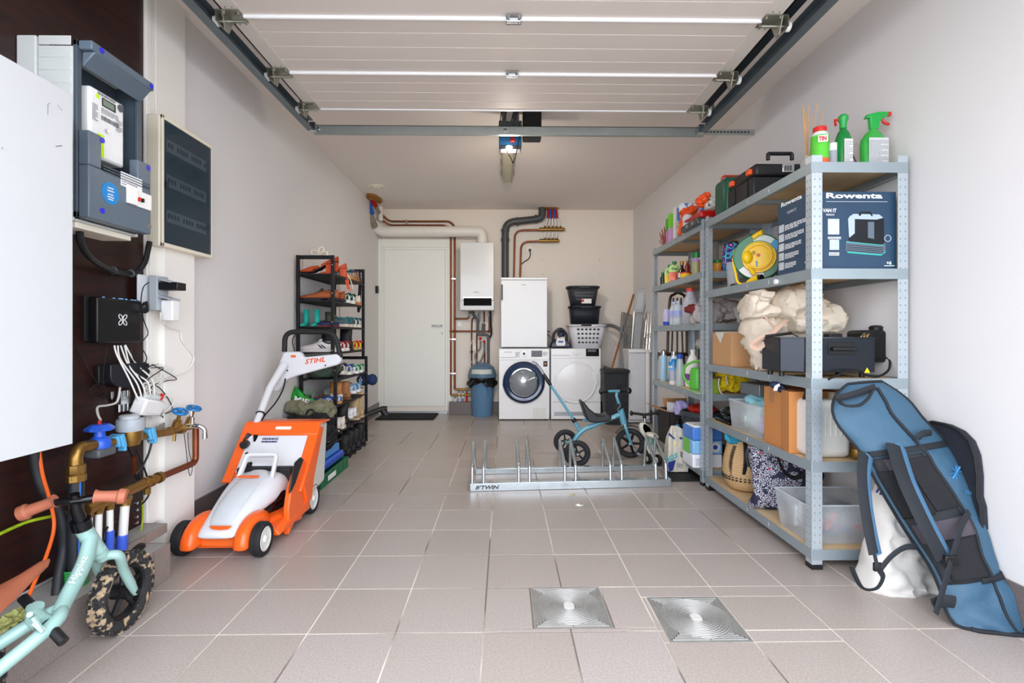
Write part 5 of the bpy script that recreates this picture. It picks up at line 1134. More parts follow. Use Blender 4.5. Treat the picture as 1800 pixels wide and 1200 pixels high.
PLB = mat('pipe_sleeve_blue', '#1c63c0', .4); PLR = mat('pipe_sleeve_red', '#b0201c', .4)
iz = thing('insulated_pipes', 'blue and red sleeved pipes dropping from the ceiling corner', 'pipes', P(655,365,6.1))
for k, (pts, mm) in enumerate((([(645,345),(645,360),(650,375)], PLB), ([(649,346),(651,362),(656,376)], PLB), ([(652,347),(654,355),(660,362)], PLR), ([(655,350),(658,357),(662,363)], PLR))):
 m = MB(); m.tube(smoothc([P(x, y, 6.05) for x, y in pts], 5), .022, 8); m.build('sleeve', mm, iz)
m = MB(); m.tube([P(651,376,6.08), P(655,390,6.1), P(659,398,6.15)], [.03,.045,.04], 10); m.tube([P(660,364,6.2), P(668,374,6.25)], [.016,.02], 8); m.build('taped_joint', mat('aged_tape', '#8d8170', .6, var=.2, scale=30), iz)
m = MB(); m.tube([P(669,362,6.35), P(669,388,6.35)], .03, 12); m.build('white_stub', FL, iz)
co = thing('copper_heating_pipes', 'brown copper pipes along the back wall beside the door', 'pipes', B(796, 560))
m = MB(); m.tube(fillet([B(668,374,.1), B(684,389), B(791,389), B(799.5,398), B(799.5,684)], .06, 5), .0125, 10); m.build('pipe', COPPER, co)
m = MB(); m.tube(fillet([B(664,385,.1), B(674,388,.08), B(685,396,.05), B(783,396,.05), B(792.5,404,.04), B(792.5,694)], .05, 5), .0125, 10); m.build('pipe', COPPER, co)
m = MB(); m.tube(fillet([B(800,560), B(824,560), B(825.5,547)], .03), .0115, 10); m.build('pipe', COPPER, co)
m = MB(); m.tube(fillet([B(793,582), B(860,582), B(860.5,546)], .02), .0115, 10); m.build('pipe', COPPER, co)
for pts in ([(833,547),(833,560),(829.5,568),(829.5,660)], [(843,548),(843,566),(838.5,576),(838.5,660)], [(851,546),(851,566)], [(852,600),(852,660)]):
 m = MB(); m.tube(smoothc([B(x,y,.05) for x, y in pts], 4), .009, 8); m.build('pipe', COPPER, co)
for x_, y_ in ((796,490),(796,656),(796,416),(796,596)):
 m = MB(); m.cbox(B(x_, y_, .028), (.075,.03,.018)); m.build('pipe_clamp', STEEL, co)
m = MB(); m.cbox(B(715, 391.5, .03), (.02,.035,.075)); m.build('pipe_clamp', STEEL, co)
for q in ((800,560),(800,582),(792.5,582),(860,582),(829,618)): m = MB(); m.ell(B(*q), (.019,.019,.019), n=10, m=6); m.build('solder_joint', COPPER, co)
for x_, y0_, y1_, in ((824.5,549,556),(842,549,556),(860,549,556),(851,572,580)): m = MB(); m.tube([B(x_,y0_,.05), B(x_,y1_,.05)], .013, 8); m.build('valve', BRASS if x_ == 851 else STEEL, co)
for x_, y_ in ((844.5,595),(851,600)): m = MB(); m.tube([B(x_-2.6,y_,.07), B(x_+2.6,y_,.07)], .006, 6); m.tube([B(x_,y_-2.5,.06), B(x_,y_+2.5,.06)], .011, 8); m.build('red_valve', RED, co)
HF = mat('braided_hose', '#8e9294', .4, .5)
for pts in ([(845,599),(844,612),(836,622),(838,634),(846,640)], [(851,604),(851,618),(846,632),(840,640)]):
 m = MB(); m.tube(smoothc([B(x,y,.07) for x, y in pts], 6), .010, 8); m.build('braided_hose', HF, co)
m = MB(); m.tube(smoothc([B(833,590,.07), B(826,612,.07), B(825,630,.07), B(832,637,.07), B(838,630,.07)], 6), .004, 6); m.tube(smoothc([B(843,546,.07), B(843,575,.07), B(835,588,.07)],5), .004, 6); m.build('white_lead', WHC, co)
for (z_, x0_, x1_, kk) in ((684, 800, 826, ((807,687),(813.5,687),(820.5,687))), (694, 793, 828, ((800,697),(806.5,697),(813.5,697),(820,697)))):
 m = MB(); m.tube([B(x0_,z_,.06), B(x1_,z_,.06)], .016, 10); m.build('manifold', BRASS, co)
 for i, q in enumerate(kk):
  m = MB(); m.tube([B(q[0],q[1],.06), B(q[0],q[1]+3,.06)], .01, 8); m.build('manifold_outlet', STEEL, co)
  m = MB(); m.tube([B(q[0],q[1]+3,.06), B(q[0],705.5,.06)], .012, 8); m.build('outlet_pipe', [WHITEP, PLB, PLB, RED][i] if z_ == 694 else [WHITEP, WHITEP, RED][i], co)
pv = thing('drain_pipe', 'grey plastic drain pipe zigzagging under the boiler', 'pipe', B(858,640,.08))
m = MB(); m.tube(fillet([B(828,547,.1), B(840,562,.09), B(840,588,.09), B(858.5,588,.09), B(858.5,722,.09)], .03), .017, 10); m.build('pipe', GREYPVC, pv)
m = MB(); m.tube([B(849,585,.09), B(850,568,.09)], .02, 10); m.tube([B(850,572,.09), B(854,571,.09)], .008, 8); m.build('trap', GREYPVC, pv)
m = MB(); m.tube(smoothc([B(862,546,.1), B(863,570,.1), B(864,585,.1), B(861,593,.09)],5), .012, 8); tag(m.build('boiler_cable', BLK, None, loc=B(862,546,.1)), 'black cable bundle hanging at the right underside of the boiler', 'cable')
def plate(name, px, py, w, h, label, cat, mm=CREAM, parent=None):
 t = thing(name, label, cat, B(px, py, 0)); c_ = B(px, py, 0)
 m = MB(); m.box((c_.x-w/2, YB-.01, c_.z-h/2), (c_.x+w/2, YB, c_.z+h/2)); m.build('plate', mm, t, bevel=.002); return t, c_
t, c_ = plate('light_switch', 808, 569, .08, .09, 'white light switch beside the copper pipes under the boiler', 'switch'); m = MB(); m.box((c_.x-.025, YB-.016, c_.z-.03), (c_.x+.025, YB-.01, c_.z+.03)); m.build('rocker', WHITEP, t, bevel=.002)
t, c_ = plate('power_socket', 834, 611, .075, .085, 'cream power socket behind the pipes above the bin', 'socket'); m = MB(); m.cyl((c_.x, YB-.012, c_.z), (c_.x, YB-.01, c_.z), .02, n=16); m.build('outlet', WHITEP, t)
t, c_ = plate('power_socket', 930.5, 438, .08, .08, 'cream power socket high on the wall above the fridge', 'socket')
m = MB(); m.cyl((c_.x, YB-.014, c_.z), (c_.x, YB-.01, c_.z), .028, n=18); m.build('outlet', WHITEP, t); m = MB(); m.cyl((c_.x+.005, YB-.04, c_.z-.015), (c_.x+.005, YB-.014, c_.z-.015), .018, n=12); m.build('plug', BLACKP, t)
m = MB(); m.tube(smoothc([B(932,441,.04), B(932,448,.03), B(929,455,.02), B(920,461,.02), B(915,468,.02), B(915,484,.02)], 6), .006, 8); tag(m.build('fridge_cable', BLK, None, loc=B(932,441)), 'black power cord curving from the high socket down behind the fridge', 'cord')
m = MB(); c_ = P(663, 508.5, 6.30); m.box((XL, c_.y-.01, c_.z-.045), (XL+.03, c_.y+.05, c_.z+.045)); tag(m.build('wall_thermostat', BLACKP, None, loc=c_, bevel=.003), 'small black box on the left wall beside the door frame', 'thermostat')
for q in ((1054,456),(1054,482.5),(953.5,456)): pass
# grey soil pipe and upper manifolds
sp3 = thing('soil_pipe', 'dark grey plastic pipe elbowing from ceiling down behind the fridge', 'pipe', B(888,430,.1))
G2 = mat('grey_pvc_dark', '#484b4d', .4)
m = MB(); m.tube(fillet([B(953,365,.1), B(953,384,.1), B(888,391,.1), B(888,500,.1)], .12, 6), .046, 16); m.build('pipe', G2, sp3)
for q0, q1 in (((907,389.5),(911,389)), ((888,419),(888,424)), ((888,403),(888,406)), ((941,385),(944,384.5))): m = MB(); m.tube([B(*q0,.1), B(*q1,.1)], .054, 16); m.build('joint_ring', G2, sp3)
mf = thing('pipe_manifolds', 'two brass manifolds with red and blue pipes under the ceiling', 'manifold', B(968,410,.06))
for yv, x1_, cx_, n_ in ((403, 991, 903, 5), (423, 981, 914, 4)):
 m = MB(); m.tube([B(948,yv,.08), B(x1_,yv,.08)], .024, 10); m.build('manifold', BRASS, mf)
 m = MB(); m.tube([B(x1_,yv,.08), B(x1_+2,yv,.08)], .018, 8); m.build('end_cap', BRASS, mf)
 m = MB(); m.tube(fillet([B(950,yv+1,.08), B(cx_+ (2),yv+2,.05), B(cx_,500,.05)], .1, 5), .0125, 10); m.build('copper_pipe', COPPER, mf)
 for i in range(n_):
  x_ = 958+i*6.8; m = MB(); m.tube([B(x_,yv-6,.08), B(x_,yv-1,.08)], [.012,.016], 8); m.build('outlet', BRASS, mf)
  xt = 964.5+i*3.2
  if yv < 410:
   m = MB(); m.tube([B(x_,yv-5,.08), B(xt+ (x_-xt)*.25,383,.08)], .009, 8); m.build('white_pipe', WHITEP, mf)
   m = MB(); m.tube([B(xt+(x_-xt)*.3,384,.08), B(xt,365,.08)], .014, 8); m.build('sleeve', PLR if i in (0,4) else PLB if i in (1,3) else PLR, mf)
  else: m = MB(); m.tube([B(x_,yv-5,.10), B(x_,408,.10)], .008, 8); m.build('white_pipe', WHITEP, mf)
m = MB(); m.soft(B(966,366,.08)+V((0,0,.0)), (.24,.14,.03), amp=.02, k=7, p=2.2, seed=7, fr=12); tag(m.build('foam_seal', mat('pu_foam','#a9743a'), None, loc=B(966,366), fix=True), 'brown foam around the pipes through the ceiling above the manifolds', 'foam')
# ---- doormat
m = MB(); xa = -1.54; q = PZ(772, 724, .015); q2 = PZ(762, 738, 0)
m.hexa([(xa,q2.y,0),(q2.x,q2.y,0),(q.x,YB-.055,0),(xa,YB-.055,0),(xa,q2.y,.014),(q2.x,q2.y,.014),(q.x,YB-.055,.014),(xa,YB-.055,.014)])
tag(m.build('doormat', mat('mat_black', '#16171a', .95, var=.3, scale=120, bump=.8, bscale=300), None, loc=(-1.2, 6.2, 0), bevel=.003), 'black ribbed doormat in front of the white door', 'doormat')
# ---- bin
Yt = 6.16+.125; xc_ = P(847.5,0,Yt).x
tb_ = thing('swing_bin', 'grey-blue swing-lid bin with black liner beneath the boiler', 'bin', (xc_, Yt, 0))
BB = mat('bin_blue', '#5d82a3', .35, var=.04); BG = mat('bin_blue_lid', '#5b7890', .4)
rr = .165
m = MB(); m.lathe([(.0,0),(.122,0),(.125,.01),(.152,.42),(.156,.43)], (xc_,Yt,0), n=32); m.build('body', BB, tb_)
zl1 = P(0,663,Yt-.16).z
m = MB(); secs = []
for rz_, rad in ((.44,.158),(.455,.168),(.49,.172),(.50,.168)): secs.append([V((xc_+rad*cos(2*pi*k/40), Yt+rad*sin(2*pi*k/40), rz_+(.018*sin(5*2*pi*k/40)+.014*sin(8*2*pi*k/40+1) if rz_ < .46 else 0)-.0)) for k in range(40)])
secs.insert(0, [V((xc_+.19*cos(2*pi*k/40)*(1+.05*sin(6*2*pi*k/40)), Yt+.185*sin(2*pi*k/40), .395+.03*sin(4*2*pi*k/40+2)+.012*sin(11*2*pi*k/40))) for k in range(40)])
m.loft(secs, caps=False); m.build('bin_liner', mat('liner_black', '#101114', .25, bump=.4, bscale=20), tb_, solid=.002)
m = MB(); m.lathe([(.178,.485),(.182,.50),(.18,.515),(.172,.52),(.168,.56),(.145,.61),(.10,.645),(.05,.66),(.001,.664)], (xc_,Yt,0), n=36); m.build('lid', BG, tb_)
m = MB()
def flap(u, v):
 a = -pi/2+(u-.5)*1.75; ph = .08+v*1.02; R_ = .1735; return V((xc_+R_*cos(ph)*cos(a), Yt+R_*cos(ph)*sin(a), .515+R_*.86*sin(ph)+.003))
m.grid(flap, 14, 8); m.build('swing_flap', mat('bin_flap', '#cfd2cc', .35), tb_, solid=.003)
m = MB(); m.tube(smoothc([V((xc_+.05, Yt-.165,.40)), V((xc_+.075, Yt-.155,.33)), V((xc_+.085, Yt-.15,.26))],5), .0016, 5); m.build('liner_string', BLACKP, tb_)
# ---- washing machine, dryer, fridge on top
Yw = 5.93
def wbox(x0, x1, z0, z1, y0=Yw, y1=6.40): return (x0, y0, z0), (x1, y1, z1)
wx0, wx1 = P(877,0,Yw).x, P(966,0,Yw).x; dx0, dx1 = P(968.5,0,Yw).x, P(1056,0,Yw).x; WZ = .85
wm_ = thing('washing_machine', 'white front-loading washing machine with dark blue porthole ring', 'washing machine', ((wx0+wx1)/2, 6.1, 0))
m = MB(); m.box(*wbox(wx0, wx1, .012, WZ)); m.build('body', WHITEG, wm_, bevel=.006)
for x_ in (wx0+.04, wx1-.04):
 m = MB(); m.cyl((x_, Yw+.04, 0), (x_, Yw+.04, .014), .02, n=12); m.build('foot', BLACKP, wm_)
m = MB(); m.box((wx0+.003, Yw-.008, WZ-.135), (wx1-.003, Yw, WZ-.006)); pn = m.build('control_panel', WHITEG, wm_, bevel=.003)
def F_(px, py, y=Yw-.009): return P(px, py, y)
q0, q1 = F_(934,627), F_(953,616); m = MB(); m.box((q0.x, Yw-.0095, q0.z), (q1.x, Yw-.007, q1.z)); m.build('display', mat('display_grey', '#3c3f44', .2), pn)
q = F_(921,621.5); m = MB(); m.cyl(q, q-V((0,.02,0)), .027, n=24); m.build('dial', STEEL, pn); m = MB(); m.cyl(q-V((0,.02,0)), q-V((0,.022,0)), .02, n=24); m.build('dial_cap', mat('dial_dark','#3a3c40',.3), pn)
m = MB(); m.box((F_(880,0).x, Yw-.0092, F_(0,629).z), (F_(907,0).x, Yw-.0078, F_(0,628.2).z)); m.build('drawer_seam', INKG, pn)
text('SAMSUNG', F_(887,619.5), (1,0,0), (0,0,1), .085, .012, INK, pn)
printlines(F_(954,625), (1,0,0), (0,0,1), .06, .05, 5, INKG, pn, seed=4); printlines(F_(906,627), (1,0,0), (0,0,1), .05, .06, 5, INKG, pn, seed=5)
wc = F_(920.5, 671.5, Yw-.0)
Rx = Matrix.Rotation(pi/2, 3, 'X')
def ringy(prof, mm, nm, par, c=wc, n=48): m = MB(); m.lathe(prof, c, n=n, R=Rx, cap=False); return m.build(nm, mm, par)
dr = ringy([(.252,0),(.25,.02),(.243,.026),(.236,.02)], CHROME, 'door_ring', wm_)
ringy([(.237,.012),(.235,.03),(.215,.042),(.185,.036),(.172,.02)], mat('porthole_blue', '#1e3559', .12, coat=.5), 'blue_ring', dr)
ringy([(.174,.018),(.168,.034),(.158,.036),(.152,.02)], CHROME, 'inner_ring', dr)
m = MB(); m.lathe([(.153,.02),(.14,.005),(.09,.0),(.001,-.0)][::1], wc-V((0,.004,0)), n=40, R=Rx); m.build('drum_back', mat('drum_grey', '#34373b', .3, .6), dr)
m = MB(); m.lathe([(.153,.024),(.13,.038),(.08,.05),(.001,.055)], wc, n=40, R=Rx, cap=False); m.build('door_glass', mat('porthole_glass', '#cfd8de', .03, alpha=.28, spec=1), dr)
m = MB(); m.lathe([(.075,.0),(.07,.02),(.05,.03),(.001,.034)], wc, n=28, R=Rx); m.build('drum_hub', STEEL, dr)
for k in range(3): a_ = 2*pi*k/3+.4; m = MB(); m.tube([wc+V((cos(a_)*.06,-.01,sin(a_)*.06)), wc+V((cos(a_)*.145,-.01,sin(a_)*.145))], .018, 8); m.build('drum_paddle', STEEL, dr)
rect(F_(955,644,Yw-.0003), (1,0,0), (0,0,1), .05, .065, mat('label_dark','#26282d',.5), wm_, 'energy_label'); rect(F_(956.5,640.5,Yw-.0008), (1,0,0), (0,0,1), .03, .02, mat('label_orange','#b8883a',.5), wm_, 'energy_label', ext=.0012)
q0, q1 = F_(937,734.5), F_(959.5,717); m = MB(); m.box((q0.x, Yw-.003, q0.z), (q1.x, Yw, q1.z)); m.build('filter_flap', mat('flap_white', '#e6e7e4', .3), wm_, bevel=.0015)
dy = thing('tumble_dryer', 'white tumble dryer with plain white round door and black display', 'tumble dryer', ((dx0+dx1)/2, 6.1, 0))
m = MB(); m.box(*wbox(dx0, dx1, .012, WZ)); m.build('body', WHITEG, dy, bevel=.006)
for x_ in (dx0+.04, dx1-.04): m = MB(); m.cyl((x_, Yw+.04, 0), (x_, Yw+.04, .014), .02, n=12); m.build('foot', BLACKP, dy)
m = MB(); m.box((dx0+.003, Yw-.006, WZ-.115), (dx1-.003, Yw, WZ-.006)); pn = m.build('control_panel', WHITEG, dy, bevel=.003)
q0, q1 = F_(1030,626), F_(1053,612.6); m = MB(); m.box((q0.x, Yw-.0075, q0.z), (q1.x, Yw-.005, q1.z)); m.build('display', BLACKG, pn); printlines(F_(1033,618,Yw-.008), (1,0,0), (0,0,1), .10, .03, 3, INKG, pn, seed=8)
q = F_(1012,619); m = MB(); m.cyl(q, q-V((0,.018,0)), .032, n=28); m.build('dial', WHITEG, pn, bevel=.002)
q = F_(993,619); m = MB(); m.box((F_(971,0).x, Yw-.008, F_(0,625.5).z), (F_(1001,0).x, Yw-.0055, F_(0,624.7).z)); m.build('drawer_seam', INKG, pn)
dc = F_(1011.5, 671.5, Yw)
o = ringy([(.252,0),(.252,.012),(.246,.022),(.236,.023),(.232,.014),(.224,.014),(.218,.022),(.12,.03),(.001,.031)], WHITEG, 'door', dy, dc)
m = MB(); m.prism([(.2,.12),(.26,.1),(.27,-.02),(.235,-.04)], dc, (1,0,0), (0,0,1), (0,-.02,0)); m.build('door_handle', WHITEG, dy, bevel=.006)
m = MB(); m.box((F_(974,0).x, Yw-.004, F_(0,733).z), (F_(1028,0).x, Yw, F_(0,726).z)); m.build('vent_grille', mat('grille_silver', '#a9adb2', .3, .6), dy, bevel=.002)
m = MB(); m.box((F_(972,0).x, Yw-.002, F_(0,709).z), (F_(1053,0).x, Yw, F_(0,708.2).z)); m.build('panel_seam', INKG, dy)
fx0_, fx1_ = P(880.5,0,Yw).x, P(962,0,Yw).x; fzt = P(0,486,Yw).z
fr = thing('fridge', 'small white fridge standing on top of the washing machine', 'fridge', ((fx0_+fx1_)/2, 6.1, WZ))
m = MB(); m.box((fx0_+.005, Yw+.045, WZ+.012), (fx1_-.005, 6.40, fzt-.02)); m.build('body', WHITEG, fr, bevel=.003)
m = MB(); m.box((fx0_, Yw, WZ+.018), (fx1_, Yw+.043, fzt-.03)); dr_ = m.build('door', mat('fridge_door', '#e3e5e6', .22, var=.02, scale=5, coat=.3, bump=.03, bscale=6), fr, bevel=.006)
m = MB(); m.box((fx0_, Yw+.001, fzt-.026), (fx1_, 6.40, fzt)); m.build('top_panel', WHITEG, fr, bevel=.004)
m = MB(); m.box((fx0_+.02, Yw+.02, WZ), (fx1_-.02, 6.38, WZ+.013)); m.build('base', BLACKP, fr)
h0, h1 = P(882.5,527,Yw-.03), P(882.5,500,Yw-.03)
m = MB(); m.tube([h0, h1], .009, 10); m.tube([h0+V((0,.03,.01)), h0+V((0,0,.01))], .007, 8); m.tube([h1+V((0,.03,-.01)), h1+V((0,0,-.01))], .007, 8); m.build('handle', GREYPVC, dr_)
rect(P(917,501,Yw-.0005), (1,0,0), (0,0,1), .05, .007, INKG, dr_, 'maker_plate')
# ---- steam iron station on the dryer
Yi = 6.12; it = thing('steam_iron', 'blue and white steam iron station standing on the tumble dryer', 'steam iron', P(984, 610, Yi))
NV = mat('iron_navy', '#1c2440', .25);
c_ = V((P(984,0,Yi).x, Yi, WZ))
m = MB(); m.loft([[c_+V((x*w,y*d,z)) for x, y in ((-1,-1),(1,-1),(1,1),(-1,1))] for w, d, z in ((.12,.10,0),(.125,.105,.02),(.115,.10,.06),(.085,.09,.11))]); m.build('water_tank', NV, it, bevel=.015)
m = MB(); m.loft([[c_+V((x*w,-.11+yo,z)) for x in (-1,1)]+[c_+V((x*w,-.08+yo,z)) for x in (1,-1)] for w, z, yo in ((.05,.03,-.0),(.058,.06,0),(.05,.11,.01),(.03,.15,.03))]); m.build('front_panel', WHITEP, it, bevel=.006, fix=True)
rect(c_+V((-.03,-.112,.07)), (1,0,0), (0,0,1), .06, .02, mat('panel_blue','#2c55b0',.4), it, 'control_strip', ext=.004)
m = MB(); m.tube(smoothc([c_+V((-.085,-.02,.1)), c_+V((-.07,-.03,.18)), c_+V((0,-.04,.235)), c_+V((.07,-.03,.18)), c_+V((.085,-.02,.1))], 6), .018, 10); m.tube(smoothc([c_+V((0,-.04,.23)), c_+V((-.02,-.07,.18)), c_+V((0,-.09,.13))],5), .02, 10); m.build('iron_handle', mat('iron_grey','#33363f',.3), it)
m = MB(); m.ell(c_+V((.01,-.05,.165)), (.045,.05,.05), n=14, m=8); m.build('iron_body', NV, it)
m = MB(); m.tube(smoothc([c_+V((-.12,.03,.20)), c_+V((-.2,.03,.215)), c_+V((-.15,0,.17)), c_+V((-.1,-.02,.1)), c_+V((-.13,-.04,.03))],6), .009, 8); m.build('steam_hose', GREYPVC, it)
m = MB(); m.cbox(c_+V((.115,-.07,.05)), (.02,.02,.03)); m.build('red_button', RED, it, bevel=.004)
# ---- laundry baskets
def basket(name, label, cx, cy, z0, z1, w0, w1, d0, d1, mm, hr=5, hc=9, holes=True, hz=(.25,.8), par=None, lab=None, hm=None):
 t = thing(name, label, 'laundry basket', (cx, cy, z0))
 H = z1-z0; n = 40
 def ring(w, d, z, ins=0):
  out = []
  for k in range(n):
   a = 2*pi*k/n; ca, sa = cos(a), sin(a); out.append(V((cx+(w/2-ins)*abs(ca)**.6*(1 if ca > 0 else -1), cy+(d/2-ins)*abs(sa)**.6*(1 if sa > 0 else -1), z)))
  return out
 m = MB(); m.loft([ring(w0,d0,z0), ring(w1,d1,z1)], caps=False); m.loft([ring(w1,d1,z1), ring(w1+.02,d1+.02,z1), ring(w1+.022,d1+.022,z1-.02)], caps=False); o = m.build('shell', mm, t, solid=.004)
 m = MB(); b_ = ring(w0,d0,z0+.004); m.add(b_, [tuple(range(n))]); m.build('base', mm, t)
 hl = MB()
 for r in range(hr):
  for c in range(hc):
   tz = hz[0]+(hz[1]-hz[0])*r/max(1, hr-1); w = w0+(w1-w0)*tz; d = d0+(d1-d0)*tz
   x = cx+(c-(hc-1)/2)*w*.66/hc; hl.cbox(V((x, cy-d/2-.0005, z0+H*tz)), (w*.66/hc*.55, .006, H*(hz[1]-hz[0])/hr*.55))
 o = hl.build('holes', hm or mat('hole_dark', '#3d4146', .9), t, smooth=False); o['kind'] = 'stuff'
 m = MB(); zz = z1-.035; m.box((cx-w1*.18, cy-d1/2-.014, z1-.028), (cx+w1*.18, cy-d1/2-.002, z1-.006)); m.build('hand_hold', mm, t, bevel=.004)
 return t
Yk = 6.13; s_ = Yk/880
xk = P(1030,0,Yk).x
basket('laundry_basket','white plastic laundry basket at the bottom of the stack on the dryer', xk, Yk, WZ+.001, 1.135, .36, .46, .28, .36, mat('basket_white','#dfe1e6',.4), 4, 6)
DG = mat('basket_dark','#33363b',.5); DB = mat('basket_navy','#20262f',.5)
xk2 = P(1027,0,Yk).x
basket('laundry_basket','black perforated laundry basket in the middle of the stack', xk2, Yk, 1.145, 1.36, .33, .37, .26, .30, DB, 7, 14, hm=mat('hole_mid','#0e1014',.9))
tbk = basket('laundry_basket','charcoal laundry basket on top of the stack', P(1024,0,Yk).x, Yk, 1.37, 1.60, .29, .38, .24, .30, DG, 3, 9, hz=(.3,.65), hm=mat('hole_light','#6b6e72',.9))
rect(V((P(1019,0,Yk).x, Yk-.13, 1.39)), (1,0,0), (0,0,1), .12, .055, INKW, tbk, 'paper_label', ext=.012); rect(V((P(1019,0,Yk).x, Yk-.13, 1.405)), (1,0,0), (0,0,1), .03, .035, RED, tbk, 'paper_label', ext=.013)
m = MB(); m.box((P(1022,0,5.93).x, Yk-.2, 1.115), (P(1040,0,5.93).x, Yk-.175, 1.15)); tag(m.build('black_clip', BLACKP, None, loc=(xk, Yk-.19, 1.12), bevel=.004), 'black clasp hooked over the rim of the white basket', 'clasp')
m = MB(); m.tube(smoothc([P(1060,572,6.3), P(1075,572,6.2), P(1088,578,6.1), P(1097,588,6.05), P(1100,600,6.05), P(1098,640,6.1), P(1080,650,6.2), P(1062,645,6.3)], 7), .022, 12); m.tube(smoothc([P(1057,656,6.3), P(1066,648,6.2), P(1073,655,6.1)],5), .02, 10)
tag(m.build('vent_hose', mat('hose_grey','#6a6e73',.45), None, loc=P(1075,572,6.2)), 'grey drain hose arching behind the laundry baskets', 'hose')
# ---- broom, ladders, step stool
m = MB(); m.tube([P(1073,655,6.05), P(1114,517,6.18)], .013, 10); bm_ = thing('broom', 'long orange-brown broom stick leaning in the back right corner', 'broom', P(1073,655,6.1)); m.build('stick', mat('broom_wood','#9c5c33',.5), bm_)
m = MB(); m.tube([P(1070.5,664,6.08), P(1073,655,6.1)], .018, 8); m.build('ferrule', BLACKP, bm_);
m = MB(); q_ = P(1070,700,6.05); m.hexa([(q_.x-.02,5.95,.0),(q_.x+.02,5.95,.0),(q_.x+.02,6.2,.0),(q_.x-.02,6.2,.0),(q_.x-.015,6.0,.12),(q_.x+.015,6.0,.12),(q_.x+.015,6.16,.12),(q_.x-.015,6.16,.12)]); m.tube([V((q_.x,6.08,.11)), P(1070.5,664,6.08)], .012, 8); m.build('brush', BLACKM, bm_)
AL = mat('aluminium','#a5aaad',.3,.8)
ld_ = thing('airer', 'folded aluminium clothes airer leaning behind the tall black basket', 'clothes airer', P(1100,650,5.95))
for k in range(5):
 xo = k*3.2; m = MB(); m.tube(fillet([P(1087+xo,662,5.85), P(1093+xo*.9,549+k,6.15), P(1098+xo*.95,549+k,6.15), P(1096+xo,662,5.87)], .03), .0075, 8); m.build('tube', AL, ld_)
for k in range(3): m = MB(); m.tube([P(1090,575+k*28,6.08-.03*k), P(1109,574+k*28,6.08-.03*k)], .005, 6); m.build('rail', AL, ld_)
ss = thing('step_stool', 'white and grey folding step stool standing folded in the corner', 'step stool', P(1125,615,6.05))
SG = mat('stool_grey','#b9bfc2',.4,var=.03)
def slab(par, name, pts, y, th, mm, bev=.004):
 m = MB(); pp = [P(x, yy, y) for x, yy in pts]; m.prism([(p.x, p.z) for p in pp], (0,y,0), (1,0,0), (0,0,1), (0,th,0)); return m.build(name, mm, par, bevel=bev)
slab(ss, 'seat_board', [(1113,549),(1118,515),(1124,508),(1136,506),(1138,510),(1132,549)], 5.95, .03, SG, .008)
slab(ss, 'seat_inset', [(1118,543),(1122,516),(1132,513),(1129,543)], 5.945, .006, mat('stool_pale','#ccd1d3',.4))
slab(ss, 'step_board', [(1112,613),(1116,556),(1120,552),(1130,552),(1124,613)], 5.9, .03, mat('stool_grey2','#a6abaf',.4))
for q0, q1, y in (((1133,560),(1141,508),5.97), ((1131,612),(1137,552),5.95), ((1110,612),(1115,548),5.92)):
 m = MB(); m.tube([P(*q0,y-.05), P(*q1,y)], .012, 8); m.build('leg', AL, ss)
m = MB(); m.tube([P(1140,512,5.96), P(1142,504,5.97)], .018, 10); m.build('end_cap', BLACKP, ss)
m = MB(); m.tube(fillet([P(1130,614,5.6), P(1133,590,5.6), P(1150,586,5.6)], .02), .006, 6); m.tube([P(1136,614,5.6), P(1140,552,5.7)], .006, 6); m.tube([P(1141,614,5.6), P(1145,552,5.7)], .006, 6); tag(m.build('wire_frame', STEEL, None, loc=P(1135,614,5.6)), 'bent steel wire frame standing on the white freezer', 'wire frame')
# ---- freezer and tall basket
fz = thing('freezer', 'white table-top freezer in the back right corner', 'freezer', P(1127,745,5.7))
Yz = 5.66; a, b = P(1105,0,Yz).x, P(1150,0,Yz).x; b = min(b, XR(Yz)-.02)
m = MB(); m.box((a+.004, Yz+.05, .01), (b, Yz+.5, P(0,618,Yz).z)); m.build('body', WHITEG, fz, bevel=.004)
m = MB(); m.box((a, Yz, .05), (a+.19, Yz+.048, P(0,622,Yz).z)); m.build('door', mat('freezer_door','#d6dadf',.25), fz, bevel=.004)
m = MB(); m.box((a+.195, Yz+.005, .05), (a+.235, Yz+.048, P(0,620,Yz).z)); m.build('handle_strip', WHITEG, fz, bevel=.006)
m = MB(); m.box((a, Yz+.001, P(0,620,Yz).z), (b, Yz+.5, P(0,614,Yz).z)); m.build('top_panel', WHITEG, fz, bevel=.005)
for x_ in (a+.03, b-.03): m = MB(); m.cyl((x_, Yz+.1, 0), (x_, Yz+.1, .012), .018, n=10); m.build('foot', BLACKP, fz)
Yl = 5.58; lc2 = P(1080.5,0,Yl+.14)
lb_ = thing('laundry_bin', 'tall black rattan-pattern laundry bin beside the dryer', 'laundry bin', (lc2.x, lc2.y, 0))
RT = mat('rattan_black','#26292e',.55, bump=.9, bscale=140)
def sqr(w, d, z, n=32, e=.45): return [V((lc2.x+w/2*abs(cos(2*pi*k/n))**e*(1 if cos(2*pi*k/n) > 0 else -1), lc2.y+d/2*abs(sin(2*pi*k/n))**e*(1 if sin(2*pi*k/n) > 0 else -1), z)) for k in range(n)]
m = MB(); m.loft([sqr(.235,.23,0), sqr(.265,.26,.3), sqr(.29,.28,.585)]); m.build('body', RT, lb_)
m = MB()
for r in range(22):
 z = .04+r*.024; w = .235+.052*z/.58
 for c in range(9): x = lc2.x+(c-4)*w*.095+(r%2)*w*.03; m.cbox(V((x, lc2.y-(.23+.05*z/.58)/2-.001, z)), (w*.055,.004,.012))
m.build('weave', mat('rattan_black2','#35383e',.5), lb_, smooth=False)['kind'] = 'stuff'
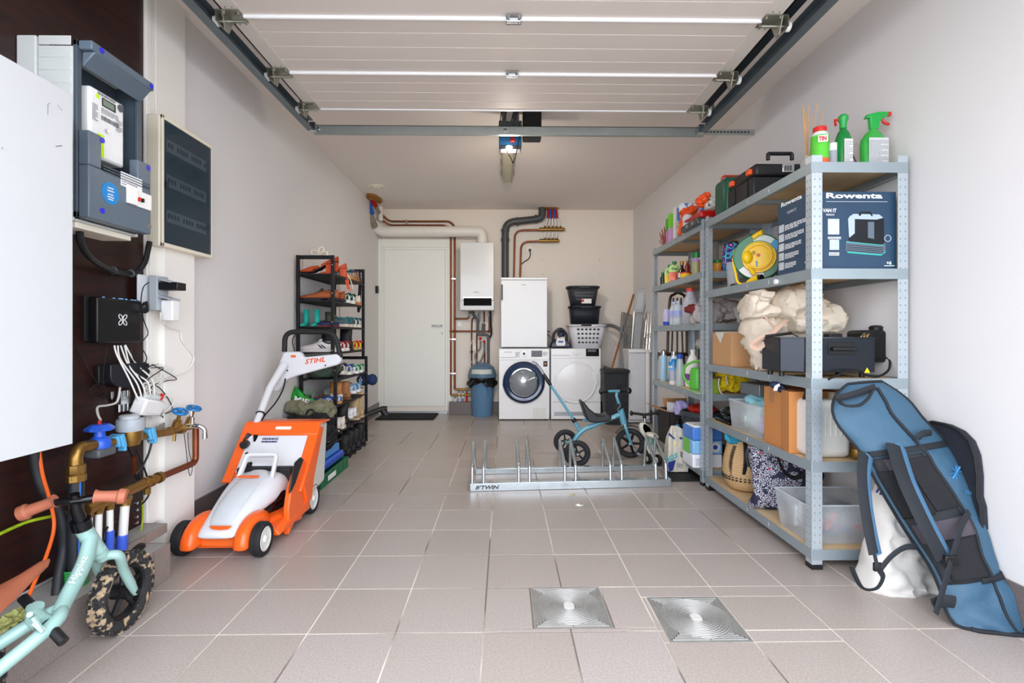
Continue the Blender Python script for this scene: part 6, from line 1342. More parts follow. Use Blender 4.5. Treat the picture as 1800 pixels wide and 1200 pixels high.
m = MB(); m.loft([sqr(.30,.29,.585), sqr(.315,.305,.59), sqr(.315,.305,.612), sqr(.30,.29,.62)]); m.build('rim', RT, lb_)
# nail holes in the back wall
m = MB()
for q in ((1054,456),(1054,482.5),(953.5,456),(954,482)): p_ = P(*q, YB); m.cyl(p_+V((0,.001,0)), p_-V((0,.001,0)), .005, n=8)
m.build('screw_hole', BLACKM, bpy.data.objects['wall_back'])['kind'] = 'stuff'
# ================================================================ floor covers
ALU = mat('cast_aluminium', '#b9b8b4', .4, .55, var=.15, scale=18, color2='#9b9a96')
for k, (lab, c) in enumerate((('square aluminium floor cover with concentric rings, further left', covers[0]), ('square aluminium floor cover with concentric rings, nearer the racks', covers[1]))):
 x0_, y0_, x1_, y1_ = c; cx_, cy_ = (x0_+x1_)/2, (y0_+y1_)/2
 t = thing('floor_cover', lab, 'floor cover', (cx_, cy_, 0), group=None)
 m = MB(); m.box((x0_+.002, y0_+.002, -.008), (x1_-.002, y1_-.002, .0002)); m.build('plate', ALU, t, smooth=False)
 m = MB()
 for q in range(6): r = min(x1_-x0_, y1_-y0_)/2-.012-q*.0115;
 H = min(x1_-x0_, y1_-y0_)/2
 for q in range(6):
  r = H-.012-q*.011; pts = []
  w = .0028
  for a, b in (((-r,-r),(r,-r)),((r,-r),(r,r)),((r,r),(-r,r)),((-r,r),(-r,-r))):
   R0 = H*.86
   for s in (0, 1):
    # keep only the corner pieces outside the circle
    A = V((*a, 0)); B_ = V((*b, 0));
    if abs(r) < R0: tcut = 1-sqrt(max(0, R0*R0-r*r))/r;
    else: tcut = 1
    L_ = tcut*r
    if L_ < .004: continue
    e0 = A if s == 0 else B_; d = (B_-A).normalized()*(1 if s == 0 else -1)
    p, q_ = e0, e0+d*L_; mid = (p+q_)/2; dd = (q_-p); sx = abs(dd.x)+w; sy = abs(dd.y)+w
    m.box((cx_+mid.x-sx/2, cy_+mid.y-sy/2, 0), (cx_+mid.x+sx/2, cy_+mid.y+sy/2, .0022))
 o = m.build('corner_ribs', ALU, t, smooth=False); o['kind'] = 'stuff'
 for q in range(12): r = H*.86-q*H*.066; m = MB(); m.torus((cx_, cy_, 0), r, .0022, n=44, m=4); m.build('ring', ALU, t)
 m = MB(); m.cyl((cx_, cy_, 0), (cx_, cy_, .003), .022, n=6); m.box((cx_-.016, cy_-.018, 0), (cx_+.016, cy_+.018, .0035)); m.build('lifting_boss', mat('boss_pale','#d9d7d2',.5,.2), t)
# tiny litter on the floor
for (x, y), lab in (((1007,870),'small dry yellowish leaf lying on the tiles near the bike rack'), ((1019,889),'tiny white scrap of paper on the tiles in front of the bike rack')):
 p_ = PZ(x, y, 0); m = MB(); mm = mat('dry_leaf','#b5ab78',.8) if x < 1015 else INKW
 m.add([p_+V((-.025,0,.004)), p_+V((0,-.008,.001)), p_+V((.022,-.012,.008)), p_+V((.006,.012,.003)), p_+V((-.006,.012,.01))], [(0,1,4),(1,2,3),(1,3,4)]); tag(m.build('leaf' if x < 1015 else 'paper_scrap', mm, None, loc=p_, solid=.001, smooth=False), lab, 'leaf' if x < 1015 else 'scrap')
# ================================================================ bike rack
RS = mat('rack_zinc', '#b4bdc0', .25, .85, var=.1, scale=30, color2='#cfd8dc')
fl0, fl1 = PZ(826,864,0), PZ(1180,855,0); rl0, rl1 = PZ(836,834,0), PZ(1150,827,0)
br = thing('bike_rack', 'low galvanised floor bike rack with five pairs of hoops', 'bike rack', (fl0+fl1)/2)
def rail(a, b, w, h, nm):
 d = (b-a).normalized(); n = V((-d.y, d.x, 0)); m = MB()
 m.hexa([a, b, b+n*w, a+n*w, a+V((0,0,h)), b+V((0,0,h)), b+n*w+V((0,0,h)), a+n*w+V((0,0,h))]); return m.build(nm, RS, br, bevel=.003)
f_ = rail(fl0, fl1, .045, .052, 'front_rail'); rail(rl0, rl1, .04, .04, 'rear_rail')
dF = (fl1-fl0).normalized(); dR = (rl1-rl0).normalized()
ft = [830,850,912,931,993,1012,1073,1093,1153,1171]; tp = [832,853,909,926,984,1003,1059.5,1079.5,1136,1152]; rf = [836,854,909,926,984.5,1002,1059,1077.6,1132.5,1149]
for i in range(10):
 u = (ft[i]-826)/(1180-826); A = fl0.lerp(fl1, u)+V((0,.022,.05)); A = PZ(ft[i], 845+ (1-u)*0, .05); A.y = fl0.lerp(fl1,u).y+.022; A.x = P(ft[i],0,A.y).x
 ur = (rf[i]-836)/(1150-836); Bq = rl0.lerp(rl1, ur); Bq = V((P(rf[i],0,Bq.y+.02).x, Bq.y+.02, .038))
 top = P(tp[i], 0, Bq.y-.02); ztop = P(0, 778-.8*i, Bq.y-.02).z
 m = MB(); m.tube(fillet([A, A+V((0,.01,.105)), V((top.x, Bq.y-.012, ztop)), Bq], .028, 6), .0105, 10); m.build('hoop', RS, br)
text("B'TWIN", fl0+dF*.035+V((0,0,.014)), dF, (0,0,1), .155, .024, INK, f_, shear=.3, bold=.03, ext=.0012)
# ================================================================ tricycle
TB_ = mat('trike_blue', '#5b9aae', .3, var=.03, coat=.3)
Yt_ = 4.07
tr_ = thing('tricycle', 'light blue child tricycle with black seat and long push handle', 'tricycle', (.78, Yt_, 0))
def T(px, py, y=Yt_): return P(px, py, y)
def twheel(c, R, w, ax, spokes=5, disc=False):
 m = MB(); m.torus(c, R-w, w, axis=ax, n=36, m=10); ty = m.build('tyre', TYRE, tr_)
 m = MB(); m.torus(c, R-2*w+.003, .008, axis=ax, n=32, m=6); sd, u = frame_along(V(ax)); A = V(ax).normalized()
 m.tube([c-A*.025, c+A*.025], .02, 12)
 if disc:
  for k in range(5): a = 2*pi*k/5; m.tube([c, c+(sd*cos(a)+u*sin(a))*(R-2*w)], [.028,.02], 8, flat=.5)
 else:
  for k in range(spokes): a = 2*pi*k/spokes+.5; m.tube([c, c+(sd*cos(a)+u*sin(a))*(R-2*w)], .007, 6)
 m.build('rim', BLACKP, ty); m = MB(); m.cyl(c-A*.03, c-A*.022, .01, n=10); m.cyl(c+A*.022, c+A*.03, .01, n=10); m.build('hub_cap', STEEL, ty)
 m = MB()
 for k in range(36): a = 2*pi*k/36; d = sd*cos(a)+u*sin(a); m.cbox(c+d*(R-.001), (.006,.006,.006))
 m.build('tread', TYRE, ty, smooth=False)['kind'] = 'stuff'
c1_ = T(1014.6,798.7,3.84); c1_.z = .102; c2_ = T(994,775,4.28); c2_.z = .102; c3_ = T(1107.5,778,4.11); c3_.z = .122
twheel(c1_, .102, .02, (0,1,0)); twheel(c2_, .102, .02, (0,1,0)); twheel(c3_, .122, .02, (.25,1,0), disc=True)
m = MB(); m.tube([c1_, c2_], .016, 10); ax_ = (c1_+c2_)/2
m.tube(fillet([ax_, T(1019,757), T(1060,741), T(1092,727)], .12, 6), .019, 12)
m.tube([T(1090,717), T(1097,745)], .026, 14); m.tube([T(1044,739), T(1044,733)], .01, 8); m.tube([T(1025,737), T(1035,739)], .012, 8); m.build('frame', TB_, tr_)
m = MB();
for s in (-1, 1): m.tube(smoothc([T(1098,745), T(1100,752,Yt_+s*.03), c3_+V((0, s*.045, 0))], 5), .012, 8)
m.build('fork', TB_, tr_)
m = MB(); m.tube(fillet([T(1090,716), T(1083,694), T(1086,687,4.09)], .03), .012, 10); gL, gR = T(1055,688,4.2), T(1108,686.5,3.98); m.tube([gL.lerp(gR,.25), gL.lerp(gR,.75)], .011, 10); m.build('handlebar', TB_, tr_)
for g, h in ((gL, gL.lerp(gR,.3)), (gR, gR.lerp(gL,.3))): m = MB(); m.tube([g, g.lerp(h,.08), g.lerp(h,.2), g.lerp(h,.3), h], [.02,.026,.022,.015,.016], 12); m.build('grip', BLACKP, tr_)
m = MB(); m.torus(T(1088,679,4.09), .016, .006, axis=(.3,1,.3), n=12, m=6); m.build('bell', BLACKP, tr_); m = MB(); m.tube([T(1086,719), T(1091,712)], .03, 10); m.build('stem_clamp', BLACKP, tr_)
text('Bobby', T(1071,739.5,Yt_-.022), T(1083,735)-T(1071,739.5), (-.3,0,1), .055, .02, INKW, tr_, ext=.001)
m = MB(); pth = [(1020,706,.035,.01),(1026,716,.07,.03),(1033,726,.085,.045),(1044,733,.09,.04),(1058,736,.07,.03),(1071,733,.035,.018)]
secs = []
for x, y, w, th in pth:
 c = T(x, y); secs.append([c+V((0,w*cos(a),th*sin(a)*.55 + (.018*abs(cos(a)) if sin(a) > 0 else 0))) for a in [2*pi*k/14 for k in range(14)]])
m.loft(secs); m = MB(); pp = [T(*q) for q in ((1019,704),(1023,703),(1034,717),(1048,728),(1060,729),(1066,725),(1071,728),(1072,733),(1066,738),(1050,740),(1034,739),(1029,734),(1025,722))]; m.prism([(p.x, p.z) for p in pp], (0,Yt_-.085,0), (1,0,0), (0,0,1), (0,.17,0)); m.build('seat', BLACKP, tr_, bevel=.02, seg=3)
for q in ((1030,745),(1040,745)): pass
m = MB(); m.tube([T(1019,757), T(1008,738)], .015, 10); m.tube([T(1009,738), T(966,674)], .011, 10); m.build('push_handle', TB_, tr_)
m = MB(); m.tube([T(1011,741), T(1007,736)], .02, 10); m.tube([T(968,677), T(964,671), T(955,657)], [.014,.017,.014], 10); m.build('handle_joint', BLACKP, tr_)
m = MB(); m.tube(smoothc([T(956,659), T(950,649), T(942,640), T(935,637)], 5), [.013]*10+[.016]*6, 10); m.build('handle_end', mat('handle_grey','#8e9296',.3,.5), tr_)
m = MB(); secs = []
for k in range(8):
 a = radians(55+k*13); cc = c3_+V((cos(a)*.142, 0, sin(a)*.142)); secs.append([cc+V((0,s*.028,0))+V((cos(a),0,sin(a)))*t_ for s, t_ in ((-1,0),(1,0),(1,.005),(-1,.005))])
m.loft(secs); m.build('mudguard', BLACKP, tr_, fix=True)
m = MB(); m.tube([c3_+V((0,-.03,0)), T(1117,787,4.0), T(1121,796,3.98)], .006, 6); m.build('crank', STEEL, tr_); m = MB(); m.cbox(T(1122,797,3.95), (.035,.08,.02), Matrix.Rotation(.5,3,'Y')); m.build('pedal', STEEL, tr_, bevel=.003)
# ================================================================ scooter
sc_ = thing('toddler_scooter', 'cream ride-on toddler scooter with black handlebar beside the rack', 'scooter', PZ(1150,812,0))
CRM = mat('scooter_cream','#c9c8ba',.35,var=.03); Ys = 4.0
hb0, hb1 = P(1110,726,Ys), P(1155,725,Ys); mid = P(1132.5,728.5,Ys)
m = MB(); m.tube(smoothc([hb0, P(1121,727,Ys), mid, P(1144,727,Ys), hb1], 4), .011, 10); m.ell(hb0, (.014,.018,.022), n=10, m=6); m.ell(hb1, (.014,.018,.022), n=10, m=6); m.tube([mid, P(1133,735,Ys)], .014, 10); m.build('handlebar', BLACKP, sc_)
m = MB(); m.tube([P(1133,733,Ys), P(1134,748,Ys)], .01, 10); m.build('stem', STEEL, sc_)
m = MB(); m.loft([[P(x, y, Ys)+V((w*cos(a),w*.7*sin(a)+dy,0)) for a in [2*pi*k/14 for k in range(14)]] for x, y, w, dy in ((1130,742,.02,0),(1131,746,.04,0),(1134,755,.052,0),(1138,764,.05,-.01),(1141,770,.028,-.02))]); m.build('front_shell', CRM, sc_, sub=1, fix=True)
m = MB(); m.loft([[P(x, y, Ys-.046)+V((w*cos(a),-.008,w*1.0*sin(a)*.4)) for a in [2*pi*k/12 for k in range(12)]] for x, y, w in ((1133,746,.012),(1136,752,.028),(1139,759,.028),(1140,764,.014))]); m.build('dark_pad', mat('scooter_pad','#25272c',.6), sc_, fix=True)
m = MB(); m.ell(P(1146,765,Ys-.06), (.055,.07,.026), n=16, m=8, R=Matrix.Rotation(.25,3,'Y')); m.build('seat', CRM, sc_); m = MB(); m.cyl(P(1151,766,Ys-.13), P(1151,766,Ys-.125), .01, n=10); m.build('seat_hole', BLACKP, sc_)
m = MB(); m.tube([P(1144,768,Ys-.05), P(1142,778,Ys-.02)], .02, 10); m.build('seat_post', mat('mint_post','#7fc0b0',.4), sc_)
m = MB(); dk0, dk1 = P(1140,776,Ys+.05), P(1155,803,Ys-.12); d = (dk1-dk0); m.loft([[dk0.lerp(dk1,t)+V((w*cos(a),0,.025*sin(a)+.0)) for a in [2*pi*k/12 for k in range(12)]] for t, w in ((0,.035),(.15,.045),(.8,.05),(1,.035))]); dko = m.build('deck', CRM, sc_, fix=True)
for q, y in (((1156,806),3.86), ((1139,800),3.90), ((1134,787),4.2)):
 c = P(*q, y); c.z = .045; m = MB(); m.torus(c, .03, .015, axis=(1,.35,0), n=24, m=8); w_ = m.build('wheel', BLACKP, sc_); m = MB(); m.lathe([(.001,-.012),(.022,-.01),(.022,.01),(.001,.012)], c, n=16, R=Matrix.Rotation(pi/2,3,'Y')); m.build('hub', CRM, w_)
m = MB(); m.tube([P(1139,800,3.90)*1, P(1156,806,3.86)], .01, 8); m.build('axle', STEEL, sc_)
# ================================================================ storage racks on the right
PB_ = woodgrain('chipboard', '#d9bf98', '#c9ac82', (1,1,1), .75)
RX0 = 1.327
PT = mat('post_zinc', '#b3bfc6', .35, .55, var=.08, scale=12, color2='#c8d2d8')
BM = mat('beam_zinc', '#94a2a8', .42, .5, var=.08, scale=8, color2='#a6b2b7')
def storage_rack(ya, yb, depth, zs, label, hgt=1.79, posts=None):
 t = thing('storage_rack', label, 'storage rack', (RX0+depth/2, (ya+yb)/2, 0))
 x0, x1 = RX0, RX0+depth
 for y, sy in ((ya, 1), (yb, -1)):
  for x, sx in ((x0, 1), (x1, -1)):
   m = MB(); m.box((x, y, .012), (x+sx*.045, y+sy*.002, hgt)); m.box((x, y+sy*.0021, .012), (x+sx*.002, y+sy*.045, hgt)); po = m.build('post', PT, t, smooth=False)
   m = MB(); m.box((x-sx*.001, y-sy*.001, 0), (x+sx*.047, y+sy*.047, .022)); m.build('foot', BLACKP, po, bevel=.001)
   if sx == 1 or (y == ya):
    m = MB()
    for k in range(54):
     z = .05+k*.032
     for w in (.012, .034): m.box((x+sx*(w-.0022), y-.0006, z), (x+sx*(w+.0022), y+.003, z+.008))
     if sx == 1:
      for w in (.014, .034): m.box((x-.0006, y+sy*w-.0022, z), (x+.003, y+sy*w+.0022, z+.008))
    m.build('slots', mat('slot_dark', '#7f8b92', .7), po, smooth=False)['kind'] = 'stuff'
 for z in zs:
  m = MB(); m.box((x0+.003, ya+.003, z-.009), (x1-.003, yb-.003, z)); m.build('shelf_board', PB_, t, bevel=.001)
  hb = .045; zt = z-.0005+.004
  for (a, b) in (((x0-.0018, ya+.002, zt-hb), (x0+.0005, yb-.002, zt)), ((x1-.0005, ya+.002, zt-hb), (x1+.0018, yb-.002, zt)), ((x0+.002, ya-.0018, zt-hb), (x1-.002, ya+.0005, zt)), ((x0+.002, yb-.0005, zt-hb), (x1-.002, yb+.0018, zt))):
   m = MB(); m.box(a, b)
   m.build('beam', BM, t, smooth=False)
  for (a, b) in (((x0+.001, ya+.05, zt-hb-.001), (x0+.02, yb-.05, zt-hb+.001)), ((x1-.02, ya+.05, zt-hb-.001), (x1, yb-.05, zt-hb+.001)), ((x0+.05, yb-.02, zt-hb-.001), (x1-.05, yb, zt-hb+.001))):
   m = MB(); m.box(a, b); m.build('beam_lip', BM, t, smooth=False)
  m = MB(); ymid = (ya+yb)/2; m.box((x0+.004, ymid-.015, z-.03), (x1-.004, ymid+.015, z-.01)); m.build('cross_brace', BM, t, smooth=False)
  for yy in (ya+.35, (ya+yb)/2): m = MB(); m.box((x0-.0025, yy, zt-hb*.7), (x0-.0017, yy+.002, zt-hb*.3)); m.build('beam_notch', INKW, t)
 return t
ZA = [1.757, 1.297, .822, .463, .083]; ZB_ = [1.762, 1.437, 1.088, .613, .10]
storage_rack(2.142, 3.285, .42, ZA, 'tall galvanised storage rack nearest the camera with chipboard shelves')
storage_rack(3.335, 4.47, .365, ZB_, 'second galvanised storage rack further back beside the freezer')
def E(px, py, X): return PX(px, py, X)
def bx(name, label, cat, x0, x1, y0, y1, z0, z1, mm, bevel=.004, rz=0):
 t = thing(name, label, cat, ((x0+x1)/2, (y0+y1)/2, z0), (0,0,rz)); m = local(t); m.box((-(x1-x0)/2, -(y1-y0)/2, 0), ((x1-x0)/2, (y1-y0)/2, z1-z0)); b = m.build('body', mm, t, bevel=bevel); return t, b
def bottle(name, label, x, y, z, prof, mm, cap=None, capm=None, cat='bottle', lab=None, sx=1, sy=1, n=20):
 """prof [(r,h)], cap [(r,h)], lab (h0,h1,material,extra)"""
 t = thing(name, label, cat, (x, y, z)); m = MB(); m.lathe(prof, (x,y,z), n=n, sx=sx, sy=sy); m.build('body', mm, t)
 if cap: m = MB(); m.lathe(cap, (x,y,z), n=n); m.build('cap', capm, t)
 if lab:
  for h0, h1, lm in (lab if isinstance(lab, list) else [lab]):
   r0 = [r for r, h in prof];
   def rad(h):
    for (ra, ha), (rb, hb) in zip(prof, prof[1:]):
     if ha <= h <= hb and hb > ha: return ra+(rb-ra)*(h-ha)/(hb-ha)
    return prof[-1][0]
   m = MB(); m.lathe([(rad(h0)+.0008,h0),(rad((h0+h1)/2)+.0008,(h0+h1)/2),(rad(h1)+.0008,h1)], (x,y,z), n=n, sx=sx, sy=sy, cap=False); m.build('label', lm, t)
 return t
GRB = mat('spray_green', '#2fa23c', .2, var=.04, coat=.4); GRD = mat('green_dark_plastic', '#137a34', .3)
PAPERW = mat('label_white', '#dcdcdc', .6)
def facing(o, w, h, mm, par, name='label', y=-1, ext=.001): return rect(o, (1,0,0), (0,0,1), w, h, mm, par, name, ext=ext)
z = 1.757+.001
# top of near rack
y = 2.24; x = P(1441,0,y).x
t = bottle('powder_bottle', 'bright green powder bottle with white shoulder and red cap', x, y, z, [(.03,0),(.036,.005),(.037,.15),(.03,.162),(.027,.168)], mat('lime_label','#5cc43c',.4), [(.0275,.168),(.0275,.19),(.022,.193),(.001,.193)], RED, lab=(.148,.166,PAPERW))
text('TIN', V((x-.03, y-.0375, z+.115)), (1,0,.12), (0,0,1), .035, .02, RED, t, bold=.03, ext=.003); m = MB(); m.lathe([(.0375,.006),(.0375,.045)], (x,y,z), n=20, cap=False); m.build('label_band', mat('label_orange2','#e0683a',.5), t)
rect(V((x-.032, y-.038, z+.11)), (1,0,.12), (0,0,1), .045, .03, PAPERW, t, ext=.001)
y = 2.30; x = P(1419,0,y).x
t = thing('reed_diffuser', 'glass diffuser bottle with thin wooden sticks', 'diffuser', (x, y, z)); m = MB(); m.box((x-.022,y-.022,z),(x+.022,y+.022,z+.06)); m.lathe([(.012,.06),(.012,.085)], (x,y,z), n=12); m.build('bottle', mat('clear_glass','#e4e6e6',.05,alpha=.35), t, bevel=.004)
for q in ((1411,186),(1413,190),(1422,184),(1436,180),(1446,195),(1417,200)): m = MB(); m.tube([V((x,y,z+.01)), P(q[0],q[1],y)], .0018, 6); m.build('stick', mat('reed_wood','#c4925a',.6), t)
y = 2.25; x = P(1463.5,0,y).x
t = bottle('white_canister', 'small white canister between the two green bottles', x, y, z, [(.02,0),(.0215,.004),(.0215,.12),(.019,.123),(.001,.124)], WHITEP, lab=(.01,.088,mat('grey_text_label','#b8bac4',.6,scale=300,color2='#7d8090')))
y = 2.235; x = P(1482,0,y).x
t = bottle('cleaner_bottle', 'slim green bottle with side-turned spray head and pale label', x, y, z, [(.028,0),(.033,.006),(.034,.13),(.024,.165),(.013,.18),(.013,.19)], GRD, [(.0145,.185),(.0145,.21),(.02,.222),(.021,.238),(.012,.248),(.001,.249)], mat('cap_green','#1f9a44',.35), sx=.95)
rect(V((x-.018, y-.0345, z+.012)), (1,0,0), (0,0,1), .038, .115, PAPERW, t, ext=.001); printlines(V((x-.016, y-.0355, z+.016)), (1,0,0), (0,0,1), .034, .105, 14, INKG, t, seed=3)
m = MB(); m.tube([V((x-.012,y,z+.225)), V((x-.03,y+.01,z+.228)), V((x-.034,y,z+.2))], .006, 6); m.build('trigger', RED, t)
y = 2.24; x = P(1535,0,y).x
t = bottle('spray_bottle', 'large green trigger spray bottle with red nozzle on the top shelf', x, y, z, [(.045,0),(.056,.008),(.058,.11),(.055,.135),(.035,.165),(.018,.18),(.016,.19)], GRB, sy=.6, n=28)
rect(V((x-.045, y-.0352, z+.012)), (1,0,0), (0,0,1), .088, .122, mat('label_grey','#c9cbcc',.6), t, ext=.001); printlines(V((x-.042, y-.0362, z+.016)), (1,0,0), (0,0,1), .082, .11, 18, INKG, t, seed=13)
m = MB(); pr = [(-.016,.185),(.02,.185),(.024,.215),(.04,.235),(.062,.243),(.062,.262),(.02,.262),(-.03,.25),(-.04,.232),(-.02,.235)]
m.prism(pr, (x,y-.011,z), (1,0,0), (0,0,1), (0,.022,0)); m.build('spray_head', mat('spray_head_green','#22a246',.3), t, bevel=.003)
m = MB(); m.box((x+.06,y-.009,z+.245),(x+.078,y+.009,z+.262)); m.build('nozzle', RED, t, bevel=.002); m = MB(); m.tube(smoothc([V((x+.04,y,z+.24)), V((x+.046,y,z+.22)), V((x+.06,y,z+.212)), V((x+.073,y,z+.209))],4), .006, 6); m.build('trigger', RED, t)
m = MB(); m.soft((P(1576,0,2.3).x, 2.32, z+.018), (.09,.14,.036), amp=.012, k=9, p=2.4, seed=2, fr=14); tag(m.build('blue_cloth', mat('pale_blue_cloth','#8fb4cc',.9,bump=.3), None, loc=(P(1576,0,2.3).x,2.32,z), fix=True), 'crumpled pale blue cloth at the wall end of the top shelf', 'cloth')
m = MB(); m.tube([P(1499,272,2.3), V((P(1508,0,2.2).x, 2.2, z+.004))], .003, 6); tag(m.build('marker_pen', mat('pen_dark','#1d3442',.4), None, loc=P(1503,276,2.25)), 'thin dark pen lying between the green bottles', 'pen')
# toolbox
tbx = thing('toolbox', 'large black toolbox with silver latch and orange clips', 'toolbox', (1.5, 2.85, z)); TBM = mat('toolbox_black','#17181b',.45,var=.1)
x0_, x1_, y0_, y1_ = 1.345, 1.70, 2.69, 3.0; zt = P(0,280,2.69).z
m = MB(); m.box((x0_,y0_,z),(x1_,y1_,z+(zt-z)*.62)); m.build('body', TBM, tbx, bevel=.008); m = MB(); m.box((x0_+.01,y0_-.005,z+(zt-z)*.64),(x1_,y1_-.01,zt)); m.build('lid', TBM, tbx, bevel=.014)
m = MB(); m.tube(fillet([P(1350,281,2.78), P(1350,270,2.78), P(1392,270,2.78), P(1392,281,2.78)], .01), .011, 8); m.build('handle', TBM, tbx)
q = P(1375,303,2.68); q1 = P(1396,288,2.68); m = MB(); m.box((q.x,2.676,q.z),(q1.x,2.686,q1.z)); m.build('latch', STEEL, tbx, bevel=.003); m = MB()
for k in range(3): m.box((q.x+.012+k*.014,2.673,q.z+.01),(q.x+.02+k*.014,2.677,q1.z-.01))
m.build('latch_ribs', GREYPVC, tbx)
for yy in (2.75, 2.9): m = MB(); m.box((x0_-.006,yy,z+.02),(x0_,yy+.03,z+.11)); m.build('side_rib', TBM, tbx, bevel=.002)
for yy in (2.72, 2.93): m = MB(); m.box((x0_-.008,yy,zt-.05),(x0_+.02,yy+.04,zt-.02)); m.build('orange_clip', mat('clip_orange','#ee5a22',.4), tbx, bevel=.004)
m = MB(); m.prism([(0,0),(.05,0),(.08,-.035),(.0,-.035)], P(1385,322,2.6), (1,0,0), (0,0,1), (0,.04,0))
gcs = thing('green_case', 'dark green rounded tool case standing beside the black toolbox', 'case', (1.45, 3.1, z))
zg = P(0,301,3.02).z; m = MB(); m.box((1.343,3.03,z),(1.66,3.20,zg)); m.build('shell', mat('case_green','#12503a',.35), gcs, bevel=.035, seg=4); m = MB(); m.tube(fillet([V((1.36,3.11,zg-.02)), V((1.36,3.11,zg+.02)), V((1.48,3.11,zg+.02)), V((1.48,3.11,zg-.02))],.02), .008, 6); m.build('handle', mat('case_red','#b8402c',.4), gcs)
# second rack, top
z = 1.763
t, b = bx('baking_tray', 'dark metal oven tray overhanging the end of the second rack', 'tray', 1.30, 1.64, 3.36, 3.68, z, z+.045, mat('tray_grey','#55585a',.3,.6), .006)
for k in range(2): m = MB(); m.box((1.299, 3.44+k*.1, z+.012),(1.301,3.475+k*.1,z+.034)); m.build('tray_slot', STEEL, t)
t, b = bx('red_pan', 'red enamel roasting dish standing on the dark tray', 'dish', 1.33, 1.62, 3.38, 3.60, z+.047, z+.10, mat('red_enamel','#b81c18',.25,coat=.3), .012)
m = MB(); m.tube(fillet([V((1.34,3.60,z+.085)), V((1.33,3.68,z+.085)), V((1.42,3.69,z+.085)), V((1.45,3.60,z+.085))],.02), .009, 6); m.build('handle', RED, t)
OB = mat('bag_orange','#f0581c',.35,var=.08,bump=.3,bscale=25)
t = thing('orange_food_bag', 'orange and white folded food bag perched on the red dish', 'food bag', P(1245,362,3.45)); m = MB(); m.soft(P(1237,352,3.45), (.10,.10,.085), amp=.02, k=9, p=2.3, seed=5, R=Matrix.Rotation(.7,3,'Y')); m.build('orange_end', OB, t, fix=True); m = MB(); m.soft(P(1254,357,3.43), (.12,.11,.09), amp=.012, k=9, p=2.5, seed=6); m.build('white_end', mat('bag_white','#dfe2dc',.4), t, fix=True)
text('BIO', P(1249,362,3.39), (0,0,1), (-1,0,0), .05, .018, mat('ink_green','#20503a',.6), t, bold=.03)
t = thing('orange_food_bag', 'orange-topped white food bag slumped in front of the cereal boxes', 'food bag', P(1205,410,3.72)); m = MB(); m.soft(P(1199.5,394,3.74), (.05,.09,.20), amp=.02, k=10, p=2.4, seed=9, R=Matrix.Rotation(.15,3,'Y')); m.build('orange_end', OB, t, fix=True); m = MB(); m.soft(P(1208,396,3.71), (.08,.09,.17), amp=.012, k=9, p=2.5, seed=10); m.build('white_end', mat('bag_white2','#c8d2d8',.4), t, fix=True)
m = MB(); m.soft(P(1210,371,3.70), (.12,.1,.07), amp=.025, k=9, p=2.2, seed=15); m.build('orange_top', OB, t, fix=True)
t, b = bx('cereal_box', 'blue and white cereal box standing on the second rack', 'box', 1.36, 1.55, 3.86, 3.93, z, z+.27, mat('cereal_blue','#3a6cc0',.5,scale=14,con=.5,color2='#e6ecf2'), .001)
rect(V((1.359,3.925,z+.03)), (0,-1,0), (0,0,1), .06, .1, mat('cereal_print','#b98a52',.6,scale=40,con=.5,color2='#efe6d2'), t)
t, b = bx('cereal_box', 'narrow white food box with gold print behind the blue cereal box', 'box', 1.36, 1.52, 3.98, 4.02, z, z+.27, mat('box_cream','#e4e2dc',.5), .001)
for k in range(4): rect(V((1.38,3.979,z+.03+k*.06)), (1,0,0), (0,0,1), .03, .028, mat('gold_print','#b07c34',.5), t)
t, b = bx('tall_box', 'tall lilac and lime green box on the second rack', 'box', 1.36, 1.46, 4.08, 4.14, z, z+.24, mat('box_lilac','#c89ccc',.5), .001); m = MB(); m.box((1.358,4.078,z+.13),(1.462,4.142,z+.245)); m.build('green_top', mat('box_lime','#74cc2c',.5), t)
t, b = bx('tall_box', 'slim lilac box with green top just behind its twin', 'box', 1.36, 1.44, 4.16, 4.20, z, z+.22, mat('box_lilac2','#b184b8',.5), .001); m = MB(); m.box((1.358,4.158,z+.12),(1.442,4.202,z+.222)); m.build('green_top', mat('box_green2','#4f9c2c',.5), t)
m = MB(); rnd = random.Random(4)
for k in range(26): p_ = V((1.37+rnd.uniform(0,.06), 4.26+rnd.uniform(-.04,.1), z)); m.tube([p_, p_+V((rnd.uniform(-.05,.03), rnd.uniform(-.03,.03), rnd.uniform(.05,.18)))], [.0015,.006], 5)
o = tag(m.build('dried_flowers', mat('dried_flower','#8c6a58',.9,scale=40,color2='#b0454a'), None, loc=(1.4,4.3,z)), 'small bunch of dried reddish flowers at the far end of the second rack', 'dried flowers')
# near rack, second shelf: vacuum carton
z = 1.298
CT = mat('carton_blue','#22384e',.35,scale=2.5,color2='#2f4c66')
yb0 = 2.165; cx0, cx1 = P(1424,0,yb0).x, P(1575,0,yb0).x; ct1 = P(0,330,yb0).z; yb1 = PX(1367,400,cx0).y
cn = thing('appliance_carton', 'dark blue appliance carton printed with a cleaner and white lettering', 'carton', ((cx0+cx1)/2, 2.3, z))
m = MB(); m.box((cx0,yb0,z),(cx1,yb1,ct1)); m.build('box', CT, cn, bevel=.002)
def C_(px, py): return P(px, py, yb0)
WT = INKW; CW = cx1-cx0
text('Rowenta', C_(1452,348.5), (1,0,0), (0,0,1), (C_(1551,0)-C_(1452,0)).x, .024, WT, cn, bold=.03, ext=.0012)
rect(C_(1452,354.5), (1,0,0), (0,0,1), .27, .0012, WT, cn, 'printed_line', ext=.0012)
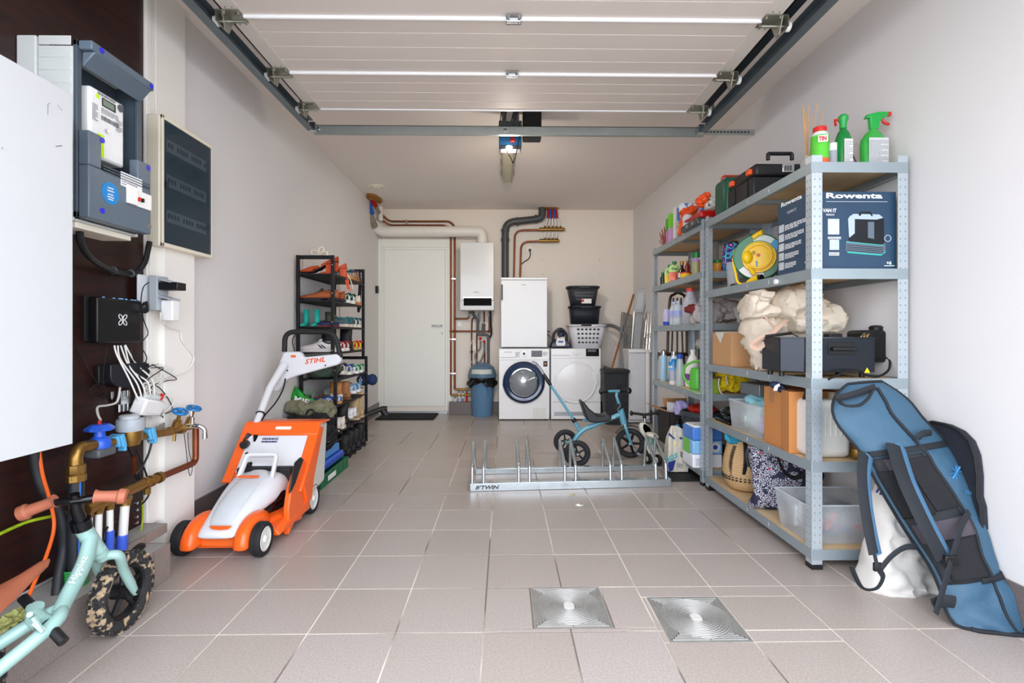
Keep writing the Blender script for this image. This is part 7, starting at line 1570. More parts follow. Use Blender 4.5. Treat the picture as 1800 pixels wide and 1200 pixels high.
text('VAN IT', C_(1446,373), (1,0,0), (0,0,1), .06, .016, WT, cn, bold=.02, ext=.0012); text('PREMIUM', C_(1452,379), (1,0,0), (0,0,1), .035, .008, WT, cn, ext=.0012)
rect(C_(1455,412), (1,0,0), (0,0,1), .05, .068, mat('photo_grey','#9aa2a8',.5,scale=30,color2='#d8dcde'), cn, 'printed_photo', ext=.0012); rect(C_(1458,439), (1,0,0), (0,0,1), .042, .044, mat('photo_teal','#7fa6a2',.5,scale=30,color2='#d5dedb'), cn, 'printed_photo', ext=.0012)
printlines(C_(1455,420), (1,0,0), (0,0,1), .058, .012, 2, WT, cn, seed=5); printlines(C_(1457,449), (1,0,0), (0,0,1), .045, .016, 3, WT, cn, seed=6)
text('+6', C_(1558,465), (1,0,0), (0,0,1), .022, .016, WT, cn, bold=.03, ext=.0012); rect(C_(1554,467.5), (1,0,0), (0,0,1), .046, .003, WT, cn, 'printed_line', ext=.0012)
# printed picture of the cleaner: flat shapes on the box
def flat(pts, mm, e=.0014, nm='printed_picture'):
 m = MB(); pp = [C_(*q) for q in pts]; m.add([p+V((0,-e,0)) for p in pp], [tuple(range(len(pp)))]); return m.build(nm, mm, cn, smooth=False)
PK = mat('print_black','#10151b',.4); PG = mat('print_grey','#5d6b78',.4); PT_ = mat('print_teal','#35b0a8',.4); PW = mat('print_pale','#a9bac6',.4)
flat([(1486,440),(1489,444),(1548,449),(1556,443),(1556,428),(1550,424),(1494,420),(1487,425)], PG); flat([(1491,424),(1494,380),(1500,377),(1545,378),(1553,384),(1554,428),(1548,430)], PK, .0018)
flat([(1490,385),(1494,379),(1502,379),(1502,410),(1492,418)], PW, .0022); flat([(1525,390),(1536,390),(1536,420),(1525,418)], PG, .0022); flat([(1494,381),(1499,376),(1545,377),(1552,383),(1540,386),(1500,385)], PW, .0023)
flat([(1508,378),(1512,372),(1530,372),(1534,380),(1531,380),(1528,375),(1514,375),(1512,380)], PK, .0024); flat([(1487,426),(1550,432),(1550,430.5),(1487,424.5)], PT_, .0025); flat([(1489,444.5),(1548,449.5),(1556,443.5),(1556,441),(1548,447),(1489,442)], PT_, .0025)
for k in range(4): flat([(1488,430+k*3.2),(1552,435+k*3.2),(1552,436+k*3.2),(1488,431+k*3.2)], PK, .0026)
m = MB(); c_ = C_(1560,419)+V((0,-.002,0)); m.torus(c_, .014, .002, axis=(0,1,0), n=20, m=4); m.build('printed_picture', PW, cn)
def S_(px, py): return PX(px, py, cx0)
a = S_(1376,361); b = S_(1410,349)
text('Rowenta', S_(1373.5,365), (0,-1,0), (0,0,1), S_(1373.5,365).y-S_(1410,352).y, .021, WT, cn, bold=.03, ext=.0012); text('CLEAN IT', S_(1384,376), (0,-1,0), (0,0,1), .075, .012, WT, cn, ext=.0012)
for k in range(5):
 zz = ct1-.135-k*.045; rect(V((cx0, yb1-.012, zz)), (0,-1,0), (0,0,1), .045, .036, mat('photo_grey','#9aa2a8'), cn, 'printed_photo', ext=.0012); printlines(V((cx0, yb1-.065, zz+.004)), (0,-1,0), (0,0,1), .17-.02*k, .026, 4, WT, cn, seed=k+20)
text('+6', V((cx0, yb0+.04, z+.03)), (0,-1,0), (0,0,1), .02, .014, WT, cn, ext=.0012)
# cable reel
rl = thing('cable_reel', 'green drum cable reel wound with bright yellow cord', 'cable reel', (1.41, 2.80, z))
GR = mat('reel_green','#12683a',.3); YL = mat('reel_yellow','#f0c414',.35,var=.05); Rz = Matrix.Rotation(radians(-28),3,'Z') @ Matrix.Rotation(pi/2,3,'X')
rc_ = V((1.43, 2.80, z+.155)); axr = (Matrix.Rotation(radians(-28),3,'Z') @ V((0,-1,0)))
def RL(px, py, off=0):
 d = ray(px, py); t_ = (rc_+axr*off-V((0,0,CAM_H))).dot(axr)/d.dot(axr); return d*t_+V((0,0,CAM_H))
m = MB(); m.lathe([(.06,-.0),(.125,0),(.13,.004),(.13,.01),(.125,.014),(.08,.014)], rc_, n=40, R=Rz, cap=False); m.lathe([(.04,-.09),(.125,-.09),(.13,-.084),(.125,-.078),(.04,-.078)], rc_, n=40, R=Rz, cap=False); m.build('drum_flanges', GR, rl)
m = MB()
for k in range(6): m.torus(rc_-axr*(.008+.012*k), .108+.004*(k%2), .0075, axis=axr, n=36, m=6)
m.build('wound_cord', YL, rl)['kind'] = 'stuff'
m = MB(); m.lathe([(.082,.01),(.084,.02),(.06,.026),(.001,.026)], rc_, n=36, R=Rz); m.build('hub_dish', YL, rl)
m = MB(); m.torus(rc_+axr*.022, .072, .006, axis=axr, n=36, m=6); m.torus(rc_+axr*.03, .066, .006, axis=axr, n=36, m=6); m.torus(rc_+axr*.024+V((.004,0,-.004)), .082, .006, axis=axr, n=36, m=6, a0=2.6, a1=6.1); m.build('loose_cord', YL, rl)
m = MB(); m.ell(RL(1314,452,.04), (.028,.02,.035), n=12, m=8); m.tube([RL(1318,470,.035), RL(1326,482,.035)], .012, 8); m.build('plug', YL, rl)
m = MB(); p_ = RL(1333,448,.036); m.cyl(p_, p_+axr*.006, .008, n=12); m.build('reset_button', RED, rl)
m = MB(); a_ = RL(1330,463,.034); m.cbox(a_, (.006,.004,.03)); m.build('reel_label', mat('label_cyan','#5cb4d8',.5), rl)
for q0, q1 in (((1322,443),(1327,441)), ((1323,446),(1328,444))): m = MB(); m.tube([RL(*q0,.04), RL(*q1,.05)], .0025, 5); m.build('plug_pin', STEEL, rl)
def arcpatch(a0_, a1_, r0_, r1_, mm, nm, off=.0145):
 sd, u = frame_along(axr); m = MB(); n_ = 10; vs = []
 for i in range(n_+1):
  a = radians(a0_+(a1_-a0_)*i/n_); d = V((cos(radians(0))*0,0,0))
  # angle measured in the picture plane: 0 = right, 90 = up
  rt_ = V((-axr.y, axr.x, 0)).normalized()*1; rt_ = rt_ if rt_.x > 0 else -rt_
  for r in (r0_, r1_): vs.append(rc_+axr*off+(rt_*cos(a)+V((0,0,1))*sin(a))*r)
 m.add(vs, [(2*i,2*i+1,2*i+3,2*i+2) for i in range(n_)]); return m.build(nm, mm, rl, smooth=False)
arcpatch(48, 105, .09, .122, mat('reel_plate','#c4d2cc',.4), 'white_plate'); arcpatch(215, 285, .09, .122, PAPERW, 'white_plate'); arcpatch(20, 46, .088, .125, mat('reel_cyan','#2c94c8',.4), 'blue_plate')
text('25m', rc_+axr*.016+V((.03,-.01,.095)), (1,-.4,-.35), (0,0,1), .025, .012, INK, rl)
m = MB(); m.tube([RL(1323,418,.02), RL(1333,411,.02), RL(1341,408,.03)], [.014,.013,.016], 10); m.build('carry_grip', YL, rl); m = MB(); m.tube([RL(1322,425,-.04), RL(1320,412,-.02)], .01, 8); m.build('grip_stem', GR, rl)
m = MB(); m.tube([RL(1315,497,.05), RL(1328,490,.07), RL(1334,488,.08)], [.014,.02,.022], 12); m.tube(smoothc([RL(1292,440,-.02), RL(1289,460,0), RL(1293,480,.02), RL(1296,494,.03), RL(1303,499,.04), RL(1315,497,.05)],5), .0065, 8); so_ = m.build('socket_end', YL, rl); m = MB(); p_ = RL(1334,488,.08); m.cyl(p_, p_+V((.006,-.02,0)), .016, n=14); m.build('socket_hole', BLACKP, rl)
m = MB(); m.soft((1.52, 2.62, z+.085), (.10,.20,.17), amp=.02, k=10, p=2.8, seed=31); tag(m.build('dark_pouch', mat('pouch_navy','#131a28',.7,bump=.3), None, loc=(1.5,2.62,z), fix=True), 'dark navy pouch squeezed between cable reel and blue carton', 'pouch')
t = thing('ribbed_cup_stack', 'stack of clear ribbed plastic cups left of the cable reel', 'cups', (1.36, 2.96, z)); m = MB(); m.lathe([(.03,0),(.034,.02),(.031,.022),(.036,.06),(.033,.062),(.038,.1),(.035,.102),(.04,.15)], (1.372,2.985,z), n=18, cap=False); m.build('cups', mat('cup_clear','#c8ccd0',.1,alpha=.5), t)
m = MB(); m.tube(smoothc([V((1.36,3.0,z+.004)), V((1.35,2.95,z+.012)), V((1.36,2.88,z+.006)), V((1.38,2.84,z+.004))],5), .006, 6); tag(m.build('black_strap', BLACKP, None, loc=(1.36,2.95,z)), 'black strap lying under the yellow cord on the shelf edge', 'strap')
m = MB(); p_ = E(1366.5,495,RX0-.002); m.cyl(p_, p_-V((.014,0,0)), .0125, n=20); tag(m.build('door_stopper', WHITEP, None, loc=p_, bevel=.002), 'round white knob stuck on the front beam of the second shelf', 'knob')
# far rack second shelf
z = 1.438
def small(x, y, prof, mm, name, lab, cap=None, capm=None, label=None, sx=1, cat='bottle'): return bottle(name, lab, x, y, z, prof, mm, cap, capm, cat, label, sx)
small(1.37,4.32,[(.02,0),(.022,.07),(.01,.085),(.01,.1)], mat('glass_green','#1d3a24',.15), 'small_bottle', 'tiny dark green bottle at the far end of the shelf', [(.012,.1),(.012,.115)], GRD)
small(1.37,4.25,[(.02,0),(.022,.08),(.01,.095),(.01,.11)], mat('glass_green','#1d3a24'), 'small_bottle', 'small dark green bottle beside the fruit pouches', [(.012,.11),(.012,.125)], GRD)
for k, (yy, c1c, c2c, lb_x) in enumerate(((4.13,'#e8c83a','#b8dc8c','yellow and pale green fruit pouch with dark green cap'), (4.02,'#e8745a','#b8e08c','coral and pale green fruit pouch with dark green cap'))):
 t = thing('fruit_pouch', lb_x, 'pouch', (1.37, yy, z)); zz = z+k*.012
 m = MB(); m.loft([[V((1.37+w*cx_, yy+d*sn, zz+h)) for cx_, sn in ((-1,0),(0,-1),(1,0),(0,1))] for w, d, h in ((.042,.022,0),(.044,.018,.06),(.044,.01,.10),(.03,.006,.125),(.012,.006,.13))]); m.build('pouch', mat('pouch_%d' % k, c1c, .35), t, fix=True)
 m = MB(); m.loft([[V((1.37+w*cx_, yy+d*sn, zz+h)) for cx_, sn in ((-1,0),(0,-1),(1,0),(0,1))] for w, d, h in ((.0455,.0185,.07),(.0455,.013,.10),(.032,.008,.1255))]); m.build('top_band', mat('pouchtop_%d' % k, c2c, .35), t, fix=True)
 m = MB(); m.lathe([(.008,.12),(.009,.135),(.017,.136),(.018,.155),(.001,.156)], (1.37,yy,zz), n=12); m.build('cap', GRD, t); text('Om', V((1.34,yy-.02,zz+.085)), (1,0,0), (0,0,1), .05, .02, INK, t, bold=.02, ext=.002)
small(1.385,3.89,[(.027,0),(.029,.07),(.012,.1),(.012,.12)], mat('glass_brown','#2a1712',.15), 'sauce_bottle', 'dark sauce bottle with gold-brown cap and white label', [(.015,.12),(.015,.15)], mat('cap_gold','#a8752c',.35,.5), (.02,.06,PAPERW))
small(1.37,3.77,[(.036,0),(.04,.035),(.041,.038)], mat('tub_yellow','#e8c020',.4), 'margarine_tub', 'yellow tub with red lid on the far shelf', [(.043,.038),(.043,.046),(.001,.047)], RED, cat='tub')
small(1.45,3.95,[(.02,0),(.022,.12),(.01,.14),(.01,.15)], mat('glass_red','#8a2420',.3), 'sauce_bottle', 'red-brown bottle half hidden behind the dark sauce bottle', [(.012,.15),(.012,.165)], mat('cap_gold','#a8752c'))
small(1.47,3.82,[(.034,0),(.038,.17)], mat('cup_clear','#c8ccd0'), 'plastic_cup', 'tall clear plastic cup stack behind the yellow tub', cat='cups')
small(1.395,3.62,[(.027,0),(.03,.02),(.03,.125),(.027,.135)], mat('seasoning','#b5b684',.4,scale=60,color2='#8f9460'), 'seasoning_jar', 'tall glass seasoning jar with dark green lid', [(.031,.135),(.032,.172),(.001,.173)], GRD, (.105,.13,mat('label_lilac','#a884c4',.5)), cat='jar')
small(1.41,3.53,[(.03,0),(.03,.11)], mat('tin_red','#b03028',.4), 'red_tin', 'red tin beside the seasoning jar', [(.031,.11),(.031,.12)], PAPERW, cat='tin')
y = 3.46; x = P(1261,0,y).x
small(x,y,[(.026,0),(.03,.008),(.03,.07),(.026,.075)], mat('jar_orange','#d8962c',.35), 'spread_jar', 'orange jar with dark green lid at the near end of the far shelf', [(.028,.075),(.029,.095),(.001,.096)], GRD, cat='jar')
t, b = bx('leaning_board', 'grey-brown board leaning between jar and patterned pouch', 'board', 1.50, 1.515, 3.55, 3.70, z, z+.24, mat('board_grey','#8a847c',.6), .001, .2)
y = 3.43; a = P(1271,0,y).x; b_ = P(1304,0,y).x
def floral(name):
 m = bpy.data.materials.new(name); m.use_nodes = True; nt = m.node_tree; b = nt.nodes['Principled BSDF']; tc = nt.nodes.new('ShaderNodeTexCoord')
 v = nt.nodes.new('ShaderNodeTexVoronoi'); v.inputs['Scale'].default_value = 26; rp = nt.nodes.new('ShaderNodeValToRGB'); rp.color_ramp.interpolation = 'CONSTANT'
 cs = [(0,'#e8e0ea'),(.16,'#d62c9c'),(.32,'#22307c'),(.5,'#5cc4dc'),(.68,'#4a2c8c'),(.85,'#1c2c6c')]
 rp.color_ramp.elements[0].position = 0; rp.color_ramp.elements[0].color = (*lin(cs[0][1]),1); rp.color_ramp.elements[1].position = cs[1][0]; rp.color_ramp.elements[1].color = (*lin(cs[1][1]),1)
 for p_, c in cs[2:]: e = rp.color_ramp.elements.new(p_); e.color = (*lin(c),1)
 nt.links.new(tc.outputs['Object'], v.inputs['Vector']); nt.links.new(v.outputs['Distance'], rp.inputs[0]); nt.links.new(rp.outputs[0], b.inputs['Base Color']); b.inputs['Roughness'].default_value = .6; return m
t = thing('patterned_pouch', 'purple, pink and turquoise flowered pouch standing on the far rack', 'pouch', ((a+b_)/2, y, z)); m = MB(); m.soft(((a+b_)/2, y, z+.105), (b_-a, .09, .21), amp=.006, k=10, p=5, seed=3, R=Matrix.Rotation(.1,3,'Y')); m.build('body', floral('floral_print'), t, fix=True); m = MB(); m.tube([V((a+.06,y,z+.205)), V((a+.10,y,z+.205))], .02, 10); m.build('bottle_top', BRASS, t)
# far rack third shelf
z = 1.09
WB = mat('water_bottle','#d8e4f0',.08,alpha=.55); LW = mat('water_label','#9aa8dc',.4)
xi = 0
for k, (x, y, lb_) in enumerate(((1.37,4.02,'clear water bottle at the left front of the shrink-wrapped pack'),(1.37,3.93,'clear water bottle at the right front of the shrink-wrapped pack'),(1.45,4.02,'clear water bottle at the left back of the pack'),(1.45,3.93,'clear water bottle at the right back of the pack'))):
 bottle('water_bottle', lb_, x+.0, y, z, [(.036,0),(.04,.01),(.04,.05),(.038,.055),(.04,.06),(.04,.12),(.03,.15),(.013,.17),(.013,.18)], WB, [(.015,.175),(.015,.19),(.001,.191)], mat('cap_pale','#b8c4dc',.4), lab=(.07,.115,LW))
t = bottle('blue_pouch', 'small lilac pouch bottle with blue base by the rack post', 1.375, 4.22, z, [(.03,0),(.034,.11),(.02,.14)], mat('lilac_plastic','#b8b4dc',.4), [(.03,-.0),(.033,.035)], BLUEP, cat='pouch')
t = bottle('net_bottle', 'large clear plastic bottle wrapped in netting with red cap', 1.40, 3.75, z, [(.055,0),(.062,.01),(.064,.14),(.05,.19),(.028,.23),(.026,.25)], mat('net_plastic','#d4d4de',.25,alpha=.75,scale=60,color2='#a8a8b8',bump=.4), [(.03,.25),(.03,.275),(.001,.276)], mat('cap_red','#d84030',.4))
t, b = bx('blue_carton', 'light blue drink carton behind the netted bottle', 'carton', 1.42, 1.50, 3.56, 3.64, z, z+.18, mat('carton_light_blue','#9cc4e0',.4), .002)
RC = mat('maroon_cloth','#6e2420',.85,bump=.3,bscale=30)
m = MB(); p_ = P(1228,541,3.47)
t = thing('maroon_cloth', 'maroon cloth draped over the items behind the netted bottle', 'cloth', p_)
m.soft(p_+V((.06,.02,.0)), (.28,.12,.085), amp=.03, k=12, p=2.4, seed=8, fr=9, R=Matrix.Rotation(-.12,3,'Y')); m.build('cloth', RC, t, fix=True)
GCN = mat('grey_canvas','#a8a2a0',.85,bump=.3,bscale=30,var=.06)
m = MB(); q = P(1262,553,3.42); m.soft(V((q.x+.0,3.46,z+.085)), (.36,.20,.17), amp=.04, k=14, p=2.5, seed=19, fr=8); t = thing('canvas_sack', 'greyish canvas sack with white cord spilling on the far rack', 'sack', (q.x,3.46,z)); m.build('body', GCN, t, fix=True)
m = MB(); rnd = random.Random(2)
for k in range(8): pts = [P(1290+rnd.uniform(-3,3),540+rnd.uniform(-3,3),3.34)]+[P(1294+i*2.2+rnd.uniform(-4,4),548+i*8+rnd.uniform(-3,3),3.335) for i in range(3)]; m.tube(smoothc(pts,4), .003, 5)
m.build('white_cord', mat('cord_pale','#c8ccc4',.6), t)['kind'] = 'stuff'
# far rack fourth shelf
z = .614
bottle('slim_bottle', 'slim pale blue bottle with silver cap by the rack post', 1.372, 4.30, z, [(.026,0),(.03,.01),(.03,.20),(.024,.225)], mat('pale_blue_plastic','#9cc4dc',.3), [(.022,.225),(.022,.26),(.012,.272),(.001,.273)], STEEL, sy=.8)
t = bottle('softener_bottle', 'blue fabric softener bottle with silver cap', 1.40, 4.12, z, [(.035,0),(.042,.01),(.044,.17),(.03,.21),(.018,.23)], mat('softener_blue','#2c84c4',.25,scale=16,con=.5,color2='#dce8f0'), [(.02,.23),(.02,.262),(.001,.263)], STEEL)
bottle('measuring_cup', 'clear lidded measuring cup standing before the blue softener', 1.365, 4.03, z, [(.03,0),(.032,.05),(.038,.12)], mat('cup_frost','#b8bed0',.3,alpha=.85), [(.042,.118),(.042,.13),(.001,.131)], mat('lid_blue','#64b0e0',.35), lab=(.0,.03,PAPERW), cat='cup')
bottle('spray_flask', 'tapered clear flask with blue cap next to the watering can', 1.372, 3.90, z, [(.032,0),(.034,.01),(.031,.10),(.024,.19),(.018,.215)], mat('flask_clear','#bccccc',.15,alpha=.75), [(.021,.212),(.022,.25),(.001,.251)], BLUEP)
t = bottle('bleach_jug', 'white plastic jug with purple label behind the watering can', 1.46, 3.86, z, [(.055,0),(.06,.01),(.06,.15),(.035,.22),(.018,.25),(.018,.27)], WHITEP, [(.02,.27),(.02,.285),(.001,.286)], WHITEP, lab=(.05,.10,mat('label_purple','#8a4ca0',.5)), cat='jug')
wc_ = thing('watering_can', 'bright green watering can with tall curved handle', 'watering can', (1.42, 3.66, z)); LG = mat('lime_green','#58b83c',.35,var=.04)
m = MB(); m.lathe([(.05,0),(.056,.006),(.056,.12),(.045,.155),(.03,.16)], (1.42,3.66,z), n=26); m.build('body', LG, wc_); m = MB(); m.tube(smoothc([V((1.37,3.68,z+.03)), V((1.335,3.71,z+.09)), V((1.34,3.70,z+.16)), V((1.39,3.67,z+.20)), V((1.45,3.62,z+.21))],6), .009, 8); m.build('handle', LG, wc_); m = MB(); m.tube([V((1.45,3.63,z+.205)), V((1.455,3.62,z+.14))], .016, 8); m.build('spout', LG, wc_)
bottle('green_vase', 'dark green glass jar at the near end of the fourth shelf', 1.415, 3.50, z, [(.03,0),(.042,.02),(.045,.06),(.045,.15),(.04,.16)], mat('green_glass','#2f5c3c',.1,alpha=.8), [(.047,.155),(.047,.17),(.001,.171)], GREYPVC, cat='jar')
t, b = bx('black_container', 'black box sitting above the green jar', 'box', 1.42, 1.53, 3.56, 3.66, z+.22, z+.30, BLACKM, .003); m = MB(); m.box((1.40,3.54,z+.0),(1.55,3.70,z+.205));
t2 = thing('storage_jar', 'pale plastic tub under the black box on the fourth shelf', 'tub', (1.53,3.70,z)); m = MB(); m.lathe([(.06,0),(.065,.20),(.068,.205),(.068,.215),(.001,.216)], (1.50,3.64,z), n=20); m.build('body', mat('tub_pale','#c4c8c4',.4,alpha=.9), t2)
m = MB(); m.soft((1.47,3.63,z+.34), (.13,.13,.09), amp=.02, k=8, p=2.3, seed=6); tag(m.build('plastic_bag', mat('clear_bag','#c8c4be',.25,alpha=.7,bump=.4), None, loc=(1.5,3.65,z+.3), fix=True), 'crumpled clear plastic bag on top of the black box', 'plastic bag')
m = MB(); m.hexa([(1.30,3.37,z+.001),(1.42,3.345,z+.001),(1.42,3.52,z+.001),(1.33,3.66,z+.001),(1.30,3.37,z+.003),(1.42,3.345,z+.003),(1.42,3.52,z+.003),(1.33,3.66,z+.003)]); tag(m.build('leaflet', mat('leaflet_green','#c4dcb4',.5,scale=20,con=.5,color2='#7cc85c'), None, loc=(1.36,3.5,z)), 'green and white leaflet lying flat over the shelf edge', 'leaflet')
bottle('green_pot', 'light green pot beside the yellow cloth', P(1256,0,3.42).x, 3.43, z, [(.04,0),(.048,.10),(.05,.105)], mat('pot_green','#9cb83c',.5), [(.051,.10),(.051,.112),(.001,.105)], mat('pot_soil','#7a5a3c',.9), cat='pot')
YC = mat('yellow_cloth','#e8cc1c',.9,bump=.3,bscale=40,var=.06)
t = thing('yellow_towel', 'folded bright yellow towel with pale edge on the fourth shelf', 'towel', (1.55,3.45,z)); m = MB(); m.soft((P(1283,0,3.42).x,3.46,z+.07), (.17,.17,.14), amp=.03, k=12, p=2.5, seed=14, fr=9); m.soft((P(1305,0,3.42).x,3.46,z+.085), (.20,.16,.10), amp=.03, k=12, p=2.5, seed=16, fr=9); m.build('towel', YC, t, fix=True)
m = MB(); m.tube(smoothc([P(1264,665,3.36), P(1263,675,3.35), P(1266,688,3.36), P(1270,692,3.37)],5), .005, 6); m.tube(smoothc([P(1277,660,3.36), P(1277,668,3.35), P(1280,676,3.35)],5), .005, 6); m.build('hem', mat('hem_pale','#e8dccc',.8), t)
# far rack bottom shelf and floor in front
z = .102
t = thing('black_carton', 'open black cardboard box with brown flaps on the lowest shelf', 'carton', (1.44,4.16,z)); KR = mat('kraft','#b08458',.75,var=.05); BK_ = mat('carton_black','#26221f',.6)
m = MB(); x0_, x1_, y0_, y1_, z1_ = 1.34, 1.60, 4.05, 4.35, .385
for a, b in (((x0_,y0_,z),(x1_,y0_+.004,z1_)), ((x0_,y1_-.004,z),(x1_,y1_,z1_)), ((x0_,y0_,z),(x0_+.004,y1_,z1_)), ((x1_-.004,y0_,z),(x1_,y1_,z1_))): m = MB(); m.box(a, b); m.build('side', BK_, t)
m = MB(); m.box((x0_,y0_,z),(x1_,y1_,z+.004)); m.build('base', BK_, t)
m = MB(); m.hexa([(x0_,y0_,z1_),(x0_,y1_,z1_),(x0_-.11,y1_-.02,z1_+.035),(x0_-.11,y0_+.02,z1_+.03),(x0_+.003,y0_,z1_+.003),(x0_+.003,y1_,z1_+.003),(x0_-.11,y1_-.02,z1_+.038),(x0_-.11,y0_+.02,z1_+.033)]); m.build('flap', KR, t, smooth=False, fix=True)
m = MB(); m.hexa([(x0_+.05,y1_,z1_),(x1_,y1_,z1_),(x1_,y1_+.03,z1_+.07),(x0_+.05,y1_+.03,z1_+.07),(x0_+.05,y1_-.003,z1_),(x1_,y1_-.003,z1_),(x1_,y1_+.027,z1_+.073),(x0_+.05,y1_+.027,z1_+.073)]); m.build('flap', KR, t, smooth=False, fix=True)
m = MB(); m.tube([V((x0_+.02,y0_-.001,z+.01)), V((x0_+.02,y0_-.001,z+.17)), V((x0_+.10,y0_-.001,z+.17)), V((x0_+.10,y0_-.001,z+.21)), V((x1_-.01,y0_-.001,z+.21))], .0015, 4); m.build('printed_line', KR, t)
t2, b = bx('white_box', 'small white box sticking out of the open black carton', 'box', 1.38, 1.50, 4.12, 4.22, z+.16, z+.345, mat('box_white','#cfd6e0',.5), .001, .3)
m = MB(); m.soft((1.42, 3.97, z+.335), (.13,.12,.12), amp=.025, k=9, p=2.3, seed=3); tag(m.build('lilac_bag', mat('lilac_cloth','#a8a0d0',.6,bump=.3), None, loc=(1.42,3.97,z+.3), fix=True), 'crumpled lilac bag wedged between black carton and bucket', 'bag')
bottle('blue_bottle', 'clear bottle of blue liquid beside the grey bucket', 1.375, 3.955, z, [(.03,0),(.033,.01),(.033,.15),(.014,.2),(.014,.21)], mat('blue_liquid','#2f8cc4',.15,alpha=.9), [(.018,.205),(.018,.235),(.001,.236)], BLACKP)
bk_ = thing('bucket', 'dark grey plastic bucket with handle rim on the lowest shelf', 'bucket', (1.47,3.78,z)); BKG = mat('bucket_grey','#3c4046',.5)
m = MB(); m.lathe([(.10,0),(.103,.01),(.135,.30),(.14,.305),(.15,.30),(.152,.325),(.14,.335),(.135,.33),(.12,.1),(.001,.02)], (1.495,3.79,z), n=34); m.build('body', BKG, bk_)
for k in range(8): a = 2*pi*k/8; m = MB(); m.box((1.495+cos(a)*.14-.006,3.79+sin(a)*.14-.006,z+.27),(1.495+cos(a)*.14+.006,3.79+sin(a)*.14+.006,z+.30)); m.build('rim_rib', BKG, bk_)
m = MB(); m.soft((1.50,3.78,z+.35), (.20,.20,.08), amp=.02, k=9, p=2.6, seed=5); tag(m.build('red_cloth', mat('red_cloth','#b8281c',.6,bump=.3), None, loc=(1.5,3.78,z+.33), fix=True), 'red plastic item lying on top of the grey bucket', 'cloth')
TPW = mat('tp_white','#e6e8ee',.6); TP1 = mat('tp_blue','#4c84d8',.4); TP2 = mat('tp_light','#86bce8',.4)
tp_ = thing('toilet_roll_pack', 'tall pack of toilet rolls in blue and white wrapping', 'toilet roll pack', (1.40,3.45,z)); xa_, xb2 = 1.285, 1.49; ya_, yb_ = 3.40, 3.60; hh = P(0,752,3.41).z-z
for k, (h0, h1, mm) in enumerate(((0,.33,TPW),(.33,.66,TP2),(.66,.97,TP1))):
 m = MB(); m.box((xa_,ya_,z+hh*h0),(xb2,yb_,z+hh*h1-.002)); m.build('wrapping', mm, tp_, bevel=.01, seg=3)
m = MB(); m.box((xa_+.01,ya_+.01,z+hh*.9),(xb2-.01,yb_-.01,z+hh)); m.build('roll_tops', TPW, tp_, bevel=.02)
for q in ((xa_+.055,ya_+.055),(xb2-.055,ya_+.055)): m = MB(); m.torus((q[0],q[1],z+hh), .025, .003, n=18, m=5); m.build('roll_core', mat('core_grey','#9a9ca0',.8), tp_)
m = MB(); c_ = V((xb2-.05, ya_-.0005, z+hh*.5)); m.cyl(c_, c_-V((0,.001,0)), .034, n=24); m.build('round_label', PAPERW, tp_); m = MB(); m.cyl(c_-V((0,.001,0)), c_-V((0,.0018,0)), .016, n=20); m.build('round_emblem', BLUEP, tp_)
rect(V((xa_-.0004,yb_-.02,z+hh*.3)), (0,-1,0), (0,0,1), .12, .1, mat('leaf_green','#74c44c',.5), tp_, 'printed_leaf'); printlines(V((xa_+.02,ya_,z+.02)), (1,0,0), (0,0,1), .10, .05, 5, INKG, tp_, seed=44)
m = MB(); a, b, c, d = PZ(1180,845,.006), PZ(1250,845,.006), PZ(1236,822,.006), PZ(1166,822,.006)
m.hexa([V((p.x,p.y,0)) for p in (a,b,c,d)]+[a,b,c,d]); tag(m.build('rubber_mat', mat('mat_black2','#1b1c1e',.7), None, loc=a, smooth=False), 'flat black rubber mat on the floor under the paper flour bag', 'mat')
# paper bag
fb_ = thing('paper_bag', 'creased cream paper bag with blue and turquoise lettering on the floor', 'paper bag', (1.27,3.68,.007)); PBm = mat('paper_bag','#cfc8b8',.75,var=.05,bump=.35,bscale=25)
ys = 3.64; secs = []
for (xl_, xr_, py, dp) in ((1176,1209,829,.06),(1174,1211,815,.062),(1175,1212,790,.055),(1175,1211,770,.035),(1178,1205,757,.018),(1180,1190,748,.006)):
 l, r = P(xl_,py,ys), P(xr_,py,ys); l.z = max(l.z,.008); n = 8; q = []
 for i in range(n+1): t_ = i/n; q.append(l.lerp(r,t_)+V((0,-.004*sin(i*2.4)-.003*(i%2),0)))
 for i in range(n, -1, -1): t_ = i/n; q.append(l.lerp(r,t_)+V((0,dp*1.6,0)))
 secs.append(q)
m = MB(); m.loft(secs); m.build('bag', PBm, fb_, fix=True)
yq = ys-.010
text('RCLE', P(1174,812,yq), (1,0,.5), (-.4,0,1), .085, .035, mat('ink_teal','#2cb0b8',.5), fb_, bold=.03);
m = MB(); m.add([P(x, y_, yq-.001) for x, y_ in ((1175,782+30),(1188,808),(1183,826),(1177,830),(1174,818))], [(0,1,2,3,4)]); m.build('printed_patch', mat('ink_navy','#1c2c7c',.5), fb_, smooth=False)
m = MB(); m.add([P(x, y_, yq-.001) for x, y_ in ((1176,760),(1187,771),(1185,772),(1175,764))], [(0,1,2,3)]); m.add([P(x, y_, yq-.001) for x, y_ in ((1194,767),(1198,770),(1197,767),(1200,771),(1196,772))], [(0,1,2,3,4)]); m.build('printed_stroke', mat('ink_navy','#1c2c7c'), fb_, smooth=False)
m = MB(); m.torus(P(1207,778,yq-.002), .018, .002, axis=(0,1,0), n=20, m=4); m.build('round_stamp', INK, fb_); m = MB(); m.cyl(P(1187,779,yq), P(1187,779,yq-.001), .008, n=10); m.build('yellow_spot', YL, fb_)
printlines(P(1196,802,yq), (1,0,-.5), (0,0,1), .05, .04, 5, INK, fb_, seed=12); printlines(P(1190,820,yq), (1,0,-.2), (0,0,1), .045, .03, 5, INKG, fb_, seed=13)
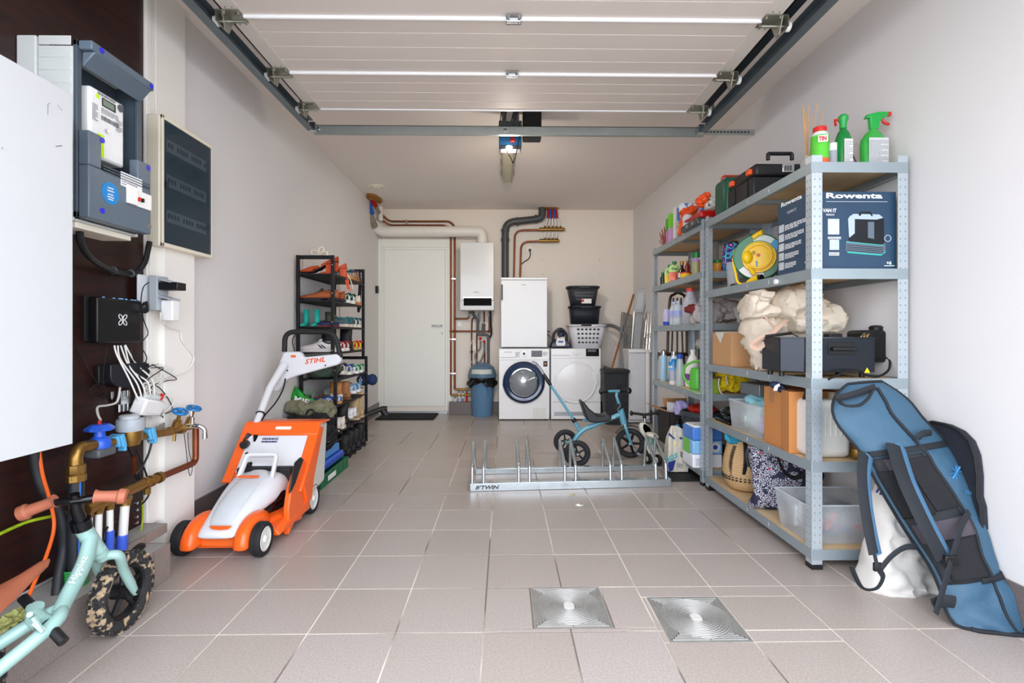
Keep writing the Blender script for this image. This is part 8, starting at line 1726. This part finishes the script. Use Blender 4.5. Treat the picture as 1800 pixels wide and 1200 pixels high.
# near rack third shelf
z = .823
cb = thing('cardboard_box', 'small brown cardboard box at the far end of the third shelf', 'cardboard box', (1.42,3.15,z)); KB = mat('cardboard','#c89a6c',.75,var=.04)
xb_a = P(1256,0,3.2).x; m = MB(); m.box((1.345,2.95,z),(1.62,3.22,z+.205)); m.build('box', KB, cb, bevel=.003);
m = MB(); m.hexa([(1.343,3.16,z+.2055),(1.343,3.03,z+.2055),(1.50,3.0,z+.2055),(1.50,3.2,z+.2055),(1.343,3.16,z+.209),(1.343,3.03,z+.209),(1.50,3.0,z+.209),(1.50,3.2,z+.209)]); m.prism([(-.07,0),(.07,0),(.012,-.07)], (1.342,3.10,z+.209), (0,-1,0), (0,0,1), (-.002,0,0)); pl = m.build('paper_sheet', mat('sheet_white','#dcd8cc',.5), cb, smooth=False, fix=True)
CV = mat('canvas_cream','#d8cbb8',.85,var=.04,bump=.25,bscale=18)
cvb = thing('canvas_bag', 'large cream canvas bag with pink handle stuffed on the third shelf', 'bag', (1.5,2.7,z))
def outline_blob(name, pts, yc, th, mm, par, amp=.01, seed=0, nr=12, nc=14, fr=8):
 """front view outline given as rows (left px, right px, py); inflated to depth th"""
 rows_ = []
 K = len(pts)
 for i in range(nr+1):
  t = i/nr*(K-1); a = min(int(t), K-2); f = t-a; rows_.append([pts[a][j]*(1-f)+pts[a+1][j]*f for j in range(3)])
 m = MB(); secs = []
 for i, (l, r, py) in enumerate(rows_):
  s = []; e = sin(pi*min(1,max(0,(i+.35)/(nr+.7))))**.35
  for k in range(nc*2):
   a = 2*pi*k/(nc*2); u = .5-.5*cos(a); sgn = sin(a); px = l+(r-l)*u
   d = (abs(sgn)**.7)*(1 if sgn > 0 else -1)*th/2*e
   p = P(px, py, yc-d); q = P(px, py, yc); w = V((q.x, yc-d, q.z)) ; nz = (noise.noise(w*fr+V((seed,seed*2,0)))+1.3*(.3-abs(noise.noise(w*fr*1.6+V((seed,5,1)))))+.7*(.25-abs(noise.noise(w*fr*3.1+V((2,seed,1))))))*amp; s.append(w+V((nz*.4, -nz*2, nz*.5)))
  secs.append(s)
 m.loft(secs); return m.build(name, mm, par, fix=True, ang=60)
outline_blob('body', [(1316,1350,514),(1310,1440,540),(1307,1470,570),(1310,1480,600),(1314,1470,630),(1318,1460,653)], 2.66, .26, CV, cvb, .034, 3, nr=34, nc=26, fr=8)
outline_blob('folded_top', [(1384,1400,503),(1372,1425,512),(1364,1448,528),(1366,1466,545),(1376,1474,565),(1390,1470,585)], 2.52, .20, CV, cvb, .03, 9, nr=26, nc=24)
outline_blob('fold', [(1306,1330,520),(1304,1362,530),(1305,1380,545),(1308,1372,560)], 2.60, .2, CV, cvb, .03, 5, nr=22, nc=22)
m = MB(); m.tube(smoothc([P(1345,556,2.42), P(1356,570,2.40), P(1366,582,2.40), P(1352,588,2.39), P(1332,598,2.40), P(1323,607,2.42), P(1332,612,2.40), P(1344,603,2.40), P(1354,590,2.39), P(1370,572,2.39), P(1382,562,2.42)],6), .014, 8, flat=.3); m.build('handle', mat('handle_pink','#c8a894',.8), cvb)
fy = thing('deep_fryer', 'black countertop fryer with cord and yellow warning triangle', 'fryer', (1.44,2.3,z)); FB = mat('fryer_dark','#262b33',.28,.4,var=.04)
yf = 2.20; xl_, xr_ = P(1384,0,yf).x, P(1538,0,yf).x; xc2 = P(1414,0,yf).x; ztf = P(0,594,yf).z; zbf = P(0,659,yf).z
m = MB(); poly = [(xl_,2.26),(xc2,yf),(xr_,yf),(xr_,2.42),(xl_,2.42)]; m.prism(poly, (0,0,zbf+.008), (1,0,0), (0,1,0), (0,0,ztf-zbf-.008)); m.build('tank', FB, fy, bevel=.003)
m = MB(); m.prism([(xl_-.004,2.255),(xc2,yf-.006),(xr_+.004,yf-.006),(xr_+.004,2.424),(xl_-.004,2.424)], (0,0,ztf-.002), (1,0,0), (0,1,0), (0,0,.006)); m.build('rim', FB, fy)
for q in ((xl_+.03,2.3),(xr_-.03,2.24),(xl_+.03,2.4),(xr_-.03,2.4)): m = MB(); m.cyl((q[0],q[1],z), (q[0],q[1],zbf+.01), .012, n=10); m.build('foot', BLACKP, fy)
a = P(1458,0,yf-.004); m = MB(); hp0, hp1 = P(1456,623,yf), P(1501,602,yf); m.box((hp0.x,yf-.004,hp0.z),(hp1.x,yf,hp1.z)); m.build('grip_plate', BLACKP, fy, bevel=.002); m = MB(); h2, h3 = P(1458,616,yf), P(1501,610,yf); m.box((h2.x,yf-.03,h2.z),(h3.x,yf-.004,h3.z)); m.build('grip', BLACKP, fy, bevel=.004)
e0, e1 = P(1511,637,2.32), P(1557,580,2.32); m = MB(); m.box((e0.x,2.30,e0.z),(e1.x,2.42,e1.z)); m.build('control_box', BLACKP, fy, bevel=.018, seg=3); m = MB(); p_ = P(1540,577,2.34); m.lathe([(.028,-.01),(.03,.006),(.02,.014),(.001,.015)], p_, n=18); m.build('dial', BLACKP, fy)
m = MB(); t0 = P(1519,655,yf-.001); m.prism([(0,0),(.026,0),(.013,.024)], t0, (1,0,0), (0,0,1), (0,-.001,0)); m.build('warning_triangle', mat('warning_yellow','#ecd818',.5), fy)
m = MB(); b0, b1 = P(1346,591,2.30), P(1391,585,2.28); m.tube([b0, b1], .010, 10, flat=.7); m.build('basket_handle', BLACKP, fy); m = MB(); m.tube([b1, P(1404,592,2.30)], .003, 6); m.build('handle_rod', STEEL, fy)
m = MB(); a0_, a1_ = P(1456,594,2.27), P(1479,586,2.27); m.box((a0_.x,2.26,a0_.z),(a1_.x,2.31,a1_.z)); m.build('lid_handle', BLACKP, fy, bevel=.004); m = MB()
for k in range(3): m.tube(smoothc([P(1513+k*5,594,2.28), P(1515+k*5,590,2.28), P(1528,587,2.28)],4), .003, 6)
m.build('heating_element', BRASS, fy)
m = MB(); m.tube(smoothc([P(1556,628,2.3), P(1564,633,2.28), P(1562,650,2.22), P(1545,661,2.19), P(1525,660,2.18), P(1510,652,2.17), P(1490,652,2.16), P(1470,660,2.15), P(1455,667,2.14)],6), .005, 8); m.tube(smoothc([P(1432,663,2.16), P(1420,668,2.0+.28), P(1414,680,2.27), P(1416,690,2.27)],6), .0045, 8); m.build('power_cord', BLACKP, fy)
m = MB(); m.tube([P(1416,690,2.27), P(1417,698,2.27)], .008, 8); m.cbox(P(1422,701,2.27), (.045,.03,.035), Matrix.Rotation(.3,3,'Y')); m.build('plug', BLACKP, fy, bevel=.006)
# near rack fourth shelf
z = .464
CL_ = mat('clear_box','#e2e8ec',.3,alpha=.3,spec=.4)
def clearbox(name, label, x0, x1, y0, y1, z0, z1, ins=.012):
 t = thing(name, label, 'storage box', ((x0+x1)/2,(y0+y1)/2,z0)); c = [(x0,y0),(x1,y0),(x1,y1),(x0,y1)]; cb_ = [(x0+ins,y0+ins),(x1-ins,y0+ins),(x1-ins,y1-ins),(x0+ins,y1-ins)]
 for i, nm in enumerate(('front','side','back','side')):
  j = (i+1) % 4; m = MB(); m.add([(*cb_[i],z0),(*cb_[j],z0),(*c[j],z1),(*c[i],z1)], [(0,1,2,3)]); m.build(nm, CL_, t, solid=.002)
 m = MB(); m.add([(*q,z0+.001) for q in cb_], [(0,1,2,3)]); m.build('base', CL_, t, solid=.002)
 m = MB(); m.tube([(*q,z1) for q in c], .004, 6, closed=True); m.build('rim', mat('clear_rim','#cdd6da',.3,alpha=.8), t); return t
clearbox('clear_box', 'clear plastic box with pastel clothes on the fourth shelf', 1.345, 1.62, 2.62, 2.98, z, z+.165)
m = MB(); m.soft((1.48,2.80,z+.085), (.22,.30,.14), amp=.03, k=13, p=2.8, seed=4, fr=9); tag(m.build('baby_clothes', mat('pastel_cloth','#b4cdc8',.9,scale=45,con=.66,color2='#c88aa0',bump=.3), None, loc=(1.48,2.8,z), fix=True), 'pile of pastel mint spotted clothes inside the clear box', 'clothes')
m = MB(); m.soft((1.50,2.83,z+.175), (.20,.24,.06), amp=.025, k=11, p=2.5, seed=6, fr=9); tag(m.build('blue_garment', mat('aqua_cloth','#8cc4d0',.9,bump=.3), None, loc=(1.5,2.83,z+.16), fix=True), 'aqua blue garment spilling over the top of the clear box', 'clothes')
m = MB(); m.soft((1.40,2.68,z+.06), (.07,.1,.09), amp=.015, k=8, p=2.4, seed=9); tag(m.build('lilac_garment', mat('lilac_cloth2','#c4b4dc',.9,bump=.3), None, loc=(1.4,2.68,z), fix=True), 'lilac and white garment showing through the side of the clear box', 'clothes')
t, b = bx('metal_tin', 'grey metal tin tray resting on the clothes in the clear box', 'tin', 1.42, 1.62, 2.80, 2.99, z+.20, z+.27, mat('tin_grey','#7c8488',.4,.5), .006, .1)
m = MB(); m.box((1.36,3.02,z+.0),(1.60,3.22,z+.02)); m.torus((1.48,3.12,z+.07), .10, .02, n=28, m=8); m.box((1.38,3.06,z+.02),(1.58,3.18,z+.05)); tag(m.build('black_pan', BLACKG, None, loc=(1.48,3.12,z), bevel=.004), 'glossy black round pan at the dark far end of the fourth shelf', 'pan')
cb = thing('cardboard_box', 'large orange-brown cardboard box in the middle of the fourth shelf', 'cardboard box', (1.45,2.45,z)); KB2 = mat('cardboard_orange','#bf8048',.7,var=.06,scale=4)
x0_ = RX0+.012; y0_ = 2.30; y1_ = PX(1343,700,x0_).y; x1_ = P(1428,0,y0_).x+.14; ztp = PX(1343,678,x0_).z
ed = P(1387,0,y0_).x; m = MB()
m.prism([(x0_,y1_),(x0_,y0_+.14*0+.11),(x0_+.0,y0_+.11),(ed,y0_),(x1_,y0_),(x1_,y1_)], (0,0,z), (1,0,0), (0,1,0), (0,0,ztp-z)); m.build('box', KB2, cb, smooth=False, bevel=.002)
rect(V((x0_-.0004, y1_-.05, ztp-.075)), (0,-1,0), (0,0,1), .045, .08, mat('tape_brown','#a8764c',.3), cb, 'packing_tape')
t = thing('work_glove', 'blue and white glove sticking out of the large cardboard box', 'glove', P(1371,680,2.42)); m = MB(); m.soft(P(1371,681,2.42), (.09,.07,.04), amp=.012, k=8, p=2.2, seed=4, R=Matrix.Rotation(.4,3,'Y')); m.build('palm', mat('glove_navy','#1c2848',.6), t, fix=True); m = MB()
for k in range(3): m.tube(smoothc([P(1361+k*2,686,2.39), P(1363+k*2,679,2.38), P(1370,675+k*1.5,2.38)],4), .004, 6)
m.build('fingers', INKW, t)
jc = thing('jerry_can', 'white plastic jerry can half hidden behind the rack post', 'jerry can', (1.50,2.28,z)); yj = 2.20; ja, jb = P(1424,0,yj).x, P(1499,0,yj).x; JW = mat('jerry_white','#e0e0da',.35,alpha=.97)
m = MB(); m.box((ja,yj,z),(jb,yj+.14,P(0,706,yj).z)); m.build('body', JW, jc, bevel=.03, seg=4); m = MB(); m.lathe([(.02,0),(.02,.03),(.001,.031)], (jb-.05,yj+.06,P(0,706,yj).z), n=14); m.build('cap', mat('cap_brown','#b8a890',.4), jc)
for k in range(5): m = MB(); m.tube([V((ja+.045+k*.024, yj-.0005, z+.10)), V((ja+.045+k*.024, yj-.0005, z+.2))], .003, 6); m.build('body_rib', JW, jc)
bottle('brass_jar', 'small brass-coloured jar beside the white jerry can', P(1509,0,2.19).x, 2.20, z, [(.022,0),(.026,.008),(.026,.045),(.02,.05)], BRASS, [(.021,.05),(.021,.055),(.001,.056)], BRASS, cat='jar')
# near rack bottom shelf
z = .084
wb = thing('straw_basket', 'woven straw basket with black stitching on the lowest shelf', 'basket', (1.42,3.03,z))
def weave():
 m = bpy.data.materials.new('straw_weave'); m.use_nodes = True; nt = m.node_tree; b = nt.nodes['Principled BSDF']; tc = nt.nodes.new('ShaderNodeTexCoord')
 w = nt.nodes.new('ShaderNodeTexWave'); w.wave_type = 'BANDS'; w.bands_direction = 'Z'; w.inputs['Scale'].default_value = 32; w.inputs['Distortion'].default_value = 3; w.inputs['Detail'].default_value = 2
 rp = nt.nodes.new('ShaderNodeValToRGB'); rp.color_ramp.elements[0].color = (*lin('#b0885a'),1); rp.color_ramp.elements[1].color = (*lin('#dcbc8c'),1)
 bp = nt.nodes.new('ShaderNodeBump'); bp.inputs['Strength'].default_value = .6; bp.inputs['Distance'].default_value = .004
 nt.links.new(tc.outputs['Object'], w.inputs['Vector']); nt.links.new(w.outputs['Fac'], rp.inputs[0]); nt.links.new(rp.outputs[0], b.inputs['Base Color']); nt.links.new(w.outputs['Fac'], bp.inputs['Height']); nt.links.new(bp.outputs[0], b.inputs['Normal']); b.inputs['Roughness'].default_value = .75; return m
STR = weave(); bc = V((1.45, 3.0, z))
sec = [(.05,.0),(.085,.01),(.115,.05),(.125,.11),(.12,.18),(.105,.25),(.095,.30)]
m = MB(); m.loft([[bc+V((r*cos(2*pi*k/32)*1.0, r*sin(2*pi*k/32)*1.05, h)) for k in range(32)] for r, h in sec], caps=True); m.build('body', STR, wb)
m = MB(); rnd = random.Random(9)
for (h, n_) in ((.075,34),(.09,34)):
 for k in range(n_):
  a = 2*pi*k/n_; r = .121; m.cbox(bc+V((r*cos(a), r*1.05*sin(a), h+(.012 if h > .08 else 0)*0)), (.012,.012,.006), Matrix.Rotation(a,3,'Z'))
for k in range(18): m.cbox(bc+V((-.107+k*.0012-.012*sin(k/17*pi), -.052, .10+k*.010)), (.012,.022,.005))
m.build('black_stitching', BLACKM, wb)['kind'] = 'stuff'
m = MB(); m.tube(smoothc([bc+V((-.06,-.115,.12)), bc+V((-.055,-.122,.2)), bc+V((-.05,-.105,.30)), bc+V((-.045,-.06,.33))],5), .012, 6, flat=.3, up=V((0,-1,0))); m.build('black_strap', BLACKM, wb)
m = MB(); m.tube(smoothc([bc+V((-.085,.02,.29)), bc+V((-.09,0,.34)), bc+V((-.06,-.04,.355)), bc+V((-.03,-.07,.33)), bc+V((-.02,-.07,.29))],5), .007, 8); m.build('handle', mat('straw_handle','#c8a878',.7), wb)
m = MB(); m.soft(bc+V((-.05,.0,.315)), (.13,.14,.07), amp=.02, k=10, p=2.4, seed=2); tag(m.build('teal_cloth', mat('teal_cloth','#2c8aa8',.8,bump=.3), None, loc=bc+V((0,0,.3)), fix=True), 'teal cloth bulging out of the top of the straw basket', 'cloth')
def toteprint():
 m = bpy.data.materials.new('tote_print'); m.use_nodes = True; nt = m.node_tree; b = nt.nodes['Principled BSDF']; tc = nt.nodes.new('ShaderNodeTexCoord')
 v = nt.nodes.new('ShaderNodeTexVoronoi'); v.inputs['Scale'].default_value = 14; v2 = nt.nodes.new('ShaderNodeTexVoronoi'); v2.feature = 'DISTANCE_TO_EDGE'; v2.inputs['Scale'].default_value = 120
 g1 = nt.nodes.new('ShaderNodeMath'); g1.operation = 'LESS_THAN'; g1.inputs[1].default_value = .62; g2 = nt.nodes.new('ShaderNodeMath'); g2.operation = 'GREATER_THAN'; g2.inputs[1].default_value = .16
 g3 = nt.nodes.new('ShaderNodeMath'); g3.operation = 'MULTIPLY'; mx = nt.nodes.new('ShaderNodeMix'); mx.data_type = 'RGBA'; mx.inputs[6].default_value = (*lin('#1d2038'),1); mx.inputs[7].default_value = (*lin('#d8d8e4'),1)
 g4 = nt.nodes.new('ShaderNodeMath'); g4.operation = 'LESS_THAN'; g4.inputs[1].default_value = .10; mr_ = nt.nodes.new('ShaderNodeMix'); mr_.data_type = 'RGBA'; mr_.inputs[7].default_value = (*lin('#c0202c'),1)
 for n in (v, v2): nt.links.new(tc.outputs['Object'], n.inputs['Vector'])
 nt.links.new(v.outputs['Distance'], g1.inputs[0]); nt.links.new(v2.outputs['Distance'], g2.inputs[0]); nt.links.new(g1.outputs[0], g3.inputs[0]); nt.links.new(g2.outputs[0], g3.inputs[1]); nt.links.new(g3.outputs[0], mx.inputs[0])
 nt.links.new(v.outputs['Distance'], g4.inputs[0]); nt.links.new(g4.outputs[0], mr_.inputs[0]); nt.links.new(mx.outputs[2], mr_.inputs[6]); nt.links.new(mr_.outputs[2], b.inputs['Base Color']); b.inputs['Roughness'].default_value = .7; return m
tt = thing('patterned_tote', 'navy and white patterned tote bag leaning on the straw basket', 'tote bag', (1.5,2.75,z))
outline_blob('body', [(1314,1425,785),(1318,1438,800),(1322,1442,830),(1322,1444,860),(1318,1446,880),(1320,1446,892)], 2.66, .14, toteprint(), tt, .012, 7, nr=12, nc=14, fr=9)
m = MB(); m.tube(smoothc([P(1363,786,2.585), P(1368,805,2.575), P(1376,826,2.57), P(1390,838,2.57), P(1405,838,2.57), P(1420,826,2.575), P(1430,812,2.58)],6), .012, 6, flat=.35); m.build('handle', BLACKM, tt); m = MB(); m.tube(smoothc([P(1316,787,2.6), P(1312,800,2.6), P(1316,820,2.6)],4), .008, 6); m.build('piping', BLACKM, tt)
cbx = clearbox('clear_box', 'large clear plastic box with tools on the lowest shelf', 1.338, 1.72, 2.19, 2.46, z, z+.175, .02)
m = MB(); m.box((1.36,2.186,z+.004),(1.70,2.19,z+.012));
rnd = random.Random(6)
for k, (nm, lab, c, q) in enumerate((('screwdriver','screwdriver with orange-red shaft lying in the clear tool box','#d84a2c',((1.46,2.25,.05),(1.53,2.3,.10))), ('chisel','navy handled chisel lying in the clear tool box','#1c2c6c',((1.44,2.30,.03),(1.50,2.24,.03))), ('marker','dark blue marker lying at the bottom of the clear tool box','#24388c',((1.50,2.36,.03),(1.58,2.26,.035))), ('clamp','small red clamp among the tools in the clear box','#b82430',((1.60,2.27,.05),(1.64,2.27,.05))), ('black_torch','black torch lying across the back of the clear tool box','#17181c',((1.50,2.40,.08),(1.66,2.38,.10))))):
 a, b = V(q[0])+V((0,0,z)), V(q[1])+V((0,0,z)); m = MB(); m.tube([a, a.lerp(b,.5), b], [.010,.013,.016], 10); tag(m.build(nm, mat('tool_'+nm, c, .4), None, loc=a), lab, 'tool')
m = MB(); m.cyl((1.40,2.38,z+.03), (1.40,2.38,z+.13), .045, n=22); tag(m.build('steel_can', STEEL, None, loc=(1.4,2.38,z)), 'shiny steel can standing in the clear tool box', 'can')
m = MB(); m.torus((1.485,2.27,z+.05), .032, .006, axis=(.2,1,.1), n=20, m=6); tag(m.build('red_ring', RED, None, loc=(1.48,2.27,z)), 'red plastic ring standing in the clear tool box', 'ring')
# wooden chairs behind the far rack
DW = mat('dark_wood','#3c231a',.4,var=.1)
def wchair(x, y, z0, label):
 t = thing('wooden_chair', label, 'chair', (x,y,z0));
 m = MB(); m.tube(smoothc([V((x-.12,y,z0+.42)), V((x-.10,y,z0+.9)), V((x-.06,y,z0+.98)), V((x+.0,y,z0+.99)), V((x+.05,y,z0+.9)), V((x+.06,y,z0+.42))],5), .013, 8); m.build('back_frame', DW, t)
 for k in range(3): m = MB(); m.tube([V((x-.08+k*.05,y,z0+.45)), V((x-.065+k*.035,y,z0+.95))], .008, 6); m.build('spindle', DW, t)
 m = MB(); m.box((x-.19,y-.02,z0+.42),(x+.10,y+.16,z0+.45)); m.build('seat', DW, t, bevel=.01)
 for q in ((-.17,0),(.08,0),(-.17,.14),(.08,.14)): m = MB(); m.tube([V((x+q[0],y+q[1],z0+.42)), V((x+q[0]*1.05,y+q[1],z0+.34))], [.014,.010], 8); m.build('leg', DW, t)
wchair(1.60, 4.53, .40, 'dark wooden spindle-back chair hanging folded behind the far end of the rack')
wchair(1.545, 4.90, .28, 'second dark wooden chair stacked higher behind the rack') if False else None
# ================================================================ blue board bag, sack, dark board
BLU = mat('bag_blue','#375970',.6,var=.06,scale=4,bump=.25,bscale=9); BLK2 = mat('bag_webbing','#1d2127',.8,var=.1); BPN = mat('bag_panel','#202428',.75,bump=.2,bscale=120); BMS = mat('bag_mesh','#4e4850',.85,bump=.5,bscale=300)
sb = thing('board_bag', 'long blue and black hockey stick bag with shoulder straps leaning on the rack', 'sports bag', (1.62,1.75,0))
LR = [(1492,673,1545,668),(1466,700,1592,699),(1468,740,1622,735),(1514,797,1660,775),(1537,842,1695,818),(1588,928,1742,888),(1633,995,1757,962),(1655,1045,1790,1025),(1668,1085,1815,1085),(1712,1128,1850,1140)]
def Yd(py): return 2.06-(py-668)/(1140-668)*.38
NR = 40
rows_ = []
for i in range(NR+1):
 t_ = i/NR*(len(LR)-1); a = min(int(t_), len(LR)-2); f = t_-a; q = []
 for j in range(4):
  p0, p1, p2, p3 = (LR[max(a-1,0)][j], LR[a][j], LR[a+1][j], LR[min(a+2,len(LR)-1)][j]); q.append(.5*((2*p1)+(p2-p0)*f+(2*p0-5*p1+4*p2-p3)*f*f+(3*p1-p0-3*p2+p3)*f**3))
 rows_.append(q)
def sf(u, v, off=0, back=False):
 t_ = v*NR; a = min(int(t_), NR-1); f = t_-a; q = [rows_[a][j]*(1-f)+rows_[a+1][j]*f for j in range(4)]
 l = P(q[0], q[1], Yd(q[1])); r = P(q[2], q[3], Yd(q[3])); p = l.lerp(r, u); e = sin(pi*min(1,max(0,u)))**.55*(.35+.65*sin(pi*min(1,max(0,(v*.97+.015))))**.5)
 th = (.045 if back else .055); n = V((-.15,-1,.25)).normalized()
 wr = noise.noise(V((u*3,v*14,2)))*.02*(1.6 if v > .72 else .6); d = (th*e+wr*e)
 p = p+(n*(d+off) if not back else -n*(d-off));
 if p.x > XR(p.y)-.012: p.x = XR(p.y)-.012
 p.z = max(p.z, .006); return p
m = MB(); m.grid(lambda u, v: sf(u,v), 22, NR); m.grid(lambda u, v: sf(1-u,v,0,True), 10, NR); bd = m.build('shell', BLU, sb)
def patch(name, u0, u1, v0, v1, mm, off=.004, nu=10, nv=16): m = MB(); m.grid(lambda u, v: sf(u0+(u1-u0)*u, v0+(v1-v0)*v, off), nu, nv); return m.build(name, mm, sb, solid=.003)
patch('back_panel', .03, .56, .36, .735, BPN)
patch('mesh_strip', .05, .60, .55, .60, BMS, .006); patch('mesh_strip', .14, .26, .37, .5, BMS, .006)
patch('hip_pad', .12, .55, .60, .72, mat('pad_black','#16181c',.8,bump=.4,bscale=200), .012); patch('upper_pad', .02, .30, .42, .535, mat('pad_black','#16181c'), .010); patch('upper_pad', .32, .58, .38, .53, mat('pad_black','#16181c'), .010)
patch('webbing_band', .0, 1.0, .33, .355, BLK2, .006, 16, 3); patch('webbing_band', .45, 1.0, .725, .745, BLK2, .006, 12, 3)
def edge(name, u, v0, v1, r, mm=BLK2, off=.002): m = MB(); m.tube([sf(u, v0+(v1-v0)*i/30, off) for i in range(31)], r, 6); m.build(name, mm, sb)
edge('edge_piping', .0, .02, .98, .006); edge('edge_piping', 1.0, .02, .98, .006); edge('zip', .60, .06, .72, .0075); edge('zip', .60, .72, .985, .005)
m = MB(); m.tube([sf(i/16, .985, .001) for i in range(17)], .007, 6); m.build('edge_piping', BLK2, sb); m = MB(); m.tube([sf(i/16, .015, .001) for i in range(17)], .007, 6); m.build('edge_piping', BLK2, sb)
def SB(px, py, off=.05):
 return P(px, py, Yd(py)-off)
def strapx(name, pts, w, mm, th=.35, n=8, off=.05): m = MB(); m.tube(smoothc([SB(*q[:2], q[2] if len(q) > 2 else off) for q in pts], 6), w, n, flat=th, up=V((0,-1,0))); return m.build(name, mm, sb)
s1 = [(1520,800,.06),(1516,830,.09),(1519,880,.11),(1527,930,.11),(1536,972,.09)]
strapx('shoulder_strap', s1, .030, BLK2, .28); strapx('strap_lining', [(q[0]+8, q[1]+2, q[2]-.008) for q in s1], .021, mat('strap_blue','#3f6684',.7), .25)
s2 = [(1570,782,.06),(1588,840,.10),(1610,890,.12),(1632,935,.11),(1655,978,.08)]
strapx('shoulder_strap', s2, .032, BLK2, .28); strapx('strap_lining', [(q[0]+11, q[1]-2, q[2]-.008) for q in s2], .021, mat('strap_blue','#3f6684'), .25)
strapx('webbing', [(1537,972,.09),(1541,990,.08),(1546,1000,.07)], .007, BLK2); strapx('webbing', [(1548,1000,.07),(1566,978,.09),(1590,962,.08),(1612,961,.05)], .010, BLK2, .3)
m = MB(); m.cbox(SB(1543,996,.07), (.03,.012,.03)); m.build('buckle', BLACKP, sb, bevel=.003);
strapx('webbing', [(1546,1002,.07),(1552,1015,.05),(1540,1034,.02),(1515,1032,.0),(1497,997,.02)], .010, BLK2, .3)
strapx('webbing', [(1703,900,.07),(1690,925,.09),(1678,965,.09),(1668,1000,.09),(1645,1078,.07)], .015, BLK2, .25)
strapx('webbing', [(1640,1062,.05),(1660,1056,.06),(1678,1058,.06)], .022, BLK2, .3); m = MB(); m.cbox(SB(1672,985,.09), (.05,.015,.035)); m.build('buckle', BLACKP, sb, bevel=.003)
strapx('carry_handle', [(1472,702,.06),(1485,712,.09),(1510,712,.09),(1526,700,.09),(1534,685,.06)], .006, BLK2, 1); strapx('webbing', [(1470,700,.05),(1500,693,.07),(1538,680,.06)], .014, BLK2, .3)
strapx('side_tab', [(1612,770,.07),(1622,762,.08),(1636,760,.06)], .013, BLK2, .4); strapx('side_tab', [(1756,952,.04),(1770,944,.07),(1782,955,.07)], .008, BLK2, .4)
rt2 = (sf(.9,.45)-sf(.7,.45)).normalized(); lc3 = sf(.76,.455,.008)
LB = mat('logo_blue','#4488bc',.5)
for k in range(4): a = pi*k/4; d = rt2*cos(a)+(V((0,0,1))-rt2*0)*sin(a); m = MB(); m.tube([lc3-d*.028, lc3+d*.028], .004, 5, flat=.4); m.build('star_emblem', LB, sb)
text('OSAKA', sf(.70,.505,.010), rt2+V((0,0,-.35)), (.2,-.1,1), .062, .013, LB, sb, ext=.002, bold=.02)
printlines(sf(.75,.555,.012), rt2, V((.2,-.1,1)), .05, .022, 3, mat('logo_blue2','#5a88b4',.6), sb, seed=4, ext=.002)
# white sack
ws = thing('white_sack', 'plump white sack standing on the floor behind the blue bag', 'sack', (1.56,2.02,0)); WSK = mat('sack_white','#d9d6d0',.8,var=.02,bump=.06,bscale=10)
outline_blob('body', [(1545,1580,845),(1538,1612,870),(1530,1630,920),(1520,1648,970),(1512,1658,1015),(1514,1662,1038),(1560,1640,1049)], 2.0, .17, WSK, ws, .02, 4, nr=30, nc=24, fr=7)
m = MB(); m.tube(smoothc([P(1541,865,1.93), P(1546,858,1.92), P(1552,862,1.92), P(1547,868,1.92), P(1556,866,1.92)],4), .004, 5); m.build('print_mark', mat('ink_navy','#1c2c7c'), ws)
# dark rounded board against the wall
dbp = thing('rounded_board', 'black round-topped padded panel leaning on the white wall', 'panel', (1.74,1.95,.3))
def DP(px, py): y = 2.10-(px-1620)/(1733-1620)*.27; return P(px, py, y)
ol = [(1622,752),(1634,744),(1655,741),(1680,746),(1703,757),(1720,775),(1729,800),(1733,835),(1733,872),(1738,890),(1740,930),(1680,930),(1640,860),(1624,800)]
def cl(p, e): return V((min(p.x, XR(p.y)-e), p.y, p.z))
m = MB(); fr_ = [cl(DP(*q), .03) for q in ol]; bk2 = [cl(p+V((.03,.0,0)), .006) for p in fr_]; n = len(ol); m.add(fr_+bk2, [tuple(range(n)), tuple(range(2*n-1,n-1,-1))]+[(i,(i+1)%n,n+(i+1)%n,n+i) for i in range(n)]); m.build('panel', mat('panel_dark','#20242d',.8,bump=.2,bscale=150), dbp, fix=True, smooth=False)
m = MB(); m.tube([p+V((-.002,-.002,0)) for p in fr_[:11]], .006, 6); m.build('rim', BLACKM, dbp)
